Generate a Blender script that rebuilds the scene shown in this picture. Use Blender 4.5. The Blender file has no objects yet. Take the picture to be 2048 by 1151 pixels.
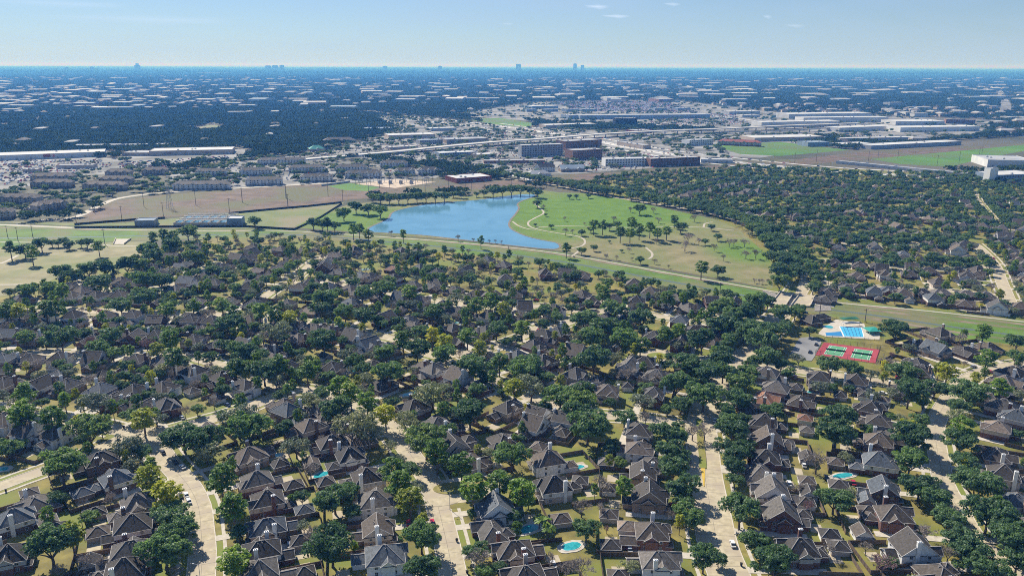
import bpy, math, random
import numpy as np
from mathutils import Vector, Matrix, Euler

random.seed(7)
rng = np.random.default_rng(7)
SC = bpy.context.scene
COL = SC.collection
R = math.radians

# ------------------------------------------------------------------ camera
CAM_H = 175.0
FPX, CX, CY = 1577.0, 1024.0, 575.5          # focal length and centre, in photo pixels
PITCH = math.atan((CY - 130.0) / FPX)
ROLL = R(0.17)
cam_data = bpy.data.cameras.new('camera')
cam_data.sensor_width = 36.0
cam_data.lens = 36.0 * FPX / 2048.0
cam_data.clip_start = 1.0
cam_data.clip_end = 300000.0
cam = bpy.data.objects.new('camera', cam_data)
COL.objects.link(cam)
cam.rotation_euler = (Matrix.Rotation(math.pi / 2 - PITCH, 3, 'X') @ Matrix.Rotation(ROLL, 3, 'Z')).to_euler()
cam.location = (0, 0, CAM_H)
SC.camera = cam
CAM_ROT = cam.rotation_euler.to_matrix()

# ------------------------------------------------------------------ world and sun
SUN_EL, SUN_AZ = R(41.0), R(-36.0)            # azimuth measured from +Y (view direction) towards +X
SC.world = bpy.data.worlds.new('World')
SC.world.use_nodes = True
wn, wl = SC.world.node_tree.nodes, SC.world.node_tree.links
wn.clear()
w_out = wn.new('ShaderNodeOutputWorld')
w_bg = wn.new('ShaderNodeBackground')
w_sky = wn.new('ShaderNodeTexSky')
w_sky.sky_type = 'NISHITA'
w_sky.sun_disc = False
w_sky.sun_elevation = SUN_EL
w_sky.sun_rotation = SUN_AZ
w_sky.altitude = 100
w_sky.air_density = 1.0
w_sky.dust_density = 0.1
w_sky.ozone_density = 4.5
w_bg.inputs['Strength'].default_value = 0.059
w_tc = wn.new('ShaderNodeTexCoord')
w_map = wn.new('ShaderNodeMapping')
w_map.inputs['Scale'].default_value = (1.6, 1.6, 9.0)
wl.new(w_tc.outputs['Generated'], w_map.inputs['Vector'])
w_n = wn.new('ShaderNodeTexNoise')
w_n.inputs['Scale'].default_value = 2.2
w_n.inputs['Detail'].default_value = 7
w_n.inputs['Roughness'].default_value = 0.6
w_n.inputs['Distortion'].default_value = 0.5
wl.new(w_map.outputs['Vector'], w_n.inputs['Vector'])
w_r = wn.new('ShaderNodeValToRGB')
w_r.color_ramp.elements[0].position = 0.44
w_r.color_ramp.elements[0].color = (0, 0, 0, 1)
w_r.color_ramp.elements[1].position = 0.85
w_r.color_ramp.elements[1].color = (0.62, 0.62, 0.62, 1)
wl.new(w_n.outputs['Fac'], w_r.inputs['Fac'])
w_mix = wn.new('ShaderNodeMixRGB')
w_mix.inputs['Color2'].default_value = (7.0, 8.0, 9.2, 1)
wl.new(w_r.outputs['Color'], w_mix.inputs['Fac'])
wl.new(w_sky.outputs['Color'], w_mix.inputs['Color1'])
w_sep = wn.new('ShaderNodeSeparateXYZ'); wl.new(w_tc.outputs['Generated'], w_sep.inputs[0])
w_ab = wn.new('ShaderNodeMath'); w_ab.operation = 'ABSOLUTE'; wl.new(w_sep.outputs['Z'], w_ab.inputs[0])
w_ad = wn.new('ShaderNodeMath'); w_ad.operation = 'ADD'; w_ad.inputs[1].default_value = 0.055; wl.new(w_ab.outputs[0], w_ad.inputs[0])
w_dv = wn.new('ShaderNodeMath'); w_dv.operation = 'DIVIDE'; w_dv.inputs[0].default_value = 0.031; wl.new(w_ad.outputs[0], w_dv.inputs[1])
w_veil = wn.new('ShaderNodeMixRGB'); w_veil.inputs['Color2'].default_value = (9.6, 9.9, 9.2, 1)
wl.new(w_dv.outputs[0], w_veil.inputs['Fac']); wl.new(w_mix.outputs['Color'], w_veil.inputs['Color1'])
w_mix = w_veil
for (cpx, cpy, cw, ch, amt) in ((1195, 14, 26, 5, 0.75), (1233, 33, 30, 4, 0.8), (1345, 9, 18, 4, 0.6), (1535, 34, 10, 4, 0.45), (1015, 48, 14, 3, 0.3), (1590, 52, 22, 4, 0.35), (300, 40, 160, 10, 0.25), (120, 8, 120, 8, 0.25)):
    dv = (CAM_ROT @ Vector(((cpx - CX) / FPX, -(cpy - CY) / FPX, -1.0))).normalized()
    sb = wn.new('ShaderNodeVectorMath'); sb.operation = 'SUBTRACT'; sb.inputs[1].default_value = dv
    wl.new(w_tc.outputs['Generated'], sb.inputs[0])
    ml = wn.new('ShaderNodeVectorMath'); ml.operation = 'MULTIPLY'; ml.inputs[1].default_value = (FPX / cw, FPX / cw, FPX / ch)
    wl.new(sb.outputs[0], ml.inputs[0])
    le = wn.new('ShaderNodeVectorMath'); le.operation = 'LENGTH'; wl.new(ml.outputs[0], le.inputs[0])
    nz = wn.new('ShaderNodeTexNoise'); nz.inputs['Scale'].default_value = 1.3; nz.inputs['Detail'].default_value = 5
    wl.new(ml.outputs[0], nz.inputs['Vector'])
    ad = wn.new('ShaderNodeMath'); ad.operation = 'MULTIPLY_ADD'; ad.inputs[1].default_value = 1.6
    wl.new(nz.outputs['Fac'], ad.inputs[0]); wl.new(le.outputs['Value'], ad.inputs[2])
    mr = wn.new('ShaderNodeMapRange'); mr.inputs['From Min'].default_value = 1.75; mr.inputs['From Max'].default_value = 0.7; mr.inputs['To Max'].default_value = amt
    wl.new(ad.outputs[0], mr.inputs['Value'])
    mx = wn.new('ShaderNodeMixRGB'); mx.inputs['Color2'].default_value = (12.5, 12.2, 12.0, 1)
    wl.new(mr.outputs[0], mx.inputs['Fac']); wl.new(w_mix.outputs['Color'], mx.inputs['Color1'])
    w_mix = mx
w_tint = wn.new('ShaderNodeMixRGB'); w_tint.blend_type = 'MULTIPLY'; w_tint.inputs['Fac'].default_value = 1.0
w_tint.inputs['Color2'].default_value = (0.755, 0.93, 1.2, 1)
wl.new(w_mix.outputs['Color'], w_tint.inputs['Color1'])
wl.new(w_tint.outputs['Color'], w_bg.inputs['Color'])
wl.new(w_bg.outputs['Background'], w_out.inputs['Surface'])

sun_d = bpy.data.lights.new('sun', 'SUN')
sun_d.energy = 5.0
sun_d.angle = R(0.53)
sun_d.color = (1.0, 0.95, 0.86)
sun = bpy.data.objects.new('sun', sun_d)
COL.objects.link(sun)
to_sun = Vector((math.sin(SUN_AZ) * math.cos(SUN_EL), math.cos(SUN_AZ) * math.cos(SUN_EL), math.sin(SUN_EL)))
sun.rotation_euler = to_sun.to_track_quat('Z', 'Y').to_euler()

SC.view_settings.view_transform = 'Standard'
SC.view_settings.look = 'None'
SC.view_settings.exposure = 0.42
SC.view_settings.gamma = 1.0
SC.render.engine = 'CYCLES'
SC.cycles.max_bounces = 4
SC.cycles.diffuse_bounces = 2
SC.cycles.glossy_bounces = 2
SC.cycles.transmission_bounces = 2
SC.cycles.volume_bounces = 0
SC.cycles.use_denoising = False
SC.cycles.use_adaptive_sampling = False
SC.cycles.filter_width = 1.0
SC.cycles.caustics_reflective = False
SC.cycles.caustics_refractive = False

# ------------------------------------------------------------------ photo pixel <-> ground
def ray(px, py):
    return CAM_ROT @ Vector(((px - CX) / FPX, -(py - CY) / FPX, -1.0))

def G(px, py, z=0.0):
    """the point at height z that the photo shows at this pixel"""
    d = ray(px, py)
    t = (z - CAM_H) / d.z
    return Vector((d.x * t, d.y * t, z))

def G2(p, z=0.0):
    v = G(p[0], p[1], z)
    return (v.x, v.y)

CRT = np.array(CAM_ROT.transposed())
def to_px(x, y, z=0.0):
    v = CRT @ np.array([x, y, z - CAM_H])
    return (CX + FPX * v[0] / -v[2], CY - FPX * v[1] / -v[2])

def depth_of(x, y, z=0.0):
    return -(CRT @ np.array([x, y, z - CAM_H]))[2]

ZS = 3.279
TILES = {'T1': (0, 800), 'T2': (480, 800), 'T3': (950, 800), 'T4': (1428, 800), 'T5': (0, 560), 'T6': (480, 560), 'T7': (950, 560), 'T8': (1428, 560),
         'U1': (0, 330), 'U2': (480, 330), 'U3': (950, 330), 'U4': (1428, 330), 'V1': (0, 100), 'V2': (480, 100), 'V3': (950, 100), 'V4': (1428, 100)}
def tp(t, x, y):
    o = TILES[t]
    return (o[0] + x / ZS, o[1] + y / ZS)

# ------------------------------------------------------------------ mesh helpers
class MB:
    def __init__(self):
        self.v, self.f, self.m = [], [], []
    def poly(self, pts, m=0):
        n = len(self.v)
        self.v += [tuple(p) for p in pts]
        self.f.append(tuple(range(n, n + len(pts))))
        self.m.append(m)
    def box(self, x0, x1, y0, y1, z0, z1, m=0, bottom=True):
        n = len(self.v)
        self.v += [(x0, y0, z0), (x1, y0, z0), (x1, y1, z0), (x0, y1, z0), (x0, y0, z1), (x1, y0, z1), (x1, y1, z1), (x0, y1, z1)]
        fs = [(4, 5, 6, 7), (0, 1, 5, 4), (1, 2, 6, 5), (2, 3, 7, 6), (3, 0, 4, 7)] + ([(3, 2, 1, 0)] if bottom else [])
        for q in fs:
            self.f.append(tuple(n + i for i in q)); self.m.append(m)
    def frustum(self, base, top, z0, z1, m=0):
        n = len(self.v); k = len(base)
        self.v += [(p[0], p[1], z0) for p in base] + [(p[0], p[1], z1) for p in top]
        for i in range(k):
            j = (i + 1) % k
            self.f.append((n + i, n + j, n + k + j, n + k + i)); self.m.append(m)
        self.f.append(tuple(n + k + i for i in range(k))); self.m.append(m)
        self.f.append(tuple(n + k - 1 - i for i in range(k))); self.m.append(m)
    def beam(self, p, q, w, h, m=0):
        p, q = Vector(p), Vector(q)
        d = q - p
        if d.length < 1e-4:
            return
        d.normalize()
        s = d.cross(Vector((0, 0, 1)))
        s = s.normalized() if s.length > 1e-3 else Vector((1, 0, 0))
        u = s.cross(d)
        n = len(self.v)
        for a in (p, q):
            for i, j in ((-1, -1), (1, -1), (1, 1), (-1, 1)):
                self.v.append(tuple(a + s * (w / 2 * i) + u * (h / 2 * j)))
        for fq in ((0, 1, 5, 4), (1, 2, 6, 5), (2, 3, 7, 6), (3, 0, 4, 7), (3, 2, 1, 0), (4, 5, 6, 7)):
            self.f.append(tuple(n + i for i in fq)); self.m.append(m)
    def tube(self, pts, radii, k=5, m=0):
        n = len(self.v)
        for i, p in enumerate(pts):
            p = Vector(p)
            a = Vector(pts[min(i + 1, len(pts) - 1)]) - Vector(pts[max(i - 1, 0)])
            a.normalize()
            s = a.cross(Vector((0.3, 0.1, 1)) if abs(a.z) < 0.95 else Vector((1, 0, 0))).normalized()
            u = s.cross(a)
            for j in range(k):
                t = 2 * math.pi * j / k
                self.v.append(tuple(p + (s * math.cos(t) + u * math.sin(t)) * radii[i]))
        for i in range(len(pts) - 1):
            for j in range(k):
                j2 = (j + 1) % k
                self.f.append((n + i * k + j, n + i * k + j2, n + (i + 1) * k + j2, n + (i + 1) * k + j)); self.m.append(m)
        self.f.append(tuple(n + (len(pts) - 1) * k + j for j in range(k))); self.m.append(m)
    def mesh(self, name, mats=()):
        me = bpy.data.meshes.new(name)
        me.from_pydata(self.v, [], self.f)
        for m in mats:
            me.materials.append(m)
        if any(self.m):
            me.polygons.foreach_set('material_index', self.m)
        me.update()
        return me

def link(name, me, parent=None, loc=(0, 0, 0), rz=0.0, mat=None, scale=None):
    o = bpy.data.objects.new(name, me)
    COL.objects.link(o)
    o.location = loc
    o.rotation_euler = (0, 0, rz)
    if scale is not None:
        o.scale = scale
    if parent is not None:
        o.parent = parent
    if mat is not None:
        if len(me.materials) == 0:
            me.materials.append(None)
        o.material_slots[0].link = 'OBJECT'
        o.material_slots[0].material = mat
    return o

def tag(o, label=None, cat=None, group=None, kind=None):
    if label: o['label'] = label
    if cat: o['category'] = cat
    if group: o['group'] = group
    if kind: o['kind'] = kind
    return o

def empty(name, loc, rz=0.0):
    o = bpy.data.objects.new(name, None)
    COL.objects.link(o)
    o.location = loc
    o.rotation_euler = (0, 0, rz)
    return o

ONES = 'zeroth first second third fourth fifth sixth seventh eighth ninth tenth eleventh twelfth thirteenth fourteenth fifteenth sixteenth seventeenth eighteenth nineteenth'.split()
TENS = {2: 'twent', 3: 'thirt', 4: 'fort', 5: 'fift', 6: 'sixt', 7: 'sevent', 8: 'eight', 9: 'ninet'}
def ordinal(n):
    if n < 20: return ONES[n]
    if n >= 100: return 'hundred-and-' + ordinal(n - 100) if n > 100 else 'hundredth'
    return TENS[n // 10] + ('ieth' if n % 10 == 0 else 'y-' + ONES[n % 10])

# ------------------------------------------------------------------ materials
MATS = {}
def new_mat(name):
    m = bpy.data.materials.new(name)
    m.use_nodes = True
    MATS[name] = m
    nt = m.node_tree
    return m, nt, nt.nodes, nt.links, nt.nodes['Principled BSDF']

def noise(nd, lk, scale, detail=4, rough=0.55, coord='Object', dist=0.0, mapscale=None):
    tc = nd.new('ShaderNodeTexCoord') if coord != 'World' else nd.new('ShaderNodeNewGeometry')
    src = tc.outputs['Position'] if coord == 'World' else tc.outputs[coord]
    if mapscale:
        mp = nd.new('ShaderNodeMapping'); mp.inputs['Scale'].default_value = mapscale
        lk.new(src, mp.inputs['Vector']); src = mp.outputs['Vector']
    n = nd.new('ShaderNodeTexNoise')
    n.inputs['Scale'].default_value = scale
    n.inputs['Detail'].default_value = detail
    n.inputs['Roughness'].default_value = rough
    n.inputs['Distortion'].default_value = dist
    lk.new(src, n.inputs['Vector'])
    return n.outputs['Fac']

def ramp(nd, lk, fac, stops):
    r = nd.new('ShaderNodeValToRGB')
    while len(r.color_ramp.elements) < len(stops):
        r.color_ramp.elements.new(0.5)
    for e, (p, c) in zip(r.color_ramp.elements, stops):
        e.position = p; e.color = (*c, 1)
    lk.new(fac, r.inputs['Fac'])
    return r.outputs['Color']

def mix(nd, lk, fac, a, b, mode='MIX'):
    m = nd.new('ShaderNodeMixRGB'); m.blend_type = mode
    for k, x in (('Fac', fac), ('Color1', a), ('Color2', b)):
        if hasattr(x, 'links') or hasattr(x, 'is_linked'): lk.new(x, m.inputs[k])
        elif isinstance(x, (int, float)): m.inputs[k].default_value = x
        else: m.inputs[k].default_value = (*x, 1)
    return m.outputs['Color']

def bump(nd, lk, b, fac, strength=0.4, dist=0.1):
    n = nd.new('ShaderNodeBump'); n.inputs['Strength'].default_value = strength; n.inputs['Distance'].default_value = dist
    lk.new(fac, n.inputs['Height']); lk.new(n.outputs['Normal'], b.inputs['Normal'])

def surf(name, c1, c2, scale=0.5, rough=0.85, c3=None, scale2=None, coord='World', b=0.0, vary=0.0, lo=0.35, hi=0.65, detail=5):
    """two-tone noisy surface; vary: per-object brightness spread"""
    m, nt, nd, lk, bs = new_mat(name)
    fac = noise(nd, lk, scale, detail, 0.6, coord)
    col = ramp(nd, lk, fac, [(lo, c1), (hi, c2)])
    if c3 is not None:
        f2 = noise(nd, lk, scale2 or scale * 0.2, 3, 0.5, coord)
        f2 = ramp(nd, lk, f2, [(0.45, (0, 0, 0)), (0.62, (1, 1, 1))])
        col = mix(nd, lk, f2, col, c3)
    if vary:
        oi = nd.new('ShaderNodeObjectInfo')
        v = ramp(nd, lk, oi.outputs['Random'], [(0, (1 - vary,) * 3), (1, (1 + vary,) * 3)])
        col = mix(nd, lk, 1.0, col, v, 'MULTIPLY')
    lk.new(col, bs.inputs['Base Color'])
    bs.inputs['Roughness'].default_value = rough
    bs.inputs['Specular IOR Level'].default_value = 0.25
    if b:
        bump(nd, lk, bs, fac, b)
    return m

def roof_mat(name, c):
    m, nt, nd, lk, bs = new_mat(name)
    f1 = noise(nd, lk, 0.9, 6, 0.7, 'World')
    col = ramp(nd, lk, f1, [(0.3, tuple(x * 0.66 for x in c)), (0.7, tuple(x * 1.3 for x in c))])
    st = noise(nd, lk, 1.0, 4, 0.6, 'World', mapscale=(1.3, 1.3, 0.12))
    stc = ramp(nd, lk, st, [(0.42, (0.62, 0.6, 0.58)), (0.58, (1.05, 1.05, 1.05))])
    col = mix(nd, lk, 0.8, col, stc, 'MULTIPLY')
    fine = noise(nd, lk, 7.0, 2, 0.5, 'World')
    finec = ramp(nd, lk, fine, [(0.3, (0.72, 0.72, 0.72)), (0.7, (1.28, 1.28, 1.28))])
    col = mix(nd, lk, 0.7, col, finec, 'MULTIPLY')
    oi = nd.new('ShaderNodeObjectInfo')
    v = ramp(nd, lk, oi.outputs['Random'], [(0, (0.66, 0.66, 0.68)), (0.5, (1.0, 0.98, 0.95)), (1, (1.5, 1.42, 1.34))])
    col = mix(nd, lk, 1.0, col, v, 'MULTIPLY')
    lk.new(col, bs.inputs['Base Color'])
    bs.inputs['Roughness'].default_value = 0.75
    bs.inputs['Specular IOR Level'].default_value = 0.35
    # shingle courses
    wv = nd.new('ShaderNodeTexWave'); wv.bands_direction = 'Z'; wv.inputs['Scale'].default_value = 1.6; wv.inputs['Distortion'].default_value = 0.6
    g = nd.new('ShaderNodeNewGeometry'); lk.new(g.outputs['Position'], wv.inputs['Vector'])
    bump(nd, lk, bs, wv.outputs['Fac'], 0.35, 0.05)
    return m

def brick_mat(name, c):
    m, nt, nd, lk, bs = new_mat(name)
    f1 = noise(nd, lk, 3.0, 5, 0.75, 'World')
    col = ramp(nd, lk, f1, [(0.3, tuple(x * 0.65 for x in c)), (0.7, tuple(x * 1.3 for x in c))])
    f2 = noise(nd, lk, 0.35, 3, 0.5, 'World')
    col = mix(nd, lk, 0.5, col, ramp(nd, lk, f2, [(0.35, (0.75, 0.75, 0.75)), (0.65, (1.2, 1.2, 1.2))]), 'MULTIPLY')
    lk.new(col, bs.inputs['Base Color'])
    bs.inputs['Roughness'].default_value = 0.9
    wv = nd.new('ShaderNodeTexWave'); wv.bands_direction = 'Z'; wv.inputs['Scale'].default_value = 2.0
    g = nd.new('ShaderNodeNewGeometry'); lk.new(g.outputs['Position'], wv.inputs['Vector'])
    bump(nd, lk, bs, wv.outputs['Fac'], 0.25, 0.03)
    return m

def leaf_mat(name, dark, mid, light, trans=0.22):
    m, nt, nd, lk, bs = new_mat(name)
    f1 = noise(nd, lk, 0.55, 3, 0.6, 'World')
    col = ramp(nd, lk, f1, [(0.3, dark), (0.52, mid), (0.72, light)])
    oi = nd.new('ShaderNodeObjectInfo')
    v = ramp(nd, lk, oi.outputs['Random'], [(0, (0.8, 0.88, 0.86)), (0.35, (1.05, 1.1, 1.05)), (0.7, (1.4, 1.36, 1.15)), (0.9, (1.55, 1.5, 1.0)), (1, (1.75, 1.5, 1.0))])
    col = mix(nd, lk, 1.0, col, v, 'MULTIPLY')
    lk.new(col, bs.inputs['Base Color'])
    bs.inputs['Roughness'].default_value = 0.55
    bs.inputs['Specular IOR Level'].default_value = 0.35
    tr = nd.new('ShaderNodeBsdfTranslucent')
    lk.new(mix(nd, lk, 1.0, col, (1.15, 1.25, 0.7), 'MULTIPLY'), tr.inputs['Color'])
    ms = nd.new('ShaderNodeMixShader'); ms.inputs['Fac'].default_value = trans
    lk.new(bs.outputs['BSDF'], ms.inputs[1]); lk.new(tr.outputs['BSDF'], ms.inputs[2])
    lk.new(ms.outputs['Shader'], nd['Material Output'].inputs['Surface'])
    return m

ROOFS = {'charcoal': roof_mat('roof_charcoal', (0.056, 0.05, 0.046)), 'brown': roof_mat('roof_brown', (0.098, 0.08, 0.066)),
         'grey': roof_mat('roof_grey', (0.11, 0.102, 0.094)), 'slate': roof_mat('roof_slate', (0.09, 0.108, 0.13)),
         'tan': roof_mat('roof_tan', (0.2, 0.16, 0.13)), 'terracotta': roof_mat('roof_terracotta', (0.36, 0.17, 0.1))}
ROOF_WORD = {'charcoal': 'charcoal', 'brown': 'brown', 'grey': 'grey', 'slate': 'slate', 'tan': 'tan', 'terracotta': 'terracotta'}
WALLS = {'red brick': brick_mat('brick_red', (0.17, 0.085, 0.065)), 'brown brick': brick_mat('brick_brown', (0.15, 0.1, 0.078)),
         'tan brick': brick_mat('brick_tan', (0.3, 0.225, 0.17)), 'white': surf('siding_white', (0.66, 0.65, 0.63), (0.8, 0.79, 0.77), 1.0),
         'beige': surf('siding_beige', (0.45, 0.38, 0.32), (0.58, 0.5, 0.43), 1.0), 'grey': surf('siding_grey', (0.34, 0.33, 0.34), (0.46, 0.45, 0.46), 1.0)}
M_TRIM = surf('trim_paint', (0.5, 0.47, 0.44), (0.66, 0.63, 0.6), 0.7)
M_CAP = surf('ridge_shingle_lit', (0.24, 0.22, 0.21), (0.36, 0.34, 0.32), 1.5)  # paler than the roofs: the light ridge caps catch is put into their colour
M_WHITE = surf('white_paint', (0.7, 0.69, 0.67), (0.82, 0.81, 0.8), 1.2)
M_CONC = surf('concrete_pale', (0.36, 0.305, 0.2), (0.6, 0.515, 0.36), 0.35, c3=(0.43, 0.36, 0.265), scale2=0.11, b=0.1, detail=9, lo=0.3, hi=0.7)
M_WALK = surf('concrete_walk', (0.46, 0.41, 0.33), (0.6, 0.54, 0.45), 0.6)
M_PATH = surf('path_gravel', (0.4, 0.35, 0.27), (0.52, 0.46, 0.37), 0.3)
M_KERB = surf('concrete_kerb', (0.52, 0.46, 0.38), (0.66, 0.6, 0.52), 0.7)
M_FENCE = surf('fence_wood', (0.12, 0.085, 0.06), (0.2, 0.15, 0.115), 1.2, vary=0.35)
M_DARKFENCE = surf('fence_dark', (0.03, 0.03, 0.028), (0.06, 0.055, 0.05), 0.3)
M_BARK = surf('bark', (0.09, 0.07, 0.055), (0.16, 0.13, 0.11), 1.5)
M_TWIG = surf('bare_twigs', (0.27, 0.23, 0.19), (0.42, 0.36, 0.31), 0.6, vary=0.25)
M_PINKTWIG = surf('budding_twigs', (0.22, 0.13, 0.13), (0.32, 0.2, 0.2), 0.6)
M_DARK = surf('dark_metal', (0.02, 0.02, 0.022), (0.035, 0.035, 0.037), 1)
M_STEEL = surf('galvanised_steel', (0.4, 0.41, 0.42), (0.52, 0.53, 0.54), 1)
M_LEAF_OAK = leaf_mat('leaf_oak', (0.056, 0.1, 0.044), (0.112, 0.182, 0.082), (0.19, 0.27, 0.125), 0.42)
M_LEAF_LIGHT = leaf_mat('leaf_silver_oak', (0.11, 0.13, 0.1), (0.18, 0.205, 0.15), (0.26, 0.28, 0.21))
M_LEAF_PINE = leaf_mat('needle_pine', (0.075, 0.135, 0.025), (0.14, 0.225, 0.038), (0.23, 0.32, 0.055), 0.4)
M_LEAF_YEL = leaf_mat('leaf_yellow', (0.19, 0.22, 0.02), (0.33, 0.34, 0.03), (0.46, 0.43, 0.05), 0.42)
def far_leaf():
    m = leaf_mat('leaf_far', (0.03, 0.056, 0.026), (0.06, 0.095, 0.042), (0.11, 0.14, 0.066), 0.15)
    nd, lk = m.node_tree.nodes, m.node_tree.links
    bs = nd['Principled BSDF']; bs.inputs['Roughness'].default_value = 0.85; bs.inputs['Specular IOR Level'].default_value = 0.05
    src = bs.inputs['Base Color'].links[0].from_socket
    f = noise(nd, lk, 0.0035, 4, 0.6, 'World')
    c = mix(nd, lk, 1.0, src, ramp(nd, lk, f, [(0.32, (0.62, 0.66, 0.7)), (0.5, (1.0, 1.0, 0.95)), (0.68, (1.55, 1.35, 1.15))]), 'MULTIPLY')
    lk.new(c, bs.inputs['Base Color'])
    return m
M_LEAF_FAR = far_leaf()

def glass_mat():
    m, nt, nd, lk, bs = new_mat('window_glass')
    bs.inputs['Base Color'].default_value = (0.03, 0.04, 0.05, 1)
    bs.inputs['Roughness'].default_value = 0.08
    bs.inputs['Specular IOR Level'].default_value = 0.8
    return m
M_GLASS = glass_mat()

def pool_mat():
    m, nt, nd, lk, bs = new_mat('pool_water')
    f = noise(nd, lk, 0.8, 3, 0.5, 'World', 1.0)
    lk.new(ramp(nd, lk, f, [(0.35, (0.02, 0.26, 0.3)), (0.65, (0.05, 0.42, 0.44))]), bs.inputs['Base Color'])
    bs.inputs['Roughness'].default_value = 0.08
    bump(nd, lk, bs, noise(nd, lk, 3.0, 2, 0.5, 'World'), 0.08, 0.1)
    return m
M_POOL = pool_mat()
def lap_mat():
    m, nt, nd, lk, bs = new_mat('lap_pool_water')
    f = noise(nd, lk, 0.6, 3, 0.5, 'World', 1.0)
    lk.new(ramp(nd, lk, f, [(0.35, (0.05, 0.4, 0.62)), (0.65, (0.1, 0.52, 0.74))]), bs.inputs['Base Color'])
    bs.inputs['Roughness'].default_value = 0.1
    bump(nd, lk, bs, noise(nd, lk, 3.0, 2, 0.5, 'World'), 0.06, 0.1)
    return m
M_LAP = lap_mat()
def lake_mat():
    m, nt, nd, lk, bs = new_mat('lake_water')
    f = noise(nd, lk, 0.03, 4, 0.6, 'World', 0.6)
    lk.new(ramp(nd, lk, f, [(0.3, (0.1, 0.25, 0.36)), (0.7, (0.15, 0.32, 0.44))]), bs.inputs['Base Color'])
    bs.inputs['Roughness'].default_value = 0.06
    bs.inputs['IOR'].default_value = 1.33
    n1 = noise(nd, lk, 0.7, 4, 0.65, 'World', 0.3, mapscale=(1.0, 2.2, 1.0))
    bump(nd, lk, bs, n1, 0.07, 0.4)
    return m
M_LAKE = lake_mat()

def plain(name, c, rough=0.6, spec=0.4):
    m, nt, nd, lk, bs = new_mat(name)
    f = noise(nd, lk, 1.5, 4, 0.6, 'World')
    lk.new(ramp(nd, lk, f, [(0.3, tuple(x * 0.86 for x in c)), (0.7, tuple(min(1, x * 1.1) for x in c))]), bs.inputs['Base Color'])
    bs.inputs['Roughness'].default_value = rough
    bs.inputs['Specular IOR Level'].default_value = spec
    return m
CARS = {'white': plain('car_white', (0.8, 0.8, 0.8), 0.25, 0.6), 'red': plain('car_red', (0.5, 0.02, 0.05), 0.25, 0.6), 'black': plain('car_black', (0.015, 0.015, 0.018), 0.2, 0.6),
        'silver': plain('car_silver', (0.45, 0.46, 0.48), 0.25, 0.6), 'blue': plain('car_blue', (0.04, 0.08, 0.2), 0.25, 0.6), 'dark grey': plain('car_grey', (0.07, 0.07, 0.08), 0.25, 0.6)}
M_TYRE = plain('tyre_rubber', (0.02, 0.02, 0.02), 0.8)
M_COURT_RED = plain('court_red', (0.4, 0.06, 0.075), 0.85)
M_COURT_GREEN = plain('court_green', (0.09, 0.33, 0.16), 0.8)
M_LINE = plain('court_line', (0.75, 0.75, 0.72), 0.7)
M_NET = plain('net_mesh', (0.03, 0.035, 0.03), 0.9)
M_TEAL = plain('teal_canvas', (0.02, 0.3, 0.24), 0.7)
M_GREENCANVAS = plain('green_canvas', (0.02, 0.14, 0.08), 0.7)
M_REDWALL = plain('red_wall', (0.3, 0.085, 0.065), 0.7)
M_ROOFWHITE = surf('flat_roof_white', (0.46, 0.46, 0.46), (0.68, 0.68, 0.67), 0.04, c3=(0.55, 0.54, 0.52))
M_ROOFDULL = surf('flat_roof_dull', (0.3, 0.3, 0.3), (0.46, 0.45, 0.44), 0.03)
M_ROOFGREY = surf('flat_roof_grey', (0.3, 0.31, 0.33), (0.45, 0.46, 0.47), 0.05)
M_ROOFBLUE = surf('metal_roof_blue', (0.2, 0.26, 0.33), (0.32, 0.38, 0.44), 0.06)
M_ASPHALT = surf('asphalt_lot', (0.16, 0.16, 0.165), (0.27, 0.265, 0.26), 0.06, c3=(0.36, 0.35, 0.33), scale2=0.02)
M_LOT = surf('concrete_lot', (0.2, 0.195, 0.185), (0.36, 0.35, 0.33), 0.03, c3=(0.12, 0.12, 0.1), scale2=0.012)
M_SAND = surf('substation_sand', (0.48, 0.38, 0.28), (0.62, 0.5, 0.38), 0.08)
M_RIPRAP = surf('riprap_stone', (0.17, 0.15, 0.135), (0.34, 0.31, 0.28), 0.8, b=0.5)

# ------------------------------------------------------------------ ground plan: streets
STREETS = {}
def catmull(pts, step=6.0):
    P = [Vector((p[0], p[1])) for p in pts]
    P = [P[0] * 2 - P[1]] + P + [P[-1] * 2 - P[-2]]
    out = []
    for i in range(1, len(P) - 2):
        p0, p1, p2, p3 = P[i - 1], P[i], P[i + 1], P[i + 2]
        n = max(2, int((p2 - p1).length / step))
        for k in range(n):
            t = k / n
            out.append(0.5 * ((2 * p1) + (p2 - p0) * t + (2 * p0 - 5 * p1 + 4 * p2 - p3) * t * t + (3 * p1 - p0 - 3 * p2 + p3) * t ** 3))
    out.append(P[-2])
    return np.array([(v.x, v.y) for v in out])

def street(name, px, width=9.0, walk=True, homes=True):
    STREETS[name] = dict(c=catmull([G2(p) for p in px]), w=width, walk=walk, homes=homes)

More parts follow.
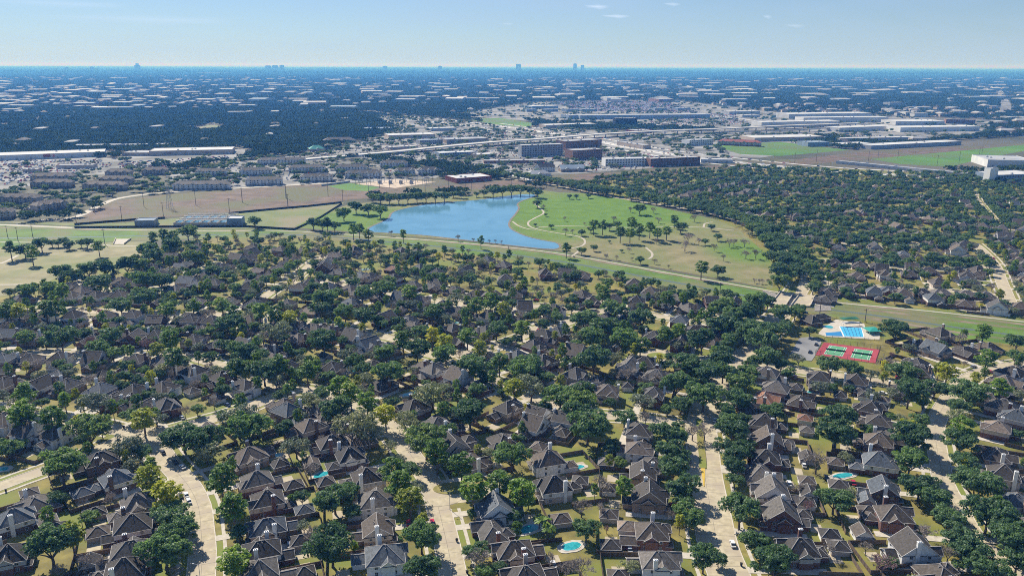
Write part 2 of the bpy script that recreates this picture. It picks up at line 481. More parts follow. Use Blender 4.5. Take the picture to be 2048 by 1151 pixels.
street('boulevard', [(1478, 1200), (1459, 1151), (1436, 1090), (1424, 1029), (1415, 983), (1408, 937), (1405, 891), (1403, 845), (1420, 800), (1450, 758), (1482, 718), (1520, 680), (1552, 640), (1585, 598), (1606, 566)], 15.0)
street('park boulevard', [(1606, 566), (1600, 535), (1560, 495), (1500, 452), (1440, 433), (1377, 418), (1240, 396), (1139, 376), (1060, 362), (960, 352)], 8.0, walk=False, homes=False)
street('shady street', [(2060, 1175), (1985, 1112), (1940, 1060), (1912, 1010), (1888, 965), (1880, 928), (1873, 890), (1870, 855), (1880, 825), (1895, 800), (1915, 772), (1945, 750), (1990, 735), (2080, 722)], 8.5)
street('court street', [(1492, 722), (1545, 732), (1593, 741), (1672, 750), (1718, 756), (1765, 763), (1830, 772), (1906, 780)], 8.5)
street('middle street', [(918, 1195), (907, 1151), (898, 1105), (884, 1044), (873, 1000), (862, 968), (845, 940), (825, 914), (806, 886), (782, 856), (750, 832), (705, 803), (655, 786)], 9.5)
street('loop lane', [(868, 990), (915, 994), (960, 986), (1000, 970), (1020, 956)], 9.0, walk=False, homes=False)
street('curving street', [(402, 1190), (402, 1151), (405, 1105), (402, 1059), (397, 1013), (381, 977), (360, 950), (338, 926), (320, 900), (305, 882), (280, 868)], 9.5)
street('left street', [(-60, 812), (0, 818), (52, 827), (107, 834), (159, 843), (213, 854), (260, 866), (310, 868), (380, 849), (457, 828), (520, 804), (575, 781), (615, 779), (655, 786)], 9.0)
street('corner lane', [(-40, 985), (0, 972), (40, 957), (80, 943), (130, 925), (190, 900), (250, 872)], 8.0, homes=False)
street('gabled row', [(-60, 704), (0, 705), (100, 706), (238, 708), (305, 709), (381, 715), (442, 731), (500, 752), (560, 779)], 8.5)
street('upper street', [(-30, 640), (20, 632), (61, 618), (150, 622), (274, 627), (335, 629), (400, 627), (480, 632), (562, 640), (620, 645), (663, 649), (724, 665), (785, 677), (830, 694), (870, 712), (931, 706), (968, 700), (1014, 684), (1051, 670), (1080, 654), (1121, 651), (1145, 640), (1180, 628), (1209, 622), (1290, 628), (1386, 642), (1440, 630), (1530, 645)], 8.5)
street('central street', [(880, 716), (930, 738), (983, 758), (1026, 779), (1100, 808), (1188, 828), (1267, 834), (1330, 842), (1385, 848)], 8.5)
street('closed circle', [(1262, 706), (1300, 712), (1345, 716), (1400, 722), (1478, 716)], 9.0, homes=True)
street('lakeside lane', [(525, 596), (553, 577), (581, 563), (600, 548), (620, 530), (645, 514), (690, 505)], 7.5)
street('lakeside street', [(581, 566), (640, 562), (690, 570), (740, 578), (773, 588), (840, 596), (900, 604), (960, 612), (1040, 614), (1100, 612), (1170, 626)], 7.5)
street('field lane', [(110, 580), (134, 571), (200, 583), (280, 590), (340, 572), (366, 559), (400, 543), (440, 525), (480, 512)], 7.5)
street('east street', [(1948, 486), (1974, 510), (1992, 533), (2003, 562), (2018, 598), (2024, 612)], 9.0)
street('bank street', [(1640, 566), (1700, 570), (1790, 577), (1900, 582), (2005, 590)], 8.0)
street('middle east street', [(1640, 520), (1720, 528), (1790, 534), (1860, 538), (1992, 533)], 7.5)
street('oak court', [(1470, 428), (1540, 430), (1610, 432), (1700, 424), (1780, 428), (1880, 440), (1960, 452), (2060, 462)], 7.5)
street('north oak street', [(1430, 392), (1520, 384), (1640, 392), (1760, 398), (1880, 405), (2060, 412)], 7.5)
street('short cross street', [(1956, 382), (1950, 392), (1962, 412), (1990, 446)], 8.0)
street('wooded lane', [(1340, 396), (1420, 374), (1540, 366), (1700, 372), (1850, 376)], 7.5)
street('inner oak lane', [(1560, 462), (1640, 478), (1740, 492), (1840, 486), (1940, 488)], 7.5)

SEGS = []
for k, s in STREETS.items():
    c = s['c']
    s['cum'] = np.concatenate([[0], np.cumsum(np.linalg.norm(np.diff(c, axis=0), axis=1))])
    s['tan'] = np.gradient(c, axis=0)
    s['tan'] /= np.linalg.norm(s['tan'], axis=1)[:, None]
SN = list(STREETS)
ALLC = np.concatenate([STREETS[k]['c'] for k in SN])
ALLI = np.concatenate([np.full(len(STREETS[k]['c']), i) for i, k in enumerate(SN)])
ALLJ = np.concatenate([np.arange(len(STREETS[k]['c'])) for k in SN])
ALLW = np.concatenate([np.full(len(STREETS[k]['c']), STREETS[k]['w'] / 2) for k in SN])
ALLHOME = np.concatenate([np.full(len(STREETS[k]['c']), STREETS[k]['homes']) for k in SN])

def road_clear(x, y, skip=None):
    """distance from a point to the nearest road edge"""
    d = np.hypot(ALLC[:, 0] - x, ALLC[:, 1] - y) - ALLW
    if skip is not None:
        d = np.where(ALLI == skip, 1e9, d)
    return d.min()

def nearest_street(x, y, homes=False):
    d = np.hypot(ALLC[:, 0] - x, ALLC[:, 1] - y)
    if homes:
        d = np.where(ALLHOME, d, 1e9)
    i = int(d.argmin())
    return SN[ALLI[i]], int(ALLJ[i]), float(d[i])

def in_poly(x, y, poly):
    x, y = np.asarray(x, float), np.asarray(y, float)
    out = np.zeros(x.shape, bool)
    n = len(poly)
    for i in range(n):
        x1, y1 = poly[i]; x2, y2 = poly[(i + 1) % n]
        c = ((y1 > y) != (y2 > y)) & (x < (x2 - x1) * (y - y1) / (y2 - y1 + 1e-12) + x1)
        out ^= c
    return out

# ------------------------------------------------------------------ ground sheets
def sheet(name, px, z, mat, kind='structure', label=None, cat=None):
    pts = [G2(p) for p in px]
    mb = MB(); mb.poly([(x, y, z) for x, y in pts])
    me = mb.mesh(name, [mat])
    o = link(name, me)
    if me.polygons[0].normal.z < 0:
        me.flip_normals()
    tag(o, label, cat, None, kind)
    return o

def strip(name, c, w, z, mat, keep=None, off=0.0, thick=0.0, kind='structure'):
    """a ribbon of width w along centre line c, shifted sideways by off; thick gives it sides"""
    c = np.asarray(c)
    t = np.gradient(c, axis=0); t /= np.linalg.norm(t, axis=1)[:, None] + 1e-9
    n = np.stack([t[:, 1], -t[:, 0]], 1)                # right-hand side
    a, b = c + n * (off - w / 2), c + n * (off + w / 2)
    mb = MB()
    run = []
    runs = []
    for i in range(len(c)):
        ok = True if keep is None else bool(keep[i])
        if ok: run.append(i)
        if (not ok or i == len(c) - 1) and run:
            if len(run) > 1: runs.append(run)
            run = []
    for run in runs:
        n0 = len(mb.v)
        for i in run:
            mb.v += [(a[i][0], a[i][1], z), (b[i][0], b[i][1], z)]
            if thick: mb.v += [(a[i][0], a[i][1], z - thick), (b[i][0], b[i][1], z - thick)]
        k = 4 if thick else 2
        for q in range(len(run) - 1):
            p, r = n0 + q * k, n0 + (q + 1) * k
            mb.f.append((p, p + 1, r + 1, r)); mb.m.append(0)
            if thick:
                mb.f.append((p + 2, p, r, r + 2)); mb.m.append(0)
                mb.f.append((p + 1, p + 3, r + 3, r + 1)); mb.m.append(0)
    if not mb.f:
        return None
    return tag(link(name, mb.mesh(name, [mat])), None, None, None, kind)

M_GROUND = surf('ground_far', (0.05, 0.055, 0.028), (0.11, 0.105, 0.055), 0.01, c3=(0.14, 0.125, 0.09), scale2=0.0016)
M_LAWN = surf('lawn_winter', (0.13, 0.112, 0.035), (0.29, 0.24, 0.065), 0.09, c3=(0.17, 0.195, 0.035), scale2=0.035, b=0.15)
M_VERGE = surf('verge_grass', (0.2, 0.175, 0.05), (0.3, 0.25, 0.075), 0.3, c3=(0.19, 0.22, 0.04), scale2=0.05)
M_DRYFIELD = surf('dry_field', (0.22, 0.2, 0.1), (0.34, 0.3, 0.165), 0.05, c3=(0.17, 0.2, 0.06), scale2=0.018)
M_GREEN = surf('bank_grass', (0.08, 0.15, 0.02), (0.135, 0.23, 0.03), 0.05, c3=(0.18, 0.17, 0.075), scale2=0.014)
M_BROWNFIELD = surf('brown_field', (0.1, 0.07, 0.05), (0.2, 0.14, 0.1), 0.05, c3=(0.12, 0.12, 0.05), scale2=0.012, detail=9)
M_GREENFIELD = surf('green_field', (0.13, 0.17, 0.05), (0.2, 0.22, 0.08), 0.04, c3=(0.24, 0.21, 0.12), scale2=0.015)
M_BRIGHTGREEN = surf('bright_field', (0.07, 0.17, 0.02), (0.12, 0.24, 0.03), 0.01, c3=(0.12, 0.17, 0.05), scale2=0.006)

mb = MB(); S = 125000.0
mb.poly([(-S, -S, -0.02), (S, -S, -0.02), (S, S, -0.02), (-S, S, -0.02)])
tag(link('ground', mb.mesh('ground', [M_GROUND])), kind='structure')
sheet('neighbourhood_lawn', [(-700, 1500), (-300, 600), (0, 592), (130, 545), (300, 500), (420, 470), (640, 470), (1000, 505), (1200, 530), (1560, 600), (1580, 520), (1400, 420), (1100, 372), (1500, 330), (2048, 352), (2500, 380), (2600, 800), (2700, 1500)], 0.0, M_LAWN)

# streets, kerbs, pavements, verges
zi = 0
for i, (k, s) in enumerate(STREETS.items()):
    zi += 1
    c, w = s['c'], s['w']
    strip('road', c, w, 0.03 + 0.004 * zi, M_CONC)
    t = s['tan']; n = np.stack([t[:, 1], -t[:, 0]], 1)
    for sd in (-1, 1):
        def keep_at(off, extra):
            q = c + n * off
            return np.array([road_clear(x, y, i) > extra for x, y in q])
        if s['walk']:
            o1 = sd * (w / 2 + 0.15)
            strip('kerb', c, 0.34, 0.16 + 0.001 * zi, M_KERB, keep_at(o1, 0.4), o1, 0.16)
            o2 = sd * (w / 2 + 1.5)
            strip('verge', c, 2.2, 0.07 + 0.0015 * zi, M_VERGE, keep_at(o2, 1.3), o2)
            o3 = sd * (w / 2 + 3.3)
            strip('pavement', c, 1.35, 0.125 + 0.0015 * zi, M_WALK, keep_at(o3, 0.9), o3, 0.1)

M_JOINT = surf('road_joint_tar', (0.13, 0.115, 0.095), (0.24, 0.21, 0.17), 0.4)
for zj, k in enumerate(('boulevard', 'middle street', 'curving street', 'left street', 'shady street', 'court street', 'central street', 'gabled row')):
    s_ = STREETS[k]; c, t, w = s_['c'], s_['tan'], s_['w']
    mb = MB(); z = 0.031 + 0.004 * (SN.index(k) + 1) + 0.003
    for i in range(len(c)):
        n = np.array([t[i][1], -t[i][0]])
        if road_clear(c[i][0], c[i][1], SN.index(k)) < 1: continue
        a, b, e = c[i] - n * w / 2, c[i] + n * w / 2, t[i] * 0.07
        mb.poly([(*(a - e), z), (*(b - e), z), (*(b + e), z), (*(a + e), z)])
        if i + 1 < len(c):
            n2 = np.array([t[i + 1][1], -t[i + 1][0]])
            p, q = c[i] + t[i] * 0.1, c[i + 1] - t[i + 1] * 0.1
            mb.poly([(*(p - n * 0.06), z), (*(p + n * 0.06), z), (*(q + n2 * 0.06), z), (*(q - n2 * 0.06), z)])
    tag(link('road_joint', mb.mesh('road_joint', [M_JOINT])), kind='structure')
# median of the boulevard and its painted nose
bl = STREETS['boulevard']
med_px = [(1398, 838), (1400, 862), (1402, 890), (1405, 915), (1406, 936)]
med = catmull([G2(p) for p in med_px], 3)
strip('median', med, 3.2, 0.26, M_VERGE, thick=0.2)
M_YELLOW = plain('yellow_paint', (0.62, 0.42, 0.06), 0.7)
nose = [G2((1402, 936)), G2((1410, 936)), G2((1409, 972)), G2((1407, 972))]
mb = MB(); mb.poly([(x, y, 0.2) for x, y in nose]); tag(link('road_marking', mb.mesh('road_marking', [M_YELLOW])), kind='structure')
for j in range(0, 16):          # dashed lane line on the boulevard
    i0 = 8 + j * 3
    if i0 + 1 < len(bl['c']) and not (-1 < 0):
        a, b = bl['c'][i0], bl['c'][i0] + bl['tan'][i0] * 3
        mb = MB(); nn = np.array([bl['tan'][i0][1], -bl['tan'][i0][0]]) * 0.08
        oo = np.array([bl['tan'][i0][1], -bl['tan'][i0][0]]) * 3.6
        mb.poly([(*(a - nn + oo), 0.205), (*(a + nn + oo), 0.205), (*(b + nn + oo), 0.205), (*(b - nn + oo), 0.205)])
        tag(link('road_marking', mb.mesh('road_marking', [M_LINE])), kind='structure')

# green island of the loop lane and of the closed circle
def disc_px(px, rx, ry, ang, z, mat, name, thick=0.15, n=18):
    c = G(*px); mb = MB()
    pts = [(rx * math.cos(2 * math.pi * i / n), ry * math.sin(2 * math.pi * i / n)) for i in range(n)]
    mb.frustum(pts, [(x * 0.97, y * 0.97) for x, y in pts], 0, thick)
    o = link(name, mb.mesh(name, [mat]), None, (c.x, c.y, z), ang)
    return tag(o, kind='structure')
disc_px((873, 990), 12, 9, 0, 0.02, M_CONC, 'turning_circle_road', 0.125)
disc_px((905, 976), 8.5, 5.2, 0.1, 0.1, M_VERGE, 'traffic_island', 0.2)
disc_px((1316, 712), 15, 14, 0, 0.02, M_CONC, 'closed_circle_road', 0.13)
disc_px((1316, 712), 7, 6, 0, 0.1, M_VERGE, 'circle_island', 0.2)
disc_px((655, 787), 9, 9, 0, 0.02, M_CONC, 'junction_road', 0.15)
disc_px((290, 870), 10, 10, 0, 0.02, M_CONC, 'junction_road', 0.15)

# open land, channel and park
CHAN_UP = [(-200, 436), (0, 447), (200, 455), (420, 459), (560, 458), (740, 469), (930, 483), (1120, 504), (1350, 545), (1555, 581), (1660, 600), (1850, 618), (2048, 640), (2300, 668)]
CHAN_LO = [(-200, 500), (0, 494), (300, 480), (470, 474), (640, 476), (800, 493), (1000, 515), (1150, 538), (1400, 586), (1530, 612), (1640, 628), (1750, 643), (1880, 668), (2048, 692), (2300, 730)]
sheet('channel_bank', CHAN_UP + CHAN_LO[::-1], 0.02, M_GREEN)
def lerp_line(a, b, t):
    n = 40
    def res(l):
        l = np.array(l, float); xs = np.linspace(l[0, 0], l[-1, 0], n)
        return np.stack([xs, np.interp(xs, l[:, 0], l[:, 1])], 1)
    A, B = res(a), res(b)
    return A * (1 - t) + B * t
def chan_line(t, x0=-200, x1=2300):
    q = [p for p in lerp_line(CHAN_UP, CHAN_LO, t) if x0 <= p[0] <= x1]
    return catmull([G2(p) for p in q], 12)
strip('bank_slope', chan_line(0.16), 5.0, 0.05, M_RIPRAP)
M_BANKBROWN = surf('bank_dry_grass', (0.17, 0.13, 0.085), (0.28, 0.22, 0.15), 0.08, c3=(0.14, 0.16, 0.05), scale2=0.03)
for o in [x for x in COL.objects if x.name == 'bank_slope']:
    o.data.materials[0] = M_BANKBROWN
strip('bank_slope', chan_line(0.34, 1640, 2300), 5.0, 0.055, M_BANKBROWN)
strip('channel_water', chan_line(0.62), 3.4, 0.06, plain('channel_murk', (0.13, 0.15, 0.11), 0.25))
strip('bank_slope', chan_line(0.82, 1560, 2300), 5.0, 0.05, M_BANKBROWN)
strip('channel_path', catmull([G2((x, y + 3)) for x, y in CHAN_UP], 10), 2.7, 0.09, M_PATH, thick=0.05)
strip('lower_path', catmull([G2(p) for p in [(0, 484), (150, 486), (240, 492), (300, 492)]], 10), 2.5, 0.085, M_WALK)
strip('field_path', catmull([G2(p) for p in [(0, 527), (18, 520), (36, 510)]], 10), 3, 0.085, M_WALK)
strip('field_path', catmull([G2(p) for p in [(-60, 573), (0, 569), (64, 569)]], 10), 2.5, 0.085, M_WALK)
sheet('dry_meadow', [(-400, 520), (0, 494), (120, 489), (300, 481), (290, 500), (275, 518), (240, 528), (130, 545), (85, 570), (60, 582), (0, 592), (-400, 640)], 0.035, M_DRYFIELD)
sheet('brown_meadow', [(120, 452), (160, 436), (215, 404), (330, 389), (480, 378), (660, 367), (720, 374), (880, 372), (1000, 362), (1100, 352), (1250, 343), (1500, 326), (1580, 330), (1400, 345), (1250, 356), (1130, 365), (1000, 378), (870, 388), (700, 399), (640, 409), (480, 424), (330, 434), (240, 446)], 0.02, M_BROWNFIELD)
sheet('green_strip', [(-200, 430), (0, 442), (150, 446), (240, 446), (480, 425), (690, 404), (660, 425), (610, 452), (560, 457), (420, 458), (200, 454), (-200, 435)], 0.03, M_GREENFIELD)
strip('service_road', catmull([G2(p) for p in [(80, 440), (150, 434), (200, 410), (245, 395), (340, 384), (480, 376), (660, 366), (700, 364)]], 10), 9.0, 0.06, M_WALK)
strip('service_road', catmull([G2(p) for p in [(-100, 448), (0, 449), (80, 452), (145, 455)]], 10), 4.5, 0.075, M_WALK)
sheet('corridor_meadow', [(1420, 290), (1560, 284), (1700, 300), (1560, 312), (1480, 308)], 0.04, M_BRIGHTGREEN)
sheet('corridor_meadow', [(1740, 318), (1960, 298), (2060, 288), (2060, 300), (1960, 318), (1900, 334), (1800, 328)], 0.04, M_BRIGHTGREEN)
sheet('brown_corridor', [(1480, 322), (1600, 318), (1740, 302), (1960, 292), (2200, 275), (2200, 282), (1960, 298), (1760, 316), (1600, 330)], 0.03, M_BROWNFIELD)
sheet('highway_meadow', [(930, 238), (1000, 236), (1065, 246), (1060, 255), (1000, 250)], 0.04, M_BRIGHTGREEN)
sheet('woodland_clearing', [(380, 258), (415, 250), (450, 252), (440, 258), (400, 262)], 0.04, M_GREENFIELD)
sheet('substation_yard', [(712, 368), (790, 358), (872, 364), (790, 376)], 0.045, M_SAND)
sheet('substation_lawn', [(655, 372), (700, 366), (760, 375), (735, 382), (690, 380)], 0.045, M_BRIGHTGREEN)

# lake
LAKE = [(737, 464), (735, 458), (744, 452), (762, 444), (778, 435), (783, 426), (800, 419), (850, 409), (900, 404), (960, 399), (1010, 392), (1050, 388), (1072, 390), (1064, 395), (1046, 401), (1035, 408), (1038, 416), (1032, 427), (1022, 439), (1018, 449), (1025, 459), (1050, 471), (1085, 480), (1112, 485), (1120, 491), (1116, 497), (1080, 497), (930, 480), (840, 470)]
lk_c = catmull([G2(p) for p in LAKE] + [G2(LAKE[0])], 8)
mb = MB(); mb.poly([(x, y, 0.1) for x, y in lk_c[:-1]])
lme = mb.mesh('lake', [M_LAKE])
if lme.polygons[0].normal.z < 0: lme.flip_normals()
tag(link('lake', lme), kind='structure')
strip('lake_shore', lk_c, 2.4, 0.2, surf('shore_rim', (0.14, 0.12, 0.09), (0.26, 0.22, 0.17), 0.4), thick=0.18)

def park_mat():
    m, nt, nd, lk, bs = new_mat('park_grass')
    f1 = noise(nd, lk, 0.06, 6, 0.65, 'World')
    dry = mix(nd, lk, ramp(nd, lk, noise(nd, lk, 0.02, 6, 0.7, 'World'), [(0.42, (0, 0, 0)), (0.62, (0.75, 0.75, 0.75))]), ramp(nd, lk, f1, [(0.3, (0.18, 0.165, 0.075)), (0.7, (0.31, 0.265, 0.14))]), (0.15, 0.19, 0.05))
    grn = ramp(nd, lk, f1, [(0.3, (0.085, 0.17, 0.02)), (0.7, (0.15, 0.25, 0.03))])
    g = nd.new('ShaderNodeNewGeometry')
    acc = None
    for px, r, st in (((1165, 420), (175, 165), 1.0), ((1505, 503), (45, 60), 0.9), ((1060, 465), (70, 60), 0.8), ((760, 440), (120, 90), 0.9)):
        c = G(*px)
        sub = nd.new('ShaderNodeVectorMath'); sub.operation = 'SUBTRACT'
        lk.new(g.outputs['Position'], sub.inputs[0]); sub.inputs[1].default_value = (c.x, c.y, 0)
        sc = nd.new('ShaderNodeVectorMath'); sc.operation = 'MULTIPLY'
        lk.new(sub.outputs[0], sc.inputs[0]); sc.inputs[1].default_value = (1 / r[0], 1 / r[1], 0)
        ln = nd.new('ShaderNodeVectorMath'); ln.operation = 'LENGTH'
        lk.new(sc.outputs[0], ln.inputs[0])
        wob = nd.new('ShaderNodeMath'); wob.operation = 'MULTIPLY_ADD'
        lk.new(noise(nd, lk, 0.02, 4, 0.6, 'World'), wob.inputs[0]); wob.inputs[1].default_value = 1.2
        lk.new(ln.outputs['Value'], wob.inputs[2])
        mr = nd.new('ShaderNodeMapRange'); mr.inputs['From Min'].default_value = 1.7; mr.inputs['From Max'].default_value = 1.2
        mr.inputs['To Max'].default_value = st
        lk.new(wob.outputs[0], mr.inputs['Value'])
        if acc is None: acc = mr.outputs[0]
        else:
            mx = nd.new('ShaderNodeMath'); mx.operation = 'MAXIMUM'
            lk.new(acc, mx.inputs[0]); lk.new(mr.outputs[0], mx.inputs[1]); acc = mx.outputs[0]
    lk.new(mix(nd, lk, acc, dry, grn), bs.inputs['Base Color'])
    bs.inputs['Roughness'].default_value = 0.9
    bs.inputs['Specular IOR Level'].default_value = 0.2
    bump(nd, lk, bs, f1, 0.2, 0.2)
    return m
M_PARK = park_mat()
PARK = [(590, 452), (650, 425), (700, 408), (860, 394), (960, 388), (1050, 376), (1120, 385), (1165, 386), (1250, 399), (1330, 417), (1430, 438), (1480, 460), (1510, 488), (1535, 510), (1548, 545), (1545, 577), (1350, 541), (1120, 501), (930, 481), (740, 466), (600, 456)]
sheet('park_meadow', PARK, 0.05, M_PARK)
sheet('park_edge_lawn', [(1440, 430), (1500, 455), (1590, 512), (1604, 545), (1590, 588), (1535, 580), (1500, 500), (1470, 460)], 0.042, M_LAWN)
for pl in ([(1066, 405), (1080, 416), (1087, 426), (1070, 436), (1057, 444), (1060, 453), (1081, 460), (1121, 467), (1157, 473), (1170, 482), (1163, 492), (1133, 498)],
           [(1072, 455), (1121, 452), (1176, 453), (1260, 455), (1346, 454), (1407, 455), (1468, 461)], [(1407, 455), (1410, 447), (1426, 444)],
           [(1025, 443), (1038, 452), (1057, 458), (1072, 459)], [(1157, 502), (1150, 508), (1143, 512)], [(1292, 495), (1304, 506), (1303, 514), (1296, 518)]):
    strip('park_path', catmull([G2(p) for p in pl], 5), 2.3, 0.13 + 0.004 * len(pl), M_PATH)

# hard standing of the business district
sheet('retail_parking', [(-200, 318), (0, 312), (230, 316), (300, 305), (470, 298), (520, 300), (480, 318), (340, 335), (250, 345), (150, 352), (0, 385), (-200, 395)], 0.03, M_LOT)
sheet('apartment_grounds', [(340, 350), (480, 322), (640, 316), (900, 345), (870, 356), (720, 364), (480, 374), (330, 386)], 0.03, M_LOT)
sheet('business_grounds', [(520, 318), (640, 305), (800, 262), (760, 236), (900, 240), (1000, 250), (1200, 262), (1400, 262), (1600, 255), (1620, 300), (1480, 322), (1300, 336), (1120, 350), (1010, 350), (880, 330), (700, 314)], 0.025, M_LOT)
sheet('industrial_grounds', [(900, 230), (1060, 205), (1340, 200), (1560, 225), (1980, 240), (1980, 270), (1780, 290), (1600, 268), (1400, 258), (1100, 245)], 0.02, M_LOT)

# ------------------------------------------------------------------ houses
class HB:
    """collects the parts of one house shape; front is -y"""
    def __init__(self):
        self.low, self.up, self.roof, self.trim, self.cap = MB(), MB(), MB(), MB(), MB()
        self.win, self.chim, self.doors, self.vents = [], [], [], []
        self.top = 0
    def walls(self, x0, x1, y0, y1, h, base=0.0):
        split = 2.9
        def ring(mb, z0, z1):
            mb.poly([(x0, y0, z0), (x1, y0, z0), (x1, y0, z1), (x0, y0, z1)])
            mb.poly([(x1, y0, z0), (x1, y1, z0), (x1, y1, z1), (x1, y0, z1)])
            mb.poly([(x1, y1, z0), (x0, y1, z0), (x0, y1, z1), (x1, y1, z1)])
            mb.poly([(x0, y1, z0), (x0, y0, z0), (x0, y0, z1), (x0, y1, z1)])
        if h > split + 0.6:
            ring(self.low, base, split); ring(self.up, split, h)
        else:
            ring(self.low, base, h)
    def block(self, x0, x1, y0, y1, h, roof='hip', axis=None, pitch=0.72, o=0.45, caps=True):
        self.walls(x0, x1, y0, y1, h)
        W, D = x1 - x0, y1 - y0
        if axis is None: axis = 'x' if W >= D else 'y'
        ez = h - o * pitch
        X0, X1, Y0, Y1 = x0 - o, x1 + o, y0 - o, y1 + o
        half = (min(W, D) if roof == 'hip' else (D if axis == 'x' else W)) / 2 + o
        rz = ez + half * pitch
        self.top = max(self.top, rz)
        c = [(X0, Y0, ez), (X1, Y0, ez), (X1, Y1, ez), (X0, Y1, ez)]
        up = self.up if h > 3.5 else self.low
        if axis == 'x':
            ins = half if roof == 'hip' else 0
            my = (Y0 + Y1) / 2
            a, b = (X0 + ins, my, rz), (X1 - ins, my, rz)
            self.roof.poly([c[0], c[1], b, a]); self.roof.poly([c[2], c[3], a, b])
            if roof == 'hip':
                self.roof.poly([c[1], c[2], b]); self.roof.poly([c[3], c[0], a])
            else:
                wz = h + (D / 2) * pitch
                up.poly([(x1, y0, h), (x1, y1, h), (x1, my, wz)]); up.poly([(x0, y1, h), (x0, y0, h), (x0, my, wz)])
        else:
            ins = half if roof == 'hip' else 0
            mx = (X0 + X1) / 2
            a, b = (mx, Y0 + ins, rz), (mx, Y1 - ins, rz)
            self.roof.poly([c[1], c[2], b, a]); self.roof.poly([c[3], c[0], a, b])
            if roof == 'hip':
                self.roof.poly([c[0], c[1], a]); self.roof.poly([c[2], c[3], b])
            else:
                wz = h + (W / 2) * pitch
                up.poly([(x0, y0, h), (x1, y0, h), (mx, y0, wz)]); up.poly([(x1, y1, h), (x0, y1, h), (mx, y1, wz)])
        self.roof.poly([(p[0], p[1], p[2] - 0.16) for p in reversed(c)])
        T = self.trim
        def edge(p, q):
            T.beam((p[0], p[1], p[2] - 0.08), (q[0], q[1], q[2] - 0.08), 0.14, 0.2)
        if roof == 'hip':
            for i in range(4): edge(c[i], c[(i + 1) % 4])
            hips = [(c[0], a), (c[3], a), (c[1], b), (c[2], b)] if axis == 'x' else [(c[0], a), (c[1], a), (c[2], b), (c[3], b)]
        else:
            if axis == 'x':
                edge(c[0], c[1]); edge(c[2], c[3])
                for e, r in ((c[0], a), (c[3], a), (c[1], b), (c[2], b)): edge(e, r)
            else:
                edge(c[1], c[2]); edge(c[3], c[0])
                for e, r in ((c[0], a), (c[1], a), (c[2], b), (c[3], b)): edge(e, r)
            hips = []
        if caps and W * D > 80:
            vr = random.Random(int(W * 100 + D * 37))
            for _ in range(4):
                u, k = vr.uniform(0.15, 0.85), vr.uniform(0.5, 1.6) * vr.choice([-1, 1])
                vx, vy = (a[0] + (b[0] - a[0]) * u, a[1] + (b[1] - a[1]) * u)
                if axis == 'x': vy += k
                else: vx += k
                vz = rz - abs(k) * pitch
                self.cap.box(vx - 0.14, vx + 0.14, vy - 0.14, vy + 0.14, vz - 0.1, vz + 0.45)
        if caps:
            for p, q in hips + [(a, b)]:
                self.cap.beam((p[0], p[1], p[2] + 0.03), (q[0], q[1], q[2] + 0.03), 0.3, 0.07)
        return rz
    def wins(self, x0, x1, y0, y1, z, side, n):
        """n windows on one wall; side f(ront) b(ack) l r"""
        for i in range(n):
            t = (i + 0.5) / n
            if side == 'f': self.win.append((x0 + (x1 - x0) * t, y0 - 0.02, z, 0))
            if side == 'b': self.win.append((x0 + (x1 - x0) * t, y1 + 0.02, z, math.pi))
            if side == 'l': self.win.append((x0 - 0.02, y0 + (y1 - y0) * t, z, -math.pi / 2))
            if side == 'r': self.win.append((x1 + 0.02, y0 + (y1 - y0) * t, z, math.pi / 2))

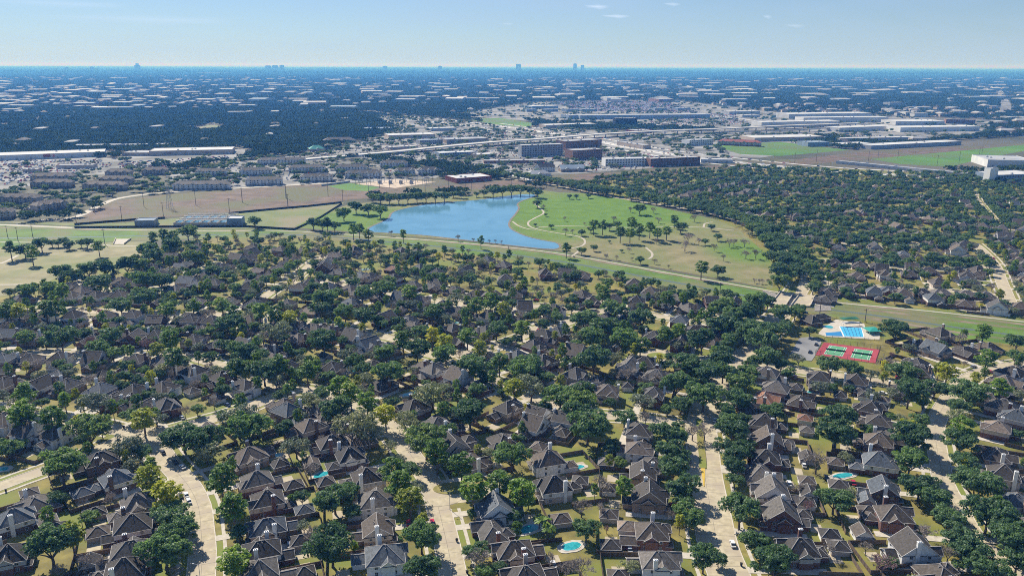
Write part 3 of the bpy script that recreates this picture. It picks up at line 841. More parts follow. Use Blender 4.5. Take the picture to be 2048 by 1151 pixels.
def two_storey(seed):
    r = random.Random(seed)
    h = HB()
    W, D, H = r.uniform(10.5, 13), r.uniform(11, 14.5), r.uniform(5.3, 5.8)
    pit = r.uniform(0.66, 0.82)
    x0, x1, y0, y1 = -W / 2, W / 2, -D / 2, D / 2
    h.block(x0, x1, y0, y1, H, 'hip' if seed % 4 else 'gable', r.choice(['x', 'y']) if seed % 4 == 0 else None, pit)
    gw = r.uniform(4.6, 5.8)                                   # front cross gable
    gx = r.choice([x0 + gw / 2 + 0.3, x1 - gw / 2 - 0.3])
    h.block(gx - gw / 2, gx + gw / 2, y0 - 1.5, y0 + 4.5, H - 0.05, 'gable' if r.random() < 0.6 else 'hip', 'y', pit * 1.05)
    if r.random() < 0.7:                                        # side dormer gable
        sx = x0 if gx > 0 else x1
        gy = r.uniform(-1, 2)
        if sx < 0: h.block(x0 - 0.9, x0 + 5, gy - 2.6, gy + 2.6, H - 0.1, 'gable', 'x', pit)
        else: h.block(x1 - 5, x1 + 0.9, gy - 2.6, gy + 2.6, H - 0.1, 'gable', 'x', pit)
    ww = r.uniform(5.5, 7.5)                                    # rear one-storey wing
    wx = r.choice([x0 + ww / 2, x1 - ww / 2, 0])
    wd = r.uniform(3.5, 6.5)
    h.block(wx - ww / 2, wx + ww / 2, y1 - 0.5, y1 + wd, 2.8, 'hip' if r.random() < 0.6 else 'gable', 'y', 0.55)
    px = x0 + 1.8 if gx > 0 else x1 - 1.8                       # porch roof
    h.block(px - 1.8, px + 1.8, y0 - 1.6, y0 + 0.6, 2.75, 'hip', 'x', 0.5, caps=False)
    h.wins(x0, x1, y0, y1, 4.25, 'b', 3); h.wins(x0, x1, y0, y1, 4.25, 'l', 2); h.wins(x0, x1, y0, y1, 4.25, 'r', 2)
    h.wins(x0, x1, y0, y1, 1.5, 'l', 2); h.wins(x0, x1, y0, y1, 1.5, 'r', 2)
    h.wins(gx - gw / 2, gx + gw / 2, y0 - 1.5, 0, 4.2, 'f', 2); h.wins(gx - gw / 2, gx + gw / 2, y0 - 1.5, 0, 1.5, 'f', 2)
    h.wins(wx - ww / 2, wx + ww / 2, 0, y1 + wd, 1.5, 'b', 2)
    h.doors.append((px, y0 - 0.02, 0, 'door'))
    cx_ = r.choice([x0 - 0.25, x1 + 0.25]); h.chim.append((cx_, r.uniform(-1, 4), h.top + r.uniform(-0.4, 0.5)))
    h.vents = [(r.uniform(-2, 2), r.uniform(0.5, 2.5)) for _ in range(2)]
    h.H, h.pit, h.W, h.D, h.rear = H, pit, W, D, D / 2 + wd
    return h

def one_storey(seed):
    r = random.Random(seed + 50)
    h = HB()
    W, D, H = r.uniform(13, 16), r.uniform(10.5, 13), r.uniform(2.9, 3.2)
    pit = r.uniform(0.58, 0.72)
    x0, x1, y0, y1 = -W / 2, W / 2, -D / 2, D / 2
    h.block(x0, x1, y0, y1, H, 'hip', None, pit)
    gw = r.uniform(5, 6.5); gx = r.choice([x0 + gw / 2 + 0.2, x1 - gw / 2 - 0.2])
    h.block(gx - gw / 2, gx + gw / 2, y0 - 2.4, y0 + 4, H - 0.05, r.choice(['gable', 'hip']), 'y', pit * 1.1)
    ww = r.uniform(5, 7); wx = -gx * 0.4
    h.block(wx - ww / 2, wx + ww / 2, y1 - 3, y1 + 3.2, H - 0.1, r.choice(['gable', 'hip']), 'y', pit)
    h.wins(x0, x1, y0, y1, 1.5, 'b', 4); h.wins(x0, x1, y0, y1, 1.5, 'l', 2); h.wins(x0, x1, y0, y1, 1.5, 'r', 2)
    h.wins(gx - gw / 2, gx + gw / 2, y0 - 2.4, 0, 1.5, 'f', 2)
    h.doors.append((-gx * 0.3, y0 - 0.02, 0, 'door'))
    h.chim.append((r.choice([x0 - 0.2, x1 + 0.2]), r.uniform(-1, 2), h.top + 0.5))
    h.H, h.pit, h.W, h.D, h.rear = H, pit, W, D, D / 2 + 3.2
    return h

def garage(seed):
    r = random.Random(seed + 90)
    h = HB()
    W, D = (6.8, 6.8) if seed % 3 == 0 else (r.uniform(6.6, 7.4), r.uniform(7.2, 9.0))
    h.block(-W / 2, W / 2, -D / 2, D / 2, 2.75, 'gable' if seed % 4 == 3 else 'hip', None, r.uniform(0.55, 0.72))
    h.doors.append((0, -D / 2 - 0.02, 0, 'garage_door'))
    h.wins(-W / 2, W / 2, -D / 2, D / 2, 1.6, 'b', 1)
    h.W, h.D, h.rear = W, D, D / 2
    return h

def win_mesh():
    mb = MB()
    mb.box(-0.62, 0.62, -0.06, 0.03, -0.8, 0.8, 0)
    mb.poly([(-0.52, -0.065, -0.7), (0.52, -0.065, -0.7), (0.52, -0.065, 0.7), (-0.52, -0.065, 0.7)], 1)
    mb.box(-0.03, 0.03, -0.085, -0.066, -0.7, 0.7, 0)
    mb.box(-0.52, 0.52, -0.08, -0.066, -0.03, 0.03, 0)
    return mb.mesh('window', [M_TRIM, M_GLASS])
ME_WIN = win_mesh()
mb = MB(); mb.box(-0.55, 0.55, -0.08, 0.02, 0, 2.15); ME_DOOR = mb.mesh('door', [plain('door_paint', (0.16, 0.06, 0.04))])
mb = MB(); mb.box(-2.45, 2.45, -0.06, 0.02, 0, 2.15)
for q in range(1, 4): mb.box(-2.4, 2.4, -0.075, -0.061, q * 0.54 - 0.02, q * 0.54 + 0.02)
ME_GDOOR = mb.mesh('garage_door', [M_WHITE])
mb = MB(); mb.box(-0.12, 0.12, -0.12, 0.12, 0, 0.55); ME_VENT = mb.mesh('roof_vent', [M_STEEL])

VAR = {}
def finish(key, h):
    d = dict(h=h)
    for nm in ('low', 'up', 'roof', 'trim'):
        mbx = getattr(h, nm)
        if nm == 'roof':
            n0 = len(mbx.v); mbx.v += h.cap.v; mbx.f += [tuple(i + n0 for i in q) for q in h.cap.f]; mbx.m += [1] * len(h.cap.f)
        d[nm] = mbx.mesh(f'{key}_{nm}', [M_TRIM, M_CAP] if nm == 'roof' else [M_TRIM]) if mbx.f else None
    ch = []
    for x, y, z in h.chim:
        m1 = MB(); m1.box(-0.55, 0.55, -0.8, 0.8, 0, z)
        m2 = MB(); m2.box(-0.65, 0.65, -0.9, 0.9, z, z + 0.18); m2.box(-0.2, 0.2, -0.55, -0.15, z + 0.18, z + 0.6); m2.box(-0.2, 0.2, 0.15, 0.55, z + 0.18, z + 0.6)
        ch.append((x, y, m1.mesh('chimney', [M_TRIM]), m2.mesh('chimney_cap', [M_WHITE])))
    d['ch'] = ch
    VAR[key] = d
for s in range(12): finish(f'two{s}', two_storey(s))
for s in range(6): finish(f'one{s}', one_storey(s))
for s in range(5): finish(f'gar{s}', garage(s))

PLACED = []          # (x, y, radius)
def spot_free(x, y, r):
    return all((x - a) ** 2 + (y - b) ** 2 > (r + c) ** 2 for a, b, c in PLACED)

HOUSES = []
def build_house(kind, x, y, rz, key, roofc, wallc, upc, detail, mirror):
    d = VAR[key]; h = d['h']
    name = {'two': 'two_storey_house', 'one': 'bungalow', 'gar': 'detached_garage'}[kind]
    root = empty(name, (x, y, 0), rz)
    root.scale = (-0.93 if mirror else 0.93, 0.93, 0.93)
    link('wall', d['low'], root, mat=WALLS[wallc])
    if d['up'] is not None: link('upper_wall', d['up'], root, mat=WALLS[upc])
    rf = link('roof', d['roof'], root, mat=ROOFS[roofc])
    link('fascia', d['trim'], root, mat=M_TRIM)
    if detail >= 1:
        for cx_, cy_, m1, m2 in d['ch']:
            c = link('chimney', m1, root, (cx_, cy_, 0), mat=WALLS['white'] if random.random() < 0.45 else WALLS[wallc])
            link('chimney_cap', m2, c)
        for dx, dy, dz, nm in h.doors:
            link(nm, ME_GDOOR if nm == 'garage_door' else ME_DOOR, root, (dx, dy, dz))
    if detail >= 2:
        for wx, wy, wz, wr in h.win:
            link('window', ME_WIN, root, (wx, wy, wz), wr)
    return root

def place_house(kind, px, py, roofc=None, wallc=None, upc=None, snap=False):
    zc = 5.5 if kind == 'two' else 3.2
    g = G(px, py, zc)
    x, y = g.x, g.y
    st, j, dist = nearest_street(x, y, True)
    s = STREETS[st]
    c, t = s['c'][j], s['tan'][j]
    v = np.array([x, y]) - c
    side = 1 if v[0] * t[1] - v[1] * t[0] > 0 else -1           # 1: right of the street's direction
    n = np.array([t[1], -t[0]]) * side                          # from the street to the house
    rz = math.atan2(n[1], n[0]) - math.pi / 2
    half = 8.0 if kind == 'two' else (8.5 if kind == 'one' else 4.0)
    need = s['w'] / 2 + 4.2 + half - dist
    if need > 0 and kind != 'gar':
        x, y = x + n[0] * need, y + n[1] * need
    r = {'two': 6.0, 'one': 6.3, 'gar': 3.4}[kind]
    if road_clear(x, y) < r - 0.5 or not spot_free(x, y, r * 0.92):
        return False
    PLACED.append((x, y, r))
    ry = 560
    detail = 2 if py > 860 else (1 if py > 640 else 0)
    key = {'two': f'two{random.randrange(12)}', 'one': f'one{random.randrange(6)}', 'gar': f'gar{random.randrange(5)}'}[kind]
    roofc = roofc or random.choices(['charcoal', 'brown', 'grey', 'slate', 'tan'], [5, 5, 3, 1.2, 0.6])[0]
    wallc = wallc or random.choices(['red brick', 'brown brick', 'tan brick', 'beige'], [3, 3, 3, 1.2])[0]
    upc = upc or random.choices(['white', 'beige', 'grey', wallc], [2, 3, 1.5, 3])[0]
    if kind == 'gar': wallc = random.choice(['beige', 'white', 'tan brick', 'beige'])
    HOUSES.append(dict(kind=kind, x=x, y=y, rz=rz, key=key, roofc=roofc, wallc=wallc, upc=upc, detail=detail, mirror=random.random() < 0.5, st=st, j=j, side=side, dist=dist, n=n, px=px, py=py))
    return True

HL = {
 'T1': 'w30,130 w190,190 w360,210 o240,370 t660,380 s760,500 G540,590 g190,590 t900,660 g620,720 o230,680 t870,800 g640,850 t860,970 g590,1050 t820,1100 t90,760 g310,770 g370,820 t60,1000 o110,1130 o40,650',
 'T2': 't310,60 t460,160 t600,270 t720,350 t830,490 g470,400 g560,520 g260,400 t60,350 o230,460 t110,510 g350,540 t180,640 G420,700 t180,820 g320,800 g400,900 t140,970 t130,1100 g420,1110 w890,640 t900,830 w950,1000 t1390,290 t1300,150 g1500,240 o1720,260 g1960,290 w1680,700 o1640,850 t1800,970 t1870,1140 t1760,40 o1860,100 t1930,150 o2000,210',
 'T3': 'w480,380 t520,550 g690,510 g560,760 g860,390 t1080,190 w1070,310 t1100,470 g870,560 t1140,620 g880,730 r1160,850 g1000,810 g890,930 w1210,1040 w590,110 o460,220 g570,200 t410,80 g940,1130',
 'T4': 't330,130 t350,250 r340,370 t380,590 r440,740 t560,960 o660,1110 x600,105 g610,180 g480,270 g610,360 g610,510 g620,590 g600,650 g580,730 g760,860 g820,940 t1080,130 t1080,260 t1080,390 g800,390 g820,540 s1110,570 g1000,640 t1180,740 g1010,710 g970,850 w1310,950 o1480,1140 o1030,40 x1140,40 t1900,30 t1860,170 t1980,100 o1850,350 t1900,470 s1980,650 t2010,320',
 'T5': 't470,100 t560,60 t640,100 t800,80 t880,20 w50,230 w290,220 w480,230 r690,230 w870,225 t1020,260 t1250,250 t1390,260 t1640,260 t1930,300 g30,290 g140,290 g340,290 g740,290 g930,290 g1110,300 g1290,310 t60,350 t190,370 t390,350 o540,345 o590,400 r880,370 t1020,360 t1270,390 o1440,420 t1600,410 o1750,450 r1960,380 t20,510 w110,520 w390,500 t620,510 t890,515 t1110,550 w1270,590 r1460,630 w1620,690 g40,590 g380,600 g710,610 g830,590 g930,630 g1260,715 g1420,760 t30,670 t260,680 t440,680 s660,710 t880,720 w1070,700 r1090,810 g1190,800 t1890,560 t760,750',
 'T6': 't390,40 t60,40 t160,60 o450,200 t310,150 o620,190 o760,210 t350,310 t70,250 r950,240 o1100,260 s1050,110 t1180,130 g1060,180 t1330,160 o1430,200 t1620,230 t1830,40 t1860,150 t1400,310 o1540,370 w840,410 t970,440 g870,535 t740,360 t590,330 t600,570 r360,540 g560,490 t60,660 t1270,580 w1430,620 o1570,690 t1740,790 t1140,820 g1230,690 o1820,490 o1930,420 t1990,520 t1990,350 o730,140',
 'T7': 't290,50 t330,140 w540,190 t700,90 t760,110 g680,160 t1040,20 w1150,70 t1330,110 t1550,130 t1700,150 t1040,160 s1350,250 r1170,360 g1260,370 r1350,400 o1450,320 r510,380 g390,420 t660,460 g520,460 o500,540 o860,450 t660,610 g800,640 t870,720 g1000,680 t1010,560 t1190,620 r1170,740',
 'T8': 't870,50 t1050,70 w1240,80 t1440,110 o1640,150 w1860,170 t2010,170 t1480,340 o1350,420 t1450,440 o1330,540 t1400,560 t1960,600 t350,600 t410,700 X330,770 g540,690 t690,630 t930,650 g990,740 g830,740 o1020,800 o1220,650 g1110,770 o560,790 t1880,790 t1960,810',
 'U4': 't1100,680 t1280,640 o1280,710 t1120,710 w1660,720 o1480,770 o1450,590 w1600,550 s1240,580 g1330,590 s900,600 o820,540 o810,490 t720,440 t640,400 t1070,430 t1200,400 t1250,440 w1350,460 w1430,470 o1050,350 o1130,370 o1200,540 g1320,530 t1590,530 t1640,390 t1540,400 b1690,270 b1820,310 o1990,330 t1890,410 t1990,440 t2000,500 t1900,460 t1580,210 t1580,170 t1640,240 t490,100 t560,100 o340,80 t210,170 t290,170 t850,140 t1060,140 o1170,100 t1380,105',
 'U2': 't750,555 t620,590 t560,640 t550,670 r1060,560 r1160,570 X1010,680 s1180,670 t1290,700 t850,730 t1010,735 t80,575 t60,610 t100,690 t180,800 t90,790 t1730,650 t1620,620 t1480,690 o1290,770 t1740,740',
 'U1': 't1300,530 t1300,570 t1000,670 t1130,600 t1520,600 t1640,590 t1660,690 t1440,670 t1840,550 t1660,540 t800,760 t550,770 o520,820 t1140,750 s1290,780 t1400,770 t1640,780 t1960,790',
 'U3': 't60,620 t200,640 t590,700 t460,700 o700,720'}
CODE = {'t': ('two', {}), 'w': ('two', dict(wallc='white', upc='white')), 'r': ('two', dict(wallc='red brick', upc='red brick')), 'o': ('one', {}), 's': ('two', dict(roofc='slate')), 'b': ('one', dict(roofc='tan')),
        'g': ('gar', {}), 'G': ('gar', dict(roofc='slate')), 'x': ('gar', dict(roofc='terracotta')), 'X': ('one', dict(roofc='terracotta'))}
for t, txt in HL.items():
    for it in txt.split():
        k, kw = CODE[it[0]]
        zx, zy = map(float, it[1:].split(','))
        p = tp(t, zx, zy)
        place_house(k, p[0], p[1], **kw)
POOLS = [('T1', 1775, 372, 4, 2.6, 0.2, 'small teal garden pool beside the corner of the left block'), ('T1', 0, 455, 3.5, 3, 0, 'teal garden pool cut by the left edge'), ('T2', 525, 482, 4, 2.8, 0.5, 'blue garden pool between back-yard garages of the middle block'), ('T2', 1890, 845, 4.8, 3.4, 0.2, 'teal kidney pool behind the white chimney house'), ('T3', 632, 958, 4, 3.6, 0, 'deep teal round pool beside the dark-roofed wing'),
          ('T4', 830, 475, 5.2, 2.6, 0.1, 'turquoise kidney pool between garages right of the boulevard'), ('T6', 722, 600, 5, 3.0, 0.1, 'bright turquoise pool behind the white house in the centre'), ('T6', 1112, 748, 4.2, 2.6, 0.3, 'teal pool by the fence of the central block'), ('T6', 1395, 282, 5, 2.4, 0.1, 'narrow teal pool shaded by yellow-green trees'), ('T8', 650, 730, 4, 2.6, 0.1, 'pale teal pool below the court street'), ('U2', 820, 685, 4, 3, 0, 'small bright teal pool near the lakeside lane'), ('T3', 670, 440, 3.6, 2.4, 0.1, 'pale green covered pool on the bright lawn')]
POOLXY = []
for a in POOLS:
    v = G(*tp(a[0], a[1], a[2])); x, y = v.x, v.y
    for _ in range(6):
        for hx, hy, hr in PLACED:
            d = math.hypot(x - hx, y - hy)
            if d < hr + 5.2:
                x += (x - hx) / max(d, 0.1) * (hr + 5.2 - d); y += (y - hy) / max(d, 0.1) * (hr + 5.2 - d)
    POOLXY.append((x, y))
PLACED += [(x, y, 4.6) for x, y in POOLXY]
# other homes glimpsed between the trees, along the same streets
for st in ('oak court', 'north oak street', 'wooded lane', 'inner oak lane', 'middle east street', 'bank street', 'east street', 'lakeside street', 'lakeside lane', 'field lane', 'upper street', 'gabled row', 'central street', 'left street', 'shady street', 'middle street', 'boulevard', 'closed circle'):
    s = STREETS[st]
    L = s['cum'][-1]
    for sd in (-1, 1):
        q = 10.0
        while q < L - 8:
            j = int(np.searchsorted(s['cum'], q)); j = min(j, len(s['c']) - 1)
            n = np.array([s['tan'][j][1], -s['tan'][j][0]]) * sd
            p = s['c'][j] + n * (s['w'] / 2 + 14.5 + random.uniform(0, 2))
            ppx = to_px(p[0], p[1], 4)
            inpark = in_poly([ppx[0]], [ppx[1]], PARK)[0] or in_poly([ppx[0]], [ppx[1]], CHAN_UP + CHAN_LO[::-1])[0]
            bad = in_poly([ppx[0]], [ppx[1]], [(1520, 600), (1780, 610), (1780, 745), (1560, 735), (1500, 700)])[0] or in_poly([ppx[0]], [ppx[1]], [(-100, 480), (300, 480), (240, 530), (120, 548), (60, 590), (-100, 600)])[0]
            if not inpark and not bad and -60 < ppx[0] < 2110 and ppx[1] < 1230:
                n2 = sum(1 for h in HOUSES if h['kind'] == 'two')
                place_house('two' if n2 < 296 and random.random() < 0.6 else 'one', ppx[0], ppx[1])
            q += random.uniform(16.5, 20)
for h in HOUSES:
    h['obj'] = build_house(h['kind'], h['x'], h['y'], h['rz'], h['key'], h['roofc'], h['wallc'], h['upc'], h['detail'], h['mirror'])

def street_words(st, j, side):
    """(end of the street counted from, side of the street, sign of the order) as the photo shows them"""
    s = STREETS[st]
    a, b = to_px(*s['c'][max(j - 3, 0)]), to_px(*s['c'][min(j + 3, len(s['c']) - 1)])
    A, B = to_px(*s['c'][0]), to_px(*s['c'][-1])
    steep = abs(B[1] - A[1]) * 1.6 > abs(B[0] - A[0])
    t = s['tan'][len(s['c']) // 2]
    n = np.array([t[1], -t[0]]) * side
    if steep:
        end, sign = 'bottom', (1 if A[1] > B[1] else -1)
        sw = 'right' if n[0] > 0 else 'left'
    else:
        end, sign = 'left', (1 if A[0] < B[0] else -1)
        sw = 'far' if n[1] > 0 else 'near'
    return end, sw, sign

groups = {}
for h in HOUSES:
    groups.setdefault((h['kind'], h['st'], h['side']), []).append(h)
for (kind, st, side), hs in groups.items():
    end, sw, sign = street_words(st, hs[0]['j'], side)
    hs.sort(key=lambda h: sign * (h['j'] + 0.001 * h['dist']))
    for i, h in enumerate(hs):
        o = ordinal(i + 1)
        rw = ROOF_WORD[h['roofc']]
        if kind == 'two':
            wc = h['wallc'] if h['wallc'] == h['upc'] else h['upc'] + ' topped'
            lab = f"{rw} roofed {wc} two-storey house, {o} from {end} on {sw} side of {st}"
        elif kind == 'one':
            lab = f"{rw} roofed single-storey house, {o} from {end} on {sw} side of {st}"
        else:
            lab = f"small {rw} roofed detached garage, {o} from {end} behind {sw} side of {st}"
        tag(h['obj'], lab, 'garage' if kind == 'gar' else 'house', 'suburban houses' if kind != 'gar' else 'back-yard garages')

# driveways, patios and garden fences
mb = MB(); mb.poly([(-1.9, 0, 0), (1.9, 0, 0), (1.9, 1, 0), (-1.9, 1, 0)])
ME_DRIVE = mb.mesh('driveway', [M_WALK])
mb = MB(); mb.poly([(-3, -2.4, 0), (3, -2.4, 0), (3, 2.4, 0), (-3, 2.4, 0)])
ME_PATIO = mb.mesh('patio', [M_CONC])
nf = 0
FENCES = {}
for q, h in enumerate(HOUSES):
    if h['kind'] == 'gar' or h['py'] < 520:
        continue
    s = STREETS[h['st']]; c = s['c'][h['j']]
    n, t = h['n'], np.array([-h['n'][1], h['n'][0]])
    hh = VAR[h['key']]['h']
    dd = float(np.dot(np.array([h['x'], h['y']]) - c, n))
    if dd < 40:
        sd = random.choice([-1, 1]) * (hh.W / 2 + 1.2)
        L = dd + hh.D / 2 + 2 - s['w'] / 2
        p = np.array([h['x'], h['y']]) + t * sd - n * (dd - s['w'] / 2)
        mid = p + n * L * 0.5
        o = link('driveway', ME_DRIVE, None, (p[0], p[1], 0.145 + 0.0007 * (q % 40)), h['rz'], scale=(1, L, 1))
        tag(o, kind='structure')
    if h['py'] > 640:
        p = np.array([h['x'], h['y']]) + n * (hh.rear + 2.5) + t * random.uniform(-3, 3)
        if road_clear(p[0], p[1]) > 4:
            tag(link('patio', ME_PATIO, None, (p[0], p[1], 0.06 + 0.0005 * (q % 60)), h['rz']), kind='structure')
    if h['py'] > 600:
        W2, back = 9.2, min(hh.rear + 8.5, 21)
        loc = np.array([h['x'], h['y']])
        okb = road_clear(*(loc + n * back)) > 1.5
        if okb:
            yb = back
            mb = MB()
            pts = [(-W2, hh.D / 2 - 2), (-W2, yb), (W2, yb), (W2, hh.D / 2 - 2)]
            def clear_run(a, b):
                for u in np.linspace(0.05, 1, 14):
                    lx, ly = a[0] + (b[0] - a[0]) * u, a[1] + (b[1] - a[1]) * u
                    w_ = loc + t * 0 + np.array([math.cos(h['rz']) * lx - math.sin(h['rz']) * ly, math.sin(h['rz']) * lx + math.cos(h['rz']) * ly])
                    if road_clear(*w_) < 1.0: return False
                    for ax, ay, ar in PLACED:
                        if (ax - h['x']) ** 2 + (ay - h['y']) ** 2 > 0.1 and (ax - w_[0]) ** 2 + (ay - w_[1]) ** 2 < (ar * 0.85) ** 2: return False
                return True
            for a, b in zip(pts, pts[1:]):
                if not clear_run(a, b): continue
                mb.beam((a[0], a[1], 0.9), (b[0], b[1], 0.9), 0.06, 1.8)
                mb.beam((a[0], a[1], 1.83), (b[0], b[1], 1.83), 0.14, 0.06)
                d = math.hypot(b[0] - a[0], b[1] - a[1])
                for k in range(int(d / 2.4) + 1):
                    u = min(1, k * 2.4 / d)
                    xx, yy = a[0] + (b[0] - a[0]) * u, a[1] + (b[1] - a[1]) * u
                    mb.box(xx - 0.07, xx + 0.07, yy - 0.07, yy + 0.07, 0, 1.95)
            if not mb.f: continue
            f = link('garden_fence', mb.mesh('garden_fence', [M_FENCE]), None, (h['x'], h['y'], 0), h['rz'])
            tag(f, 'weathered wooden board fence closing the yard behind the ' + ' '.join(h['obj']['label'].split('house, ')[-1].split()), 'fence', 'wooden yard fences')
            lab = f['label'].split()
            # keep within sixteen words, still naming the house's place
            place = h['obj']['label'].split('house, ')[-1]
            kindw = 'two-storey' if h['kind'] == 'two' else 'single-storey'
            f['label'] = f"wooden yard fence behind {kindw} house {place}"

# ------------------------------------------------------------------ tree shapes
def leaves_mesh(name, clumps, per, size, mat, seed, flat=0.6):
    """clumps: (x, y, z, r) ; leaf quads spread over each clump's surface"""
    g = np.random.default_rng(seed)
    C = np.array(clumps)
    cen = np.repeat(C, per, axis=0)
    n = len(cen)
    d = g.normal(size=(n, 3)); d /= np.linalg.norm(d, axis=1)[:, None]
    d[:, 2] = np.where(d[:, 2] < -0.35, -d[:, 2], d[:, 2])
    rad = cen[:, 3] * g.uniform(0.62, 1.1, n)
    pos = cen[:, :3] + d * rad[:, None] * np.array([1, 1, flat])
    nor = d + g.normal(scale=0.55, size=(n, 3)) + np.array([0, 0, 0.25])
    nor /= np.linalg.norm(nor, axis=1)[:, None]
    a = np.cross(nor, g.normal(size=(n, 3))); a /= np.linalg.norm(a, axis=1)[:, None]
    b = np.cross(nor, a)
    s = g.uniform(size[0], size[1], n)[:, None] / 2
    q = np.stack([pos - a * s - b * s * 0.7, pos + a * s - b * s * 0.5, pos + a * s * 0.8 + b * s, pos - a * s * 0.9 + b * s * 0.8], 1).reshape(-1, 3)
    me = bpy.data.meshes.new(name)
    me.vertices.add(n * 4); me.loops.add(n * 4); me.polygons.add(n)
    me.vertices.foreach_set('co', q.astype(np.float32).ravel())
    me.loops.foreach_set('vertex_index', np.arange(n * 4, dtype=np.int32))
    me.polygons.foreach_set('loop_start', np.arange(0, n * 4, 4, dtype=np.int32))
    me.polygons.foreach_set('loop_total', np.full(n, 4, dtype=np.int32))
    me.materials.append(mat)
    me.update(); me.validate()
    return me

def oak_clumps(g, R_, H, n):
    """clumps over an uneven dome, unit tree: crown radius R_, top at H"""
    out = []
    base = H * 0.3
    lobes = [(math.cos(t) * R_ * 0.55, math.sin(t) * R_ * 0.55, g.uniform(0.8, 1.12)) for t in g.uniform(0, 6.28, 5)] + [(0, 0, 1.1)]
    for i in range(n):
        lx, ly, ls = lobes[i % len(lobes)]
        d = g.normal(size=3); d /= np.linalg.norm(d); d[2] = abs(d[2]) if g.random() < 0.82 else -abs(d[2]) * 0.5
        rr = R_ * 0.52 * ls
        z = base + (H - base) * 0.45 * ls + d[2] * (H - base) * 0.46 * ls
        out.append((lx + d[0] * rr, ly + d[1] * rr, z, R_ * g.uniform(0.15, 0.27)))
    return out

def oak_trunk(seed, R_, H, k=6):
    g = np.random.default_rng(seed)
    mb = MB()
    mb.tube([(0, 0, -0.2), (0.1, 0, H * 0.14), (0.05, 0.1, H * 0.28)], [0.42, 0.32, 0.28], k)
    for i in range(6):
        t = i * 1.05 + g.uniform(-0.3, 0.3)
        e = (math.cos(t) * R_ * 0.6, math.sin(t) * R_ * 0.6, H * g.uniform(0.55, 0.75))
        m = (e[0] * 0.45, e[1] * 0.45, H * 0.42)
        mb.tube([(0.05, 0.05, H * 0.24), m, e], [0.2, 0.14, 0.05], 4)
    return mb.mesh('trunk', [M_BARK])

def pine_clumps(g, H, n):
    out = []
    for i in range(n):
        z = g.uniform(0.42, 1.0)
        rmax = 2.7 * math.sin(math.pi * min(1, (1.08 - z) * 1.25)) + 0.4
        t = g.uniform(0, 6.28); r = rmax * math.sqrt(g.uniform(0.1, 1))
        out.append((math.cos(t) * r, math.sin(t) * r, z * H, g.uniform(0.6, 1.15)))
    return out

def pine_trunk(seed, H):
    g = np.random.default_rng(seed); mb = MB()
    mb.tube([(0, 0, -0.2), (0.1, 0.05, H * 0.5), (0.0, 0.1, H * 0.95)], [0.27, 0.2, 0.05], 6)
    for i in range(10):
        t = g.uniform(0, 6.28); z = H * g.uniform(0.42, 0.85); l = g.uniform(1.2, 2.4)
        mb.tube([(0.05, 0.05, z), (math.cos(t) * l, math.sin(t) * l, z + 0.5)], [0.08, 0.03], 3)
    return mb.mesh('trunk', [M_BARK])

def bare_shape(seed, H, spread, mat):
    g = random.Random(seed)
    tr, br = MB(), MB()
    tr.tube([(0, 0, -0.2), (0, 0, H * 0.28)], [0.26, 0.2], 6)
    def grow(p, d, l, r, lev):
        q = p + d * l
        br.tube([tuple(p), tuple(q)], [max(r, 0.04), max(r * 0.7, 0.028)], 3)
        if lev == 0: return
        for _ in range(3 if lev > 1 else 6):
            a = Vector((g.gauss(0, 1), g.gauss(0, 1), g.gauss(0.25, 0.6))).normalized()
            nd = (d * 0.75 + a * spread).normalized()
            grow(p + d * l * g.uniform(0.55, 1.0), nd, l * g.uniform(0.6, 0.82), r * 0.64, lev - 1)
    for i in range(5):
        t = i * 1.26 + g.uniform(-0.4, 0.4)
        grow(Vector((0, 0, H * 0.26)), Vector((math.cos(t) * 0.55, math.sin(t) * 0.55, 1)).normalized(), H * 0.27, 0.13, 4)
    return tr.mesh('trunk', [M_BARK]), br.mesh('branches', [mat])

def palm_shape(seed):
    g = np.random.default_rng(seed); tr, cr = MB(), MB()
    tr.tube([(0, 0, -0.2), (0.2, 0, 2.5), (0.1, 0.1, 4.6)], [0.2, 0.15, 0.14], 6)
    for i in range(26):
        t = g.uniform(0, 6.28); up = g.uniform(0.0, 1.2); l = g.uniform(1.8, 2.6)
        pts = [(0.1, 0.1, 4.6), (math.cos(t) * l * 0.55, math.sin(t) * l * 0.55, 4.6 + up), (math.cos(t) * l, math.sin(t) * l, 4.4 + up * 0.3)]
        for a, b in zip(pts, pts[1:]):
            cr.beam(a, b, 0.5, 0.03)
    return tr.mesh('trunk', [M_BARK]), cr.mesh('crown', [M_LEAF_PINE])

g0 = np.random.default_rng(3)
SHAPES = {}
SHAPES['oak'] = []
for s in range(7):
    g = np.random.default_rng(100 + s)
    SHAPES['oak'].append((oak_trunk(s, 5.6, 9.0), leaves_mesh('crown', oak_clumps(g, 5.6, 9.0, 96), 62, (0.28, 0.62), M_LEAF_OAK, s)))
SHAPES['light'] = []
for s in range(4):
    g = np.random.default_rng(200 + s)
    SHAPES['light'].append((oak_trunk(20 + s, 5.6, 9.0), leaves_mesh('crown', oak_clumps(g, 5.6, 9.0, 84), 34, (0.24, 0.5), M_LEAF_LIGHT, s)))
SHAPES['pine'] = []
for s in range(5):
    g = np.random.default_rng(300 + s); H = 13.0
    SHAPES['pine'].append((pine_trunk(s, H), leaves_mesh('crown', pine_clumps(g, H, 62), 36, (0.3, 0.62), M_LEAF_PINE, s, 0.7)))
SHAPES['yellow'] = []
for s in range(3):
    g = np.random.default_rng(400 + s); H = 12.0
    SHAPES['yellow'].append((pine_trunk(30 + s, H), leaves_mesh('crown', pine_clumps(g, H, 58), 34, (0.3, 0.6), M_LEAF_YEL, s, 0.7)))
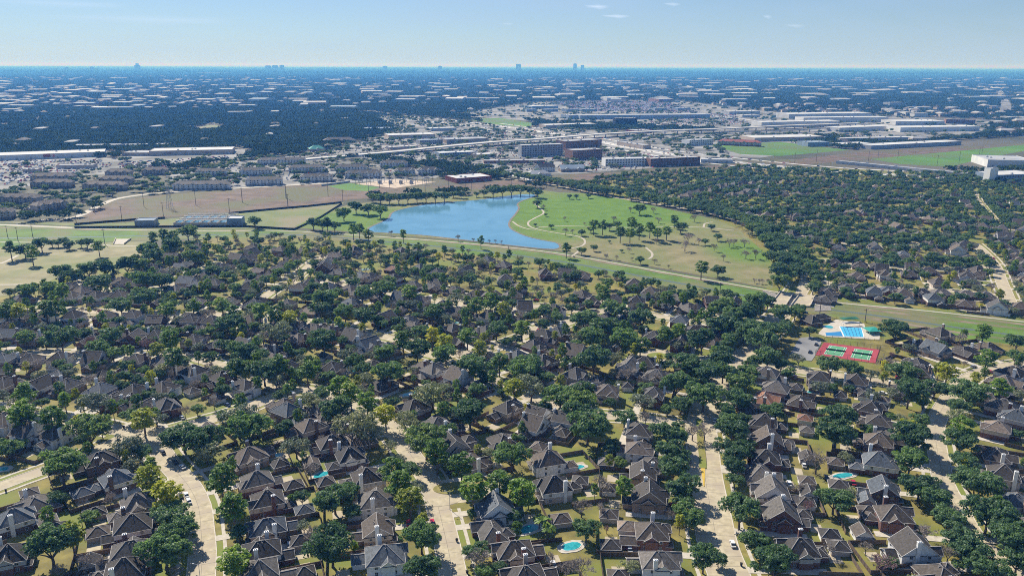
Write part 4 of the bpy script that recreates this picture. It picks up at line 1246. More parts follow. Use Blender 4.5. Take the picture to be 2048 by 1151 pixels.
SHAPES['bare'] = [bare_shape(s, 9.0, 0.75, M_TWIG) for s in range(4)]
SHAPES['bud'] = [bare_shape(40 + s, 8.0, 0.8, M_PINKTWIG) for s in range(2)]
SHAPES['palm'] = [palm_shape(s) for s in range(2)]
UNIT = {'oak': (5.6, 9.0), 'light': (5.6, 9.0), 'pine': (3.2, 13.0), 'yellow': (3.2, 12.0), 'bare': (4.6, 9.0), 'bud': (4.2, 8.0), 'palm': (2.5, 5.0)}

TREES = []         # dicts: kind, x, y, s (scale)
TGRID = {}
def tree_free(x, y, r):
    gx, gy = int(x // 15), int(y // 15)
    for i in (-1, 0, 1):
        for j in (-1, 0, 1):
            for a, b, c in TGRID.get((gx + i, gy + j), ()):
                if (x - a) ** 2 + (y - b) ** 2 < (r + c) ** 2: return False
    return True
def add_tree(kind, x, y, s, sep=0.5, area=None):
    r = UNIT[kind][0] * s
    if not tree_free(x, y, r * sep): return False
    TGRID.setdefault((int(x // 15), int(y // 15)), []).append((x, y, r * sep))
    TREES.append(dict(kind=kind, x=x, y=y, s=s, area=area))
    return True

TK = {'o': 'oak', 'p': 'pine', 'y': 'yellow', 'b': 'bare', 'l': 'light', 'k': 'bud', 'm': 'palm'}
TL = {
 'T1': 'o330,960,150 o400,430,150 o1120,760,130 o1080,980,160 y970,440,90 y1080,560,90 o590,210,120 l820,310,100 l900,300,90 p1440,450,90 p1520,620,140 o1520,830,90 p1520,950,95 o1330,260,150 o1200,230,120 l1350,330,100 l1560,140,120 l1940,300,90 y460,840,80 b560,1050,85 b380,1110,60 b720,640,60 o380,640,60 p330,60,75 p140,40,80 y930,60,90 l650,20,110 o50,320,80 o130,290,50 o1160,870,120 o980,640,60 o1010,750,60 p1020,480,70',
 'T2': 'l740,190,130 o640,60,110 l110,150,110 o60,190,120 o300,180,70 l370,290,100 b460,430,80 p990,380,90 p1040,480,80 y1110,570,90 l880,230,80 o620,640,120 o720,620,80 o600,960,150 o1190,900,120 o1200,1100,115 o1150,740,80 o1220,280,120 p1290,270,80 p1450,360,75 p1530,490,105 p1700,450,85 p1850,510,95 o1780,370,110 l1100,150,100 o1510,80,180 y950,20,100 b1570,1020,110 o1700,1110,60 m1990,800,60 b480,860,80 o1540,740,50 p590,870,70 o1360,200,60',
 'T3': 'o740,180,160 o1270,210,110 o1280,330,85 o1300,460,95 o1370,580,105 o1390,740,105 o690,90,100 o980,110,75 b1120,100,50 b1430,180,75 b1510,180,75 o1690,190,105 o1690,330,105 o1690,430,80 o1740,740,120 o1840,930,100 o1500,1040,110 o1960,1050,100 b830,520,100 p980,520,60 b700,680,80 o730,850,80 b690,1070,110 m480,830,60 m420,780,50 b830,700,60 b600,1100,80',
 'T4': 'o810,100,140 o800,220,105 b680,360,110 o790,650,110 y1280,110,70 o1300,240,140 o1290,400,110 o1350,560,110 o1440,660,100 o1530,790,105 o1620,900,120 o1700,980,120 o1620,270,100 p1650,130,90 o1630,410,90 o1720,560,160 o1800,740,150 o1950,930,130 o1740,1100,100 b1540,990,80 b1390,840,90 k1110,1060,90 b1000,950,60 o400,1080,140 o30,1040,60 o270,930,105 o180,740,130 o1900,850,120 o390,70,80 o1990,1050,110 o1860,1130,100',
 'T5': 'p1080,130,80 p1260,110,60 b1370,180,90 p1450,110,55 p1530,170,50 p1700,160,60 p1800,180,55 y1890,210,50 o1500,280,120 o940,120,85 o790,160,75 p350,150,100 p290,140,50 y110,160,60 p30,150,55 o180,75,60 o730,360,100 o400,390,90 o160,390,65 p1110,340,65 y1020,420,50 k960,390,70 p1130,460,75 o1380,510,60 o650,450,70 o740,480,60 b230,510,100 b590,610,100 o820,630,50 o890,650,40 o950,670,40 o1030,620,50 p150,680,85 p130,790,110 l680,790,110 p1570,770,45 o1730,600,100 l1810,650,75 l1800,350,110 b1720,330,80 o1580,470,90 o1660,490,80 p1540,530,55 p1600,520,55 p1820,500,85 p2010,530,60 b1400,790,50 k590,380,60 o320,60,60',
 'T6': 'o560,130,110 o940,60,80 o800,90,75 p1110,30,55 p130,170,65 p220,170,55 y320,200,45 o520,190,60 o690,220,65 o810,240,80 o500,280,40 o670,300,40 l230,350,110 o550,410,140 o120,490,75 p270,500,80 p430,530,75 o970,610,130 o960,490,75 o1160,460,80 o1350,490,80 o1260,220,90 l1330,260,60 p1490,300,80 y1340,360,60 y1260,340,45 p1070,350,55 o1190,340,65 o1680,320,80 p1850,250,65 y1730,160,45 p1640,100,65 p1550,110,65 l1420,120,55 p1700,460,75 y1570,420,50 o1520,570,120 o1880,550,110 y1800,650,80 l1910,710,100 o1530,830,170 l1260,760,110 p970,780,115 p650,640,85 p720,680,65 p830,740,85 l470,790,80 l140,620,110 o760,540,60 p560,..'.replace(' p560,..', ''),
 'T7': 'o920,180,85 o1100,240,110 o720,270,110 o850,310,90 o760,380,90 o970,400,110 p1090,360,55 p1250,290,65 p1340,300,45 p980,290,45 o780,520,100 o650,540,40 o330,590,100 o460,640,60 o700,700,70 o560,760,110 o690,820,100 l1110,790,80 b1000,590,80 b1170,600,80 b1120,470,50 o1390,550,100 o1530,610,100 o1320,690,100 o1500,760,120 o1490,400,100 o1620,300,100 o1700,230,110 o1850,150,90 o1620,500,90 o1950,320,120 o1880,400,100 o1920,510,80 o1740,670,85 o1730,790,90 p840,50,45 p1260,60,55 o1390,100,60 p1550,200,50 o1650,90,40 p310,260,65 o450,200,60 b520,80,60 b1440,170,50',
 'T8': 'o100,270,100 o60,180,80 o240,220,90 o450,210,120 o330,350,140 o210,340,80 o370,510,110 o170,690,90 o160,800,90 o60,600,80 o630,330,45 b1200,260,100 o1190,330,90 b1620,350,70 b1140,510,75 y1540,540,110 p1780,280,65 p1800,450,85 o1990,400,70 o760,560,80 o920,590,60 l1030,620,50 o1230,600,80 o1280,740,140 o1450,700,80 o1670,730,130 p1890,640,60 p1640,900,100 o340,870,70 o1980,500,60',
 'U1': 'p1000,440,50 p1070,430,50 p1130,430,50 o1230,440,60 o1190,450,50 o1670,370,45 o1120,530,60 o970,560,60 o1000,600,60 o700,670,80 o580,680,80 o400,700,90 o470,730,60 o650,760,70 o830,660,70 o920,660,60 o930,760,80 o1050,760,80 o1280,610,70 o1400,690,50 o160,550,60 o270,520,50 p200,540,40 o340,510,30 o380,510,30 o420,500,35 o450,520,35 o530,510,30 o570,510,40 p640,495,35 p60,510,40 o320,800,50 p400,790,50',
 'U2': 'o480,380,45 o540,390,45 p570,340,45 o680,320,60 o760,270,95 o840,280,80 o920,300,50 p740,390,40 p780,380,35 p840,410,40 o620,400,40 p1070,445,22 b990,440,22 p1580,485,22 b1430,470,25 b1530,485,15 b1635,495,15 b1675,495,15 b1715,500,15 o870,210,35 o920,215,40 o980,215,40 o1040,215,40 o1100,210,40 o1160,205,40 o1220,205,40 o1280,205,40 o1340,205,35 o1400,190,25 o1450,190,28 o1500,185,15 o1550,190,20 o1600,180,28 o1660,170,40 o1720,165,40 o1780,160,40 o1840,160,40 o1900,165,35 o1950,180,35',
 'U3': 'p780,360,70 p840,360,50 p1030,350,55 p1080,390,60 p1020,410,55 p1150,380,60 p1200,400,45 p1260,390,45 p1310,340,25 o1350,400,45 b1400,450,75 b1380,500,55 p1490,630,60 o1595,690,45 o1085,620,30 o1510,500,25 o1590,470,28 o700,440,25 p600,520,30 o700,560,30 o780,540,25 b910,340,30 b1020,280,25 o1080,285,40 b1170,280,30 o620,205,18 o665,205,18 o745,200,18 b595,430,28 b640,430,18 o500,400,18 b720,380,15 b860,590,25 b930,600,20 b1010,550,22 b1190,490,25 b1470,490,30 b1570,530,30 b1670,490,40 b1700,490,35 b1770,490,40 b1780,560,45 b1845,560,45 b1630,600,25 b1835,750,20 b1865,755,20 b1885,755,20 b1925,755,22 b1270,660,15 b1180,620,25 o410,250,30 b450,270,20 o465,325,12 b590,345,18 o885,400,30 o930,390,30 p955,420,30 o760,420,25 b1440,330,35 o1550,405,25 b1280,450,35 b1205,345,30 o395,390,12 b1030,610,15 o960,560,12 b650,600,15 o880,500,10 o1960,600,62 o1995,690,70 o1940,535,52 o1905,485,50 o1870,445,46 o2000,770,66 o1820,415,42 o2030,620,60 o1990,540,55'}
for t, txt in TL.items():
    for it in txt.split():
        k = TK[it[0]]
        zx, zy, zr = map(float, it[1:].split(','))
        p = tp(t, zx, zy)
        g_ = G(p[0], p[1], 5.0)
        rm = zr / ZS * depth_of(g_.x, g_.y, 5) / FPX
        s = rm / UNIT[k][0]
        s = min(max(s, 0.32), 1.6 if k == 'oak' else 1.75)
        g_ = G(p[0], p[1], UNIT[k][1] * s * (0.62 if k in ('oak', 'light', 'bare', 'bud') else 0.72))
        add_tree(k, g_.x, g_.y, s, 0.45)

PXP = {'park': PARK, 'channel': CHAN_UP + CHAN_LO[::-1], 'meadow': [(-400, 520), (0, 494), (300, 481), (275, 518), (130, 545), (60, 582), (-400, 640)]}
POOLZONE = [(1615, 640), (1700, 628), (1770, 640), (1775, 740), (1630, 740), (1560, 720), (1590, 690)]
def blocked(x, y, r, clear=1.0):
    if road_clear(x, y) < clear: return True
    p = to_px(x, y)
    if any(in_poly([p[0]], [p[1]], q)[0] for q in PXP.values()) or in_poly([p[0]], [p[1]], POOLZONE)[0]: return True
    return False
# street trees and garden trees between those listed
for st, s in STREETS.items():
    if st in ('loop lane', 'closed circle'): continue
    far = st in ('oak court', 'north oak street', 'wooded lane', 'inner oak lane', 'middle east street', 'park boulevard', 'short cross street')
    for sd in (-1, 1):
        q = random.uniform(4, 12)
        while q < s['cum'][-1]:
            j = min(int(np.searchsorted(s['cum'], q)), len(s['c']) - 1)
            n = np.array([s['tan'][j][1], -s['tan'][j][0]]) * sd
            p = s['c'][j] + n * (s['w'] / 2 + (random.uniform(1.7, 3.4) if st == 'park boulevard' else random.uniform(3.2, 5.5)))
            big = st in ('boulevard', 'park boulevard') or far
            k = 'oak' if big else random.choices(['oak', 'light', 'pine', 'yellow', 'bare'], [3.6, 1.9, 2.6, 1.2, 2.0])[0]
            sc = random.uniform(1.0, 1.3) if st == 'park boulevard' else random.uniform(0.75, 1.1) if big else random.uniform(0.55, 0.95)
            if not blocked(p[0], p[1], 3, 1.5) and (big or random.random() < 0.62) and not (st == 'boulevard' and to_px(*p)[1] > 960 and random.random() < 0.6):
                add_tree(k, p[0], p[1], sc, 0.62)
            q += random.uniform(9, 13) if big else random.uniform(11, 20)
# gardens
for h in HOUSES:
    if h['kind'] == 'gar': continue
    t = np.array([-h['n'][1], h['n'][0]])
    for _ in range(4):
        p = np.array([h['x'], h['y']]) + t * random.uniform(-11, 11) + h['n'] * random.choice([random.uniform(9, 17), random.uniform(-12, -9), random.uniform(9, 17)])
        k = random.choices(['oak', 'light', 'pine', 'bare', 'yellow', 'bud'], [3, 1.6, 2.0, 2.8, 0.8, 0.4])[0]
        if random.random() < (0.55 if h['py'] > 760 else 0.35 if h['py'] > 560 else 0): continue
        sc = random.uniform(0.45, 0.8) * (1.0 if h['py'] > 600 else 1.2)
        if all((p[0] - a) ** 2 + (p[1] - b) ** 2 > (c * 0.75 + UNIT[k][0] * sc * 0.35) ** 2 for a, b, c in PLACED) and not blocked(p[0], p[1], 2, 2.0):
            add_tree(k, p[0], p[1], sc, 0.75)
# dense oaks of the wooded neighbourhood beside the park
WOOD = [(1130, 372), (1260, 350), (1500, 335), (1700, 345), (2048, 352), (2200, 380), (2200, 560), (2048, 560), (1960, 480), (1700, 560), (1600, 590), (1555, 575), (1550, 530), (1520, 490), (1440, 440), (1330, 415), (1240, 395), (1140, 380)]
wg = np.array([G2(p) for p in WOOD])
for _ in range(6800):
    x, y = rng.uniform(wg[:, 0].min(), wg[:, 0].max()), rng.uniform(wg[:, 1].min(), wg[:, 1].max())
    if not in_poly([x], [y], wg)[0]: continue
    k = random.choices(['oak', 'bare', 'light', 'bud', 'pine'], [10, 1.6, 0.8, 0.25, 1.0])[0]
    sc = random.uniform(0.55, 0.98)
    dh = min(((x - a) ** 2 + (y - b) ** 2) ** 0.5 - c for a, b, c in PLACED[-400:] + PLACED[:0]) if False else None
    if blocked(x, y, 2, 1.5): continue
    if any((x - a) ** 2 + (y - b) ** 2 < (c * 0.95 + 2.2) ** 2 for a, b, c in PLACED): continue
    add_tree(k, x, y, sc, 0.8)

NEARFILL = [(-40, 610), (130, 548), (300, 496), (420, 474), (640, 478), (1000, 516), (1200, 546), (1530, 614), (1560, 700), (1500, 770), (1400, 830), (1200, 850), (900, 850), (600, 840), (300, 850), (-40, 850)]
ng = np.array([G2(p) for p in NEARFILL])
HA = np.array(PLACED)
for _ in range(2300):
    x, y = rng.uniform(ng[:, 0].min(), ng[:, 0].max()), rng.uniform(ng[:, 1].min(), ng[:, 1].max())
    if not in_poly([x], [y], ng)[0]: continue
    k = random.choices(['oak', 'light', 'pine', 'yellow', 'bare'], [3.2, 2.0, 2.6, 0.9, 2.6])[0]
    sc = random.uniform(0.5, 0.95)
    if (np.hypot(HA[:, 0] - x, HA[:, 1] - y) < HA[:, 2] * 0.9 + 1.2).any() or blocked(x, y, 2, 1.2): continue
    add_tree(k, x, y, sc, 0.66)

KINDNAME = {'oak': 'live_oak', 'light': 'silvery_oak', 'pine': 'pine_tree', 'yellow': 'yellow_green_tree', 'bare': 'bare_tree', 'bud': 'budding_tree', 'palm': 'palm_tree'}
KWORD = {'oak': 'dark green live oak', 'light': 'silvery green oak', 'pine': 'tall green pine', 'yellow': 'yellow-green tree', 'bare': 'leafless grey tree', 'bud': 'pinkish leafless tree', 'palm': 'small palm'}
REST = {}
keep = []
for k in KINDNAME:
    lst = [t for t in TREES if t['kind'] == k]
    vis = []
    for t in lst:
        p = to_px(t['x'], t['y'], 5)
        t['app'] = UNIT[k][0] * t['s'] / max(depth_of(t['x'], t['y'], 5), 1) if -40 < p[0] < 2088 and p[1] < 1230 else 0
        t['p'] = p
        if t['app'] > 0: vis.append(t)
    vis.sort(key=lambda t: -t['app'])
    keep += vis[:300]
    REST[k] = vis[300:]
for t in keep:
    tr, cr = random.choice(SHAPES[t['kind']])
    sxy = t['s']; sz = (t['s'] if t['kind'] in ('oak', 'light') else min(t['s'], 1.0 + 0.3 * (t['s'] - 1.0))) * random.uniform(0.88, 1.12)
    o = empty(KINDNAME[t['kind']], (t['x'], t['y'], 0), random.uniform(0, 6.28))
    o.scale = (sxy * random.uniform(0.92, 1.08), sxy * random.uniform(0.92, 1.08), sz)
    link('trunk', tr, o); link('branches' if t['kind'] in ('bare', 'bud') else 'crown', cr, o)
    t['obj'] = o
    st, j, dist = nearest_street(t['x'], t['y'])
    v = np.array([t['x'], t['y']]) - STREETS[st]['c'][j]; tt = STREETS[st]['tan'][j]
    t['side'] = 1 if v[0] * tt[1] - v[1] * tt[0] > 0 else -1
    t['st'], t['j'], t['d'] = st, j, dist
    p = to_px(t['x'], t['y'])
    if in_poly([p[0]], [p[1]], PXP['park'])[0]: t['zone'] = ('area', 'the lakeside park')
    elif in_poly([p[0]], [p[1]], PXP['channel'])[0]: t['zone'] = ('area', 'the grassy channel bank')
    elif in_poly([p[0]], [p[1]], PXP['meadow'])[0]: t['zone'] = ('area', 'the dry meadow')
    elif dist < 16: t['zone'] = ('kerb', st, t['side'])
    elif dist < 60: t['zone'] = ('yard', st, t['side'])
    else: t['zone'] = ('area', 'open ground by ' + st)
groups = {}
for t in keep: groups.setdefault((t['kind'], t['zone']), []).append(t)
for (k, z), ts in groups.items():
    if z[0] == 'area':
        ts.sort(key=lambda t: t['p'][0])
    else:
        end, sw, sign = street_words(z[1], ts[0]['j'], z[2])
        ts.sort(key=lambda t: sign * (t['j'] + 0.001 * t['d']))
    for i, t in enumerate(ts):
        if z[0] == 'area': lab = f"{KWORD[k]}, {ordinal(i + 1)} from left in {z[1]}"
        elif z[0] == 'kerb': lab = f"{KWORD[k]}, {ordinal(i + 1)} from {end} along {sw} kerb of {z[1]}"
        else: lab = f"{KWORD[k]}, {ordinal(i + 1)} from {end} in gardens on {sw} side of {z[1]}"
        tag(t['obj'], lab, 'tree', {'oak': 'live oaks', 'pine': 'pine trees', 'bare': 'leafless trees'}.get(k, 'garden trees'))

# ------------------------------------------------------------------ far woodland (uncountable): instances on points
def scatter(name, pts, rot, scl, idx, shapes, label):
    coll = bpy.data.collections.new(name + '_shapes')
    for q, me in enumerate(shapes):
        coll.objects.link(bpy.data.objects.new(f'{name}_shape_{q:02d}', me))
    me = bpy.data.meshes.new(name)
    me.vertices.add(len(pts))
    me.vertices.foreach_set('co', np.asarray(pts, np.float32).ravel())
    for nm, arr, typ in (('rot', rot, 'FLOAT'), ('scl', scl, 'FLOAT'), ('idx', idx, 'INT')):
        a = me.attributes.new(nm, typ, 'POINT')
        a.data.foreach_set('value', np.asarray(arr, np.float32 if typ == 'FLOAT' else np.int32))
    o = link(name, me)
    ng = bpy.data.node_groups.new(name + '_scatter', 'GeometryNodeTree')
    ng.interface.new_socket('Geometry', in_out='INPUT', socket_type='NodeSocketGeometry')
    ng.interface.new_socket('Geometry', in_out='OUTPUT', socket_type='NodeSocketGeometry')
    nd, lk = ng.nodes, ng.links
    gi, go = nd.new('NodeGroupInput'), nd.new('NodeGroupOutput')
    ip = nd.new('GeometryNodeInstanceOnPoints'); ci = nd.new('GeometryNodeCollectionInfo')
    ci.inputs['Collection'].default_value = coll
    ci.inputs['Separate Children'].default_value = True
    ci.inputs['Reset Children'].default_value = True
    def attr(nm, typ):
        a = nd.new('GeometryNodeInputNamedAttribute'); a.data_type = typ; a.inputs['Name'].default_value = nm
        return a.outputs['Attribute']
    cx = nd.new('ShaderNodeCombineXYZ')
    lk.new(attr('rot', 'FLOAT'), cx.inputs['Z'])
    er = nd.new('FunctionNodeEulerToRotation'); lk.new(cx.outputs[0], er.inputs[0])
    ip.inputs['Pick Instance'].default_value = True
    lk.new(gi.outputs[0], ip.inputs['Points']); lk.new(ci.outputs[0], ip.inputs['Instance'])
    lk.new(attr('idx', 'INT'), ip.inputs['Instance Index']); lk.new(er.outputs[0], ip.inputs['Rotation'])
    lk.new(attr('scl', 'FLOAT'), ip.inputs['Scale'])
    lk.new(ip.outputs[0], go.inputs[0])
    md = o.modifiers.new('scatter', 'NODES'); md.node_group = ng
    return tag(o, label, None, None, 'stuff')

def joined(a, b):
    va = np.empty(len(a.vertices) * 3, np.float32); a.vertices.foreach_get('co', va)
    vb = np.empty(len(b.vertices) * 3, np.float32); b.vertices.foreach_get('co', vb)
    n = len(a.vertices)
    f = [tuple(p.vertices) for p in a.polygons] + [tuple(i + n for i in p.vertices) for p in b.polygons]
    me = bpy.data.meshes.new('tree_shape')
    me.from_pydata(np.concatenate([va, vb]).reshape(-1, 3).tolist(), [], f)
    me.materials.append(a.materials[0]); me.materials.append(b.materials[0])
    me.polygons.foreach_set('material_index', [0] * len(a.polygons) + [1] * len(b.polygons))
    return me
# the smaller trees of each kind, past the three hundred that show largest
rest = [(k, t) for k, l in REST.items() for t in l]
if rest:
    kinds = list(SHAPES)
    shp, base = [], {}
    for k in kinds:
        base[k] = len(shp)
        for tr, cr in SHAPES[k][:3]: shp.append(joined(tr, cr))
    scatter('wooded_neighbourhood_trees', [(t['x'], t['y'], 0) for k, t in rest], rng.uniform(0, 6.28, len(rest)), [t['s'] for k, t in rest],
            [base[k] + random.randrange(min(3, len(SHAPES[k]))) for k, t in rest], shp, 'mass of mixed green and bare trees over the far roofs')

GROVE = []
for s in range(6):
    g = np.random.default_rng(500 + s)
    cl = []
    for i in range(7):
        t = g.uniform(0, 6.28); r = 13 * math.sqrt(g.uniform(0, 1))
        R_, H = g.uniform(4.5, 6.5), g.uniform(7.5, 11)
        c = oak_clumps(g, R_, H, 16)
        cl += [(a + math.cos(t) * r, b + math.sin(t) * r, z, rr * 1.35) for a, b, z, rr in c]
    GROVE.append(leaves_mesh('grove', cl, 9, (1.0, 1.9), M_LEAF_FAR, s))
BIGGROVE = []
for s in range(4):
    g = np.random.default_rng(600 + s)
    cl = []
    for i in range(34):
        x, y = g.uniform(-36, 36, 2)
        cl += [(x + g.normal() * 2.5, y + g.normal() * 2.5, g.uniform(5, 11), g.uniform(3, 5)) for _ in range(3)]
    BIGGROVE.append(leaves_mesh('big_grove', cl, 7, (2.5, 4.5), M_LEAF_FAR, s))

# ------------------------------------------------------------------ business district buildings
FOOT = []            # (x, y, rz, half width, depth) footprints kept free of trees
M_PANEL = surf('tilt_panel', (0.5, 0.5, 0.5), (0.64, 0.63, 0.62), 0.05, vary=0.15)
M_BRICKFAR = brick_mat('brick_far', (0.26, 0.14, 0.1))
M_TANFAR = surf('stucco_tan', (0.42, 0.34, 0.27), (0.55, 0.46, 0.38), 0.1, vary=0.15)
M_GREYFAR = surf('stucco_grey', (0.28, 0.29, 0.31), (0.4, 0.41, 0.43), 0.1)
M_BLACKFAR = plain('dark_cladding', (0.03, 0.035, 0.05), 0.4)
M_BLUEFAR = surf('metal_blue', (0.24, 0.3, 0.38), (0.34, 0.4, 0.48), 0.1)
WM = {'panel': M_PANEL, 'brick': M_BRICKFAR, 'tan': M_TANFAR, 'grey': M_GREYFAR, 'black': M_BLACKFAR, 'blue': M_BLUEFAR, 'white': M_WHITE, 'red': M_REDWALL}
RM = {'white': M_ROOFWHITE, 'grey': M_ROOFGREY, 'blue': M_ROOFBLUE}

def base_frame(pl, pr):
    a, b = G(*pl), G(*pr)
    c = (a + b) / 2
    rz = math.atan2(b.y - a.y, b.x - a.x)
    return c, rz, (b - a).length

def flat_building(name, t, xl, yl, xr, yr, depth, h, wall, roof, label, floors=0, cat='building', group=None, units=3):
    pl, pr = (tp(t, xl, yl), tp(t, xr, yr)) if t else ((xl, yl), (xr, yr))
    c, rz, W = base_frame(pl, pr)
    FOOT.append((c.x, c.y, rz, W / 2, depth))
    root = empty(name, (c.x, c.y, 0), rz)
    mb = MB(); mb.box(-W / 2, W / 2, 0, depth, -0.1, h - 0.3)
    link('wall', mb.mesh('wall', [WM[wall]]), root)
    mb = MB(); mb.box(-W / 2 + 0.5, W / 2 - 0.5, 0.5, depth - 0.5, h - 0.29, h)
    rf = link('roof', mb.mesh('roof', [RM[roof]]), root)
    mb = MB()
    for x0, x1, y0, y1 in ((-W / 2 - 0.05, W / 2 + 0.05, -0.05, 0.45), (-W / 2 - 0.05, W / 2 + 0.05, depth - 0.45, depth + 0.05), (-W / 2 - 0.05, -W / 2 + 0.45, 0.46, depth - 0.46), (W / 2 - 0.45, W / 2 + 0.05, 0.46, depth - 0.46)):
        mb.box(x0, x1, y0, y1, h - 0.28, h + 0.6)
    link('parapet', mb.mesh('parapet', [WM[wall]]), root)
    r = random.Random(int(xl * 7 + yl))
    for i in range(units):
        mb = MB(); mb.box(-1.8, 1.8, -1.3, 1.3, 0, 1.7); mb.box(-0.8, 0.8, -0.8, 0.8, 1.7, 2.1)
        link('rooftop_unit', mb.mesh('rooftop_unit', [M_STEEL]), rf, (r.uniform(-W * 0.4, W * 0.4), r.uniform(depth * 0.2, depth * 0.8), h))
    if floors:
        fh = h / floors
        n = max(2, int(W / 5))
        mw = MB(); mw.box(-1.2, 1.2, -0.12, 0.02, 0, fh * 0.5); me = mw.mesh('window', [M_GLASS])
        for fl in range(floors):
            for q in range(min(n, 16)):
                link('window', me, root, (-W / 2 + W * (q + 0.5) / min(n, 16), -0.06, fl * fh + fh * 0.3), scale=(W / min(n, 16) / 4.4, 1, 1))
    else:
        n = max(2, min(8, int(W / 16)))
        mw = MB(); mw.box(-1.8, 1.8, -0.1, 0.02, 0, min(3.6, h * 0.5)); me = mw.mesh('loading_door', [M_GREYFAR])
        for q in range(n):
            link('loading_door', me, root, (-W / 2 + W * (q + 0.5) / n, -0.06, 0.2))
    tag(root, label, cat, group)
    return root, W

def gable_building(name, t, xl, yl, xr, yr, depth, h, wall, roofm, label, axis='x', pitch=0.5, crosses=0, roof='hip', floors=0):
    pl, pr = tp(t, xl, yl), tp(t, xr, yr)
    c, rz, W = base_frame(pl, pr)
    FOOT.append((c.x, c.y, rz, W / 2, depth))
    hb = HB()
    hb.block(-W / 2, W / 2, 0, depth, h, roof, axis, pitch, o=0.6)
    for q in range(crosses):
        x = -W / 2 + W * (q + 0.5) / crosses
        hb.block(x - 3.6, x + 3.6, -2.2, depth + 2.2, h - 0.1, 'gable', 'y', pitch * 1.15, o=0.5)
    root = empty(name, (c.x, c.y, 0), rz)
    low, up = wall
    link('wall', hb.low.mesh('wall', [low]), root)
    if hb.up.f: link('upper_wall', hb.up.mesh('upper_wall', [up]), root)
    rf = link('roof', hb.roof.mesh('roof', [roofm]), root)
    link('ridge_cap', hb.cap.mesh('ridge_cap', [M_CAP]), rf)
    link('fascia', hb.trim.mesh('fascia', [M_TRIM]), root)
    if floors:
        n = max(3, int(W / 5)); fh = h / floors
        mw = MB(); mw.box(-0.9, 0.9, -0.1, 0.02, 0, 1.5); me = mw.mesh('window', [M_GLASS])
        for fl in range(floors):
            for q in range(min(n, 12)):
                yy = -0.06
                x = -W / 2 + W * (q + 0.5) / min(n, 12)
                if crosses:
                    for cc in range(crosses):
                        xc = -W / 2 + W * (cc + 0.5) / crosses
                        if abs(x - xc) < 3.6: yy = -2.26
                link('window', me, root, (x, yy, fl * fh + 0.9))
    tag(root, label, 'building')
    return root, W

def bld(*a, **k): return flat_building(*a, **k)
big, BW = bld('retail_store', 'V1', -30, 726, 690, 698, 62, 9, 'panel', 'white', 'long pale store with white roof and round red sign at far left')
mb = MB()
n = 20
for ri, ro in ((1.9, 2.9), (0.0, 1.0)):
    for i in range(n):
        a0, a1 = 2 * math.pi * i / n, 2 * math.pi * (i + 1) / n
        mb.poly([(ri * math.cos(a0), 0, ri * math.sin(a0)), (ro * math.cos(a0), 0, ro * math.sin(a0)), (ro * math.cos(a1), 0, ro * math.sin(a1)), (ri * math.cos(a1), 0, ri * math.sin(a1))] if ri else [(0, 0, 0), (ro * math.cos(a0), 0, ro * math.sin(a0)), (ro * math.cos(a1), 0, ro * math.sin(a1))])
mb.box(-3.2, 3.2, 0.02, 0.1, -3.2, 3.2, 1)
link('round_sign', mb.mesh('round_sign', [plain('sign_red', (0.6, 0.02, 0.03)), M_WHITE]), big, (BW * 0.02, -0.2, 5.2))
mb = MB(); mb.box(-6, 6, -0.3, 0.0, 3.0, 9.4); link('entrance_panel', mb.mesh('entrance_panel', [M_REDWALL]), big, (-BW * 0.04, -0.06, 0))
rb, RW = bld('retail_store', 'V1', 980, 694, 1525, 682, 60, 9, 'tan', 'white', 'long pinkish retail store with white roof and two red awnings')
for q in (-0.28, 0.2):
    mb = MB(); mb.box(-7, 7, -3, -0.06, 4.2, 5.0); link('red_awning', mb.mesh('red_awning', [M_REDWALL]), rb, (RW * q, 0, 0))
bld('retail_store', 'V1', 800, 694, 975, 694, 45, 6, 'tan', 'grey', 'low store with small gables joined beside the red awning store')
bld('retail_store', 'V1', 480, 648, 780, 644, 30, 7, 'grey', 'grey', 'long grey roofed shop row behind the two big stores')
bld('retail_store', 'V1', 800, 645, 1110, 640, 28, 7, 'blue', 'grey', 'long blue-green shop row behind the red awning store')
bld('retail_store', 'V1', 370, 780, 610, 777, 22, 6, 'tan', 'grey', 'small flat shop block standing in the retail parking')
bld('retail_store', 'V1', 150, 804, 250, 802, 18, 5, 'tan', 'grey', 'smallest tan restaurant block at the edge of retail parking')
bld('commercial_block', 'V2', 975, 582, 1280, 574, 58, 8, 'tan', 'white', 'broad white-roofed store between the viaduct and the freeway')
bld('commercial_block', 'V2', 1250, 532, 1420, 527, 40, 7, 'panel', 'white', 'small white-roofed block behind the broad white store')
bld('commercial_block', 'V2', 830, 532, 1000, 528, 50, 6, 'grey', 'blue', 'blue-grey metal roofed shed at the edge of the woodland')
bld('commercial_block', 'V2', 1355, 614, 1630, 604, 48, 9, 'tan', 'grey', 'tan flat store with dark rooftop units by the viaduct')
bld('commercial_block', 'V2', 985, 654, 1170, 644, 24, 5, 'tan', 'white', 'thin pale shop strip just behind the viaduct')
bld('commercial_block', 'V2', 1310, 704, 1550, 694, 32, 8, 'blue', 'white', 'white-roofed showroom with glass front below the viaduct', floors=2)
bld('commercial_block', 'V2', 1560, 708, 1680, 700, 28, 6, 'tan', 'white', 'small tan block right of the glass showroom')
bld('commercial_block', 'V2', 1420, 874, 1650, 856, 40, 7, 'red', 'white', 'red-walled flat building with white roof beside the substation')
bld('commercial_block', 'V2', 1180, 620, 1330, 614, 30, 9, 'grey', 'blue', 'blue-grey two-storey block behind the viaduct', floors=2)
bld('commercial_block', 'V2', 1600, 745, 2000, 742, 25, 5, 'brick', 'grey', 'long dark low shop row in front of the grey hotel')
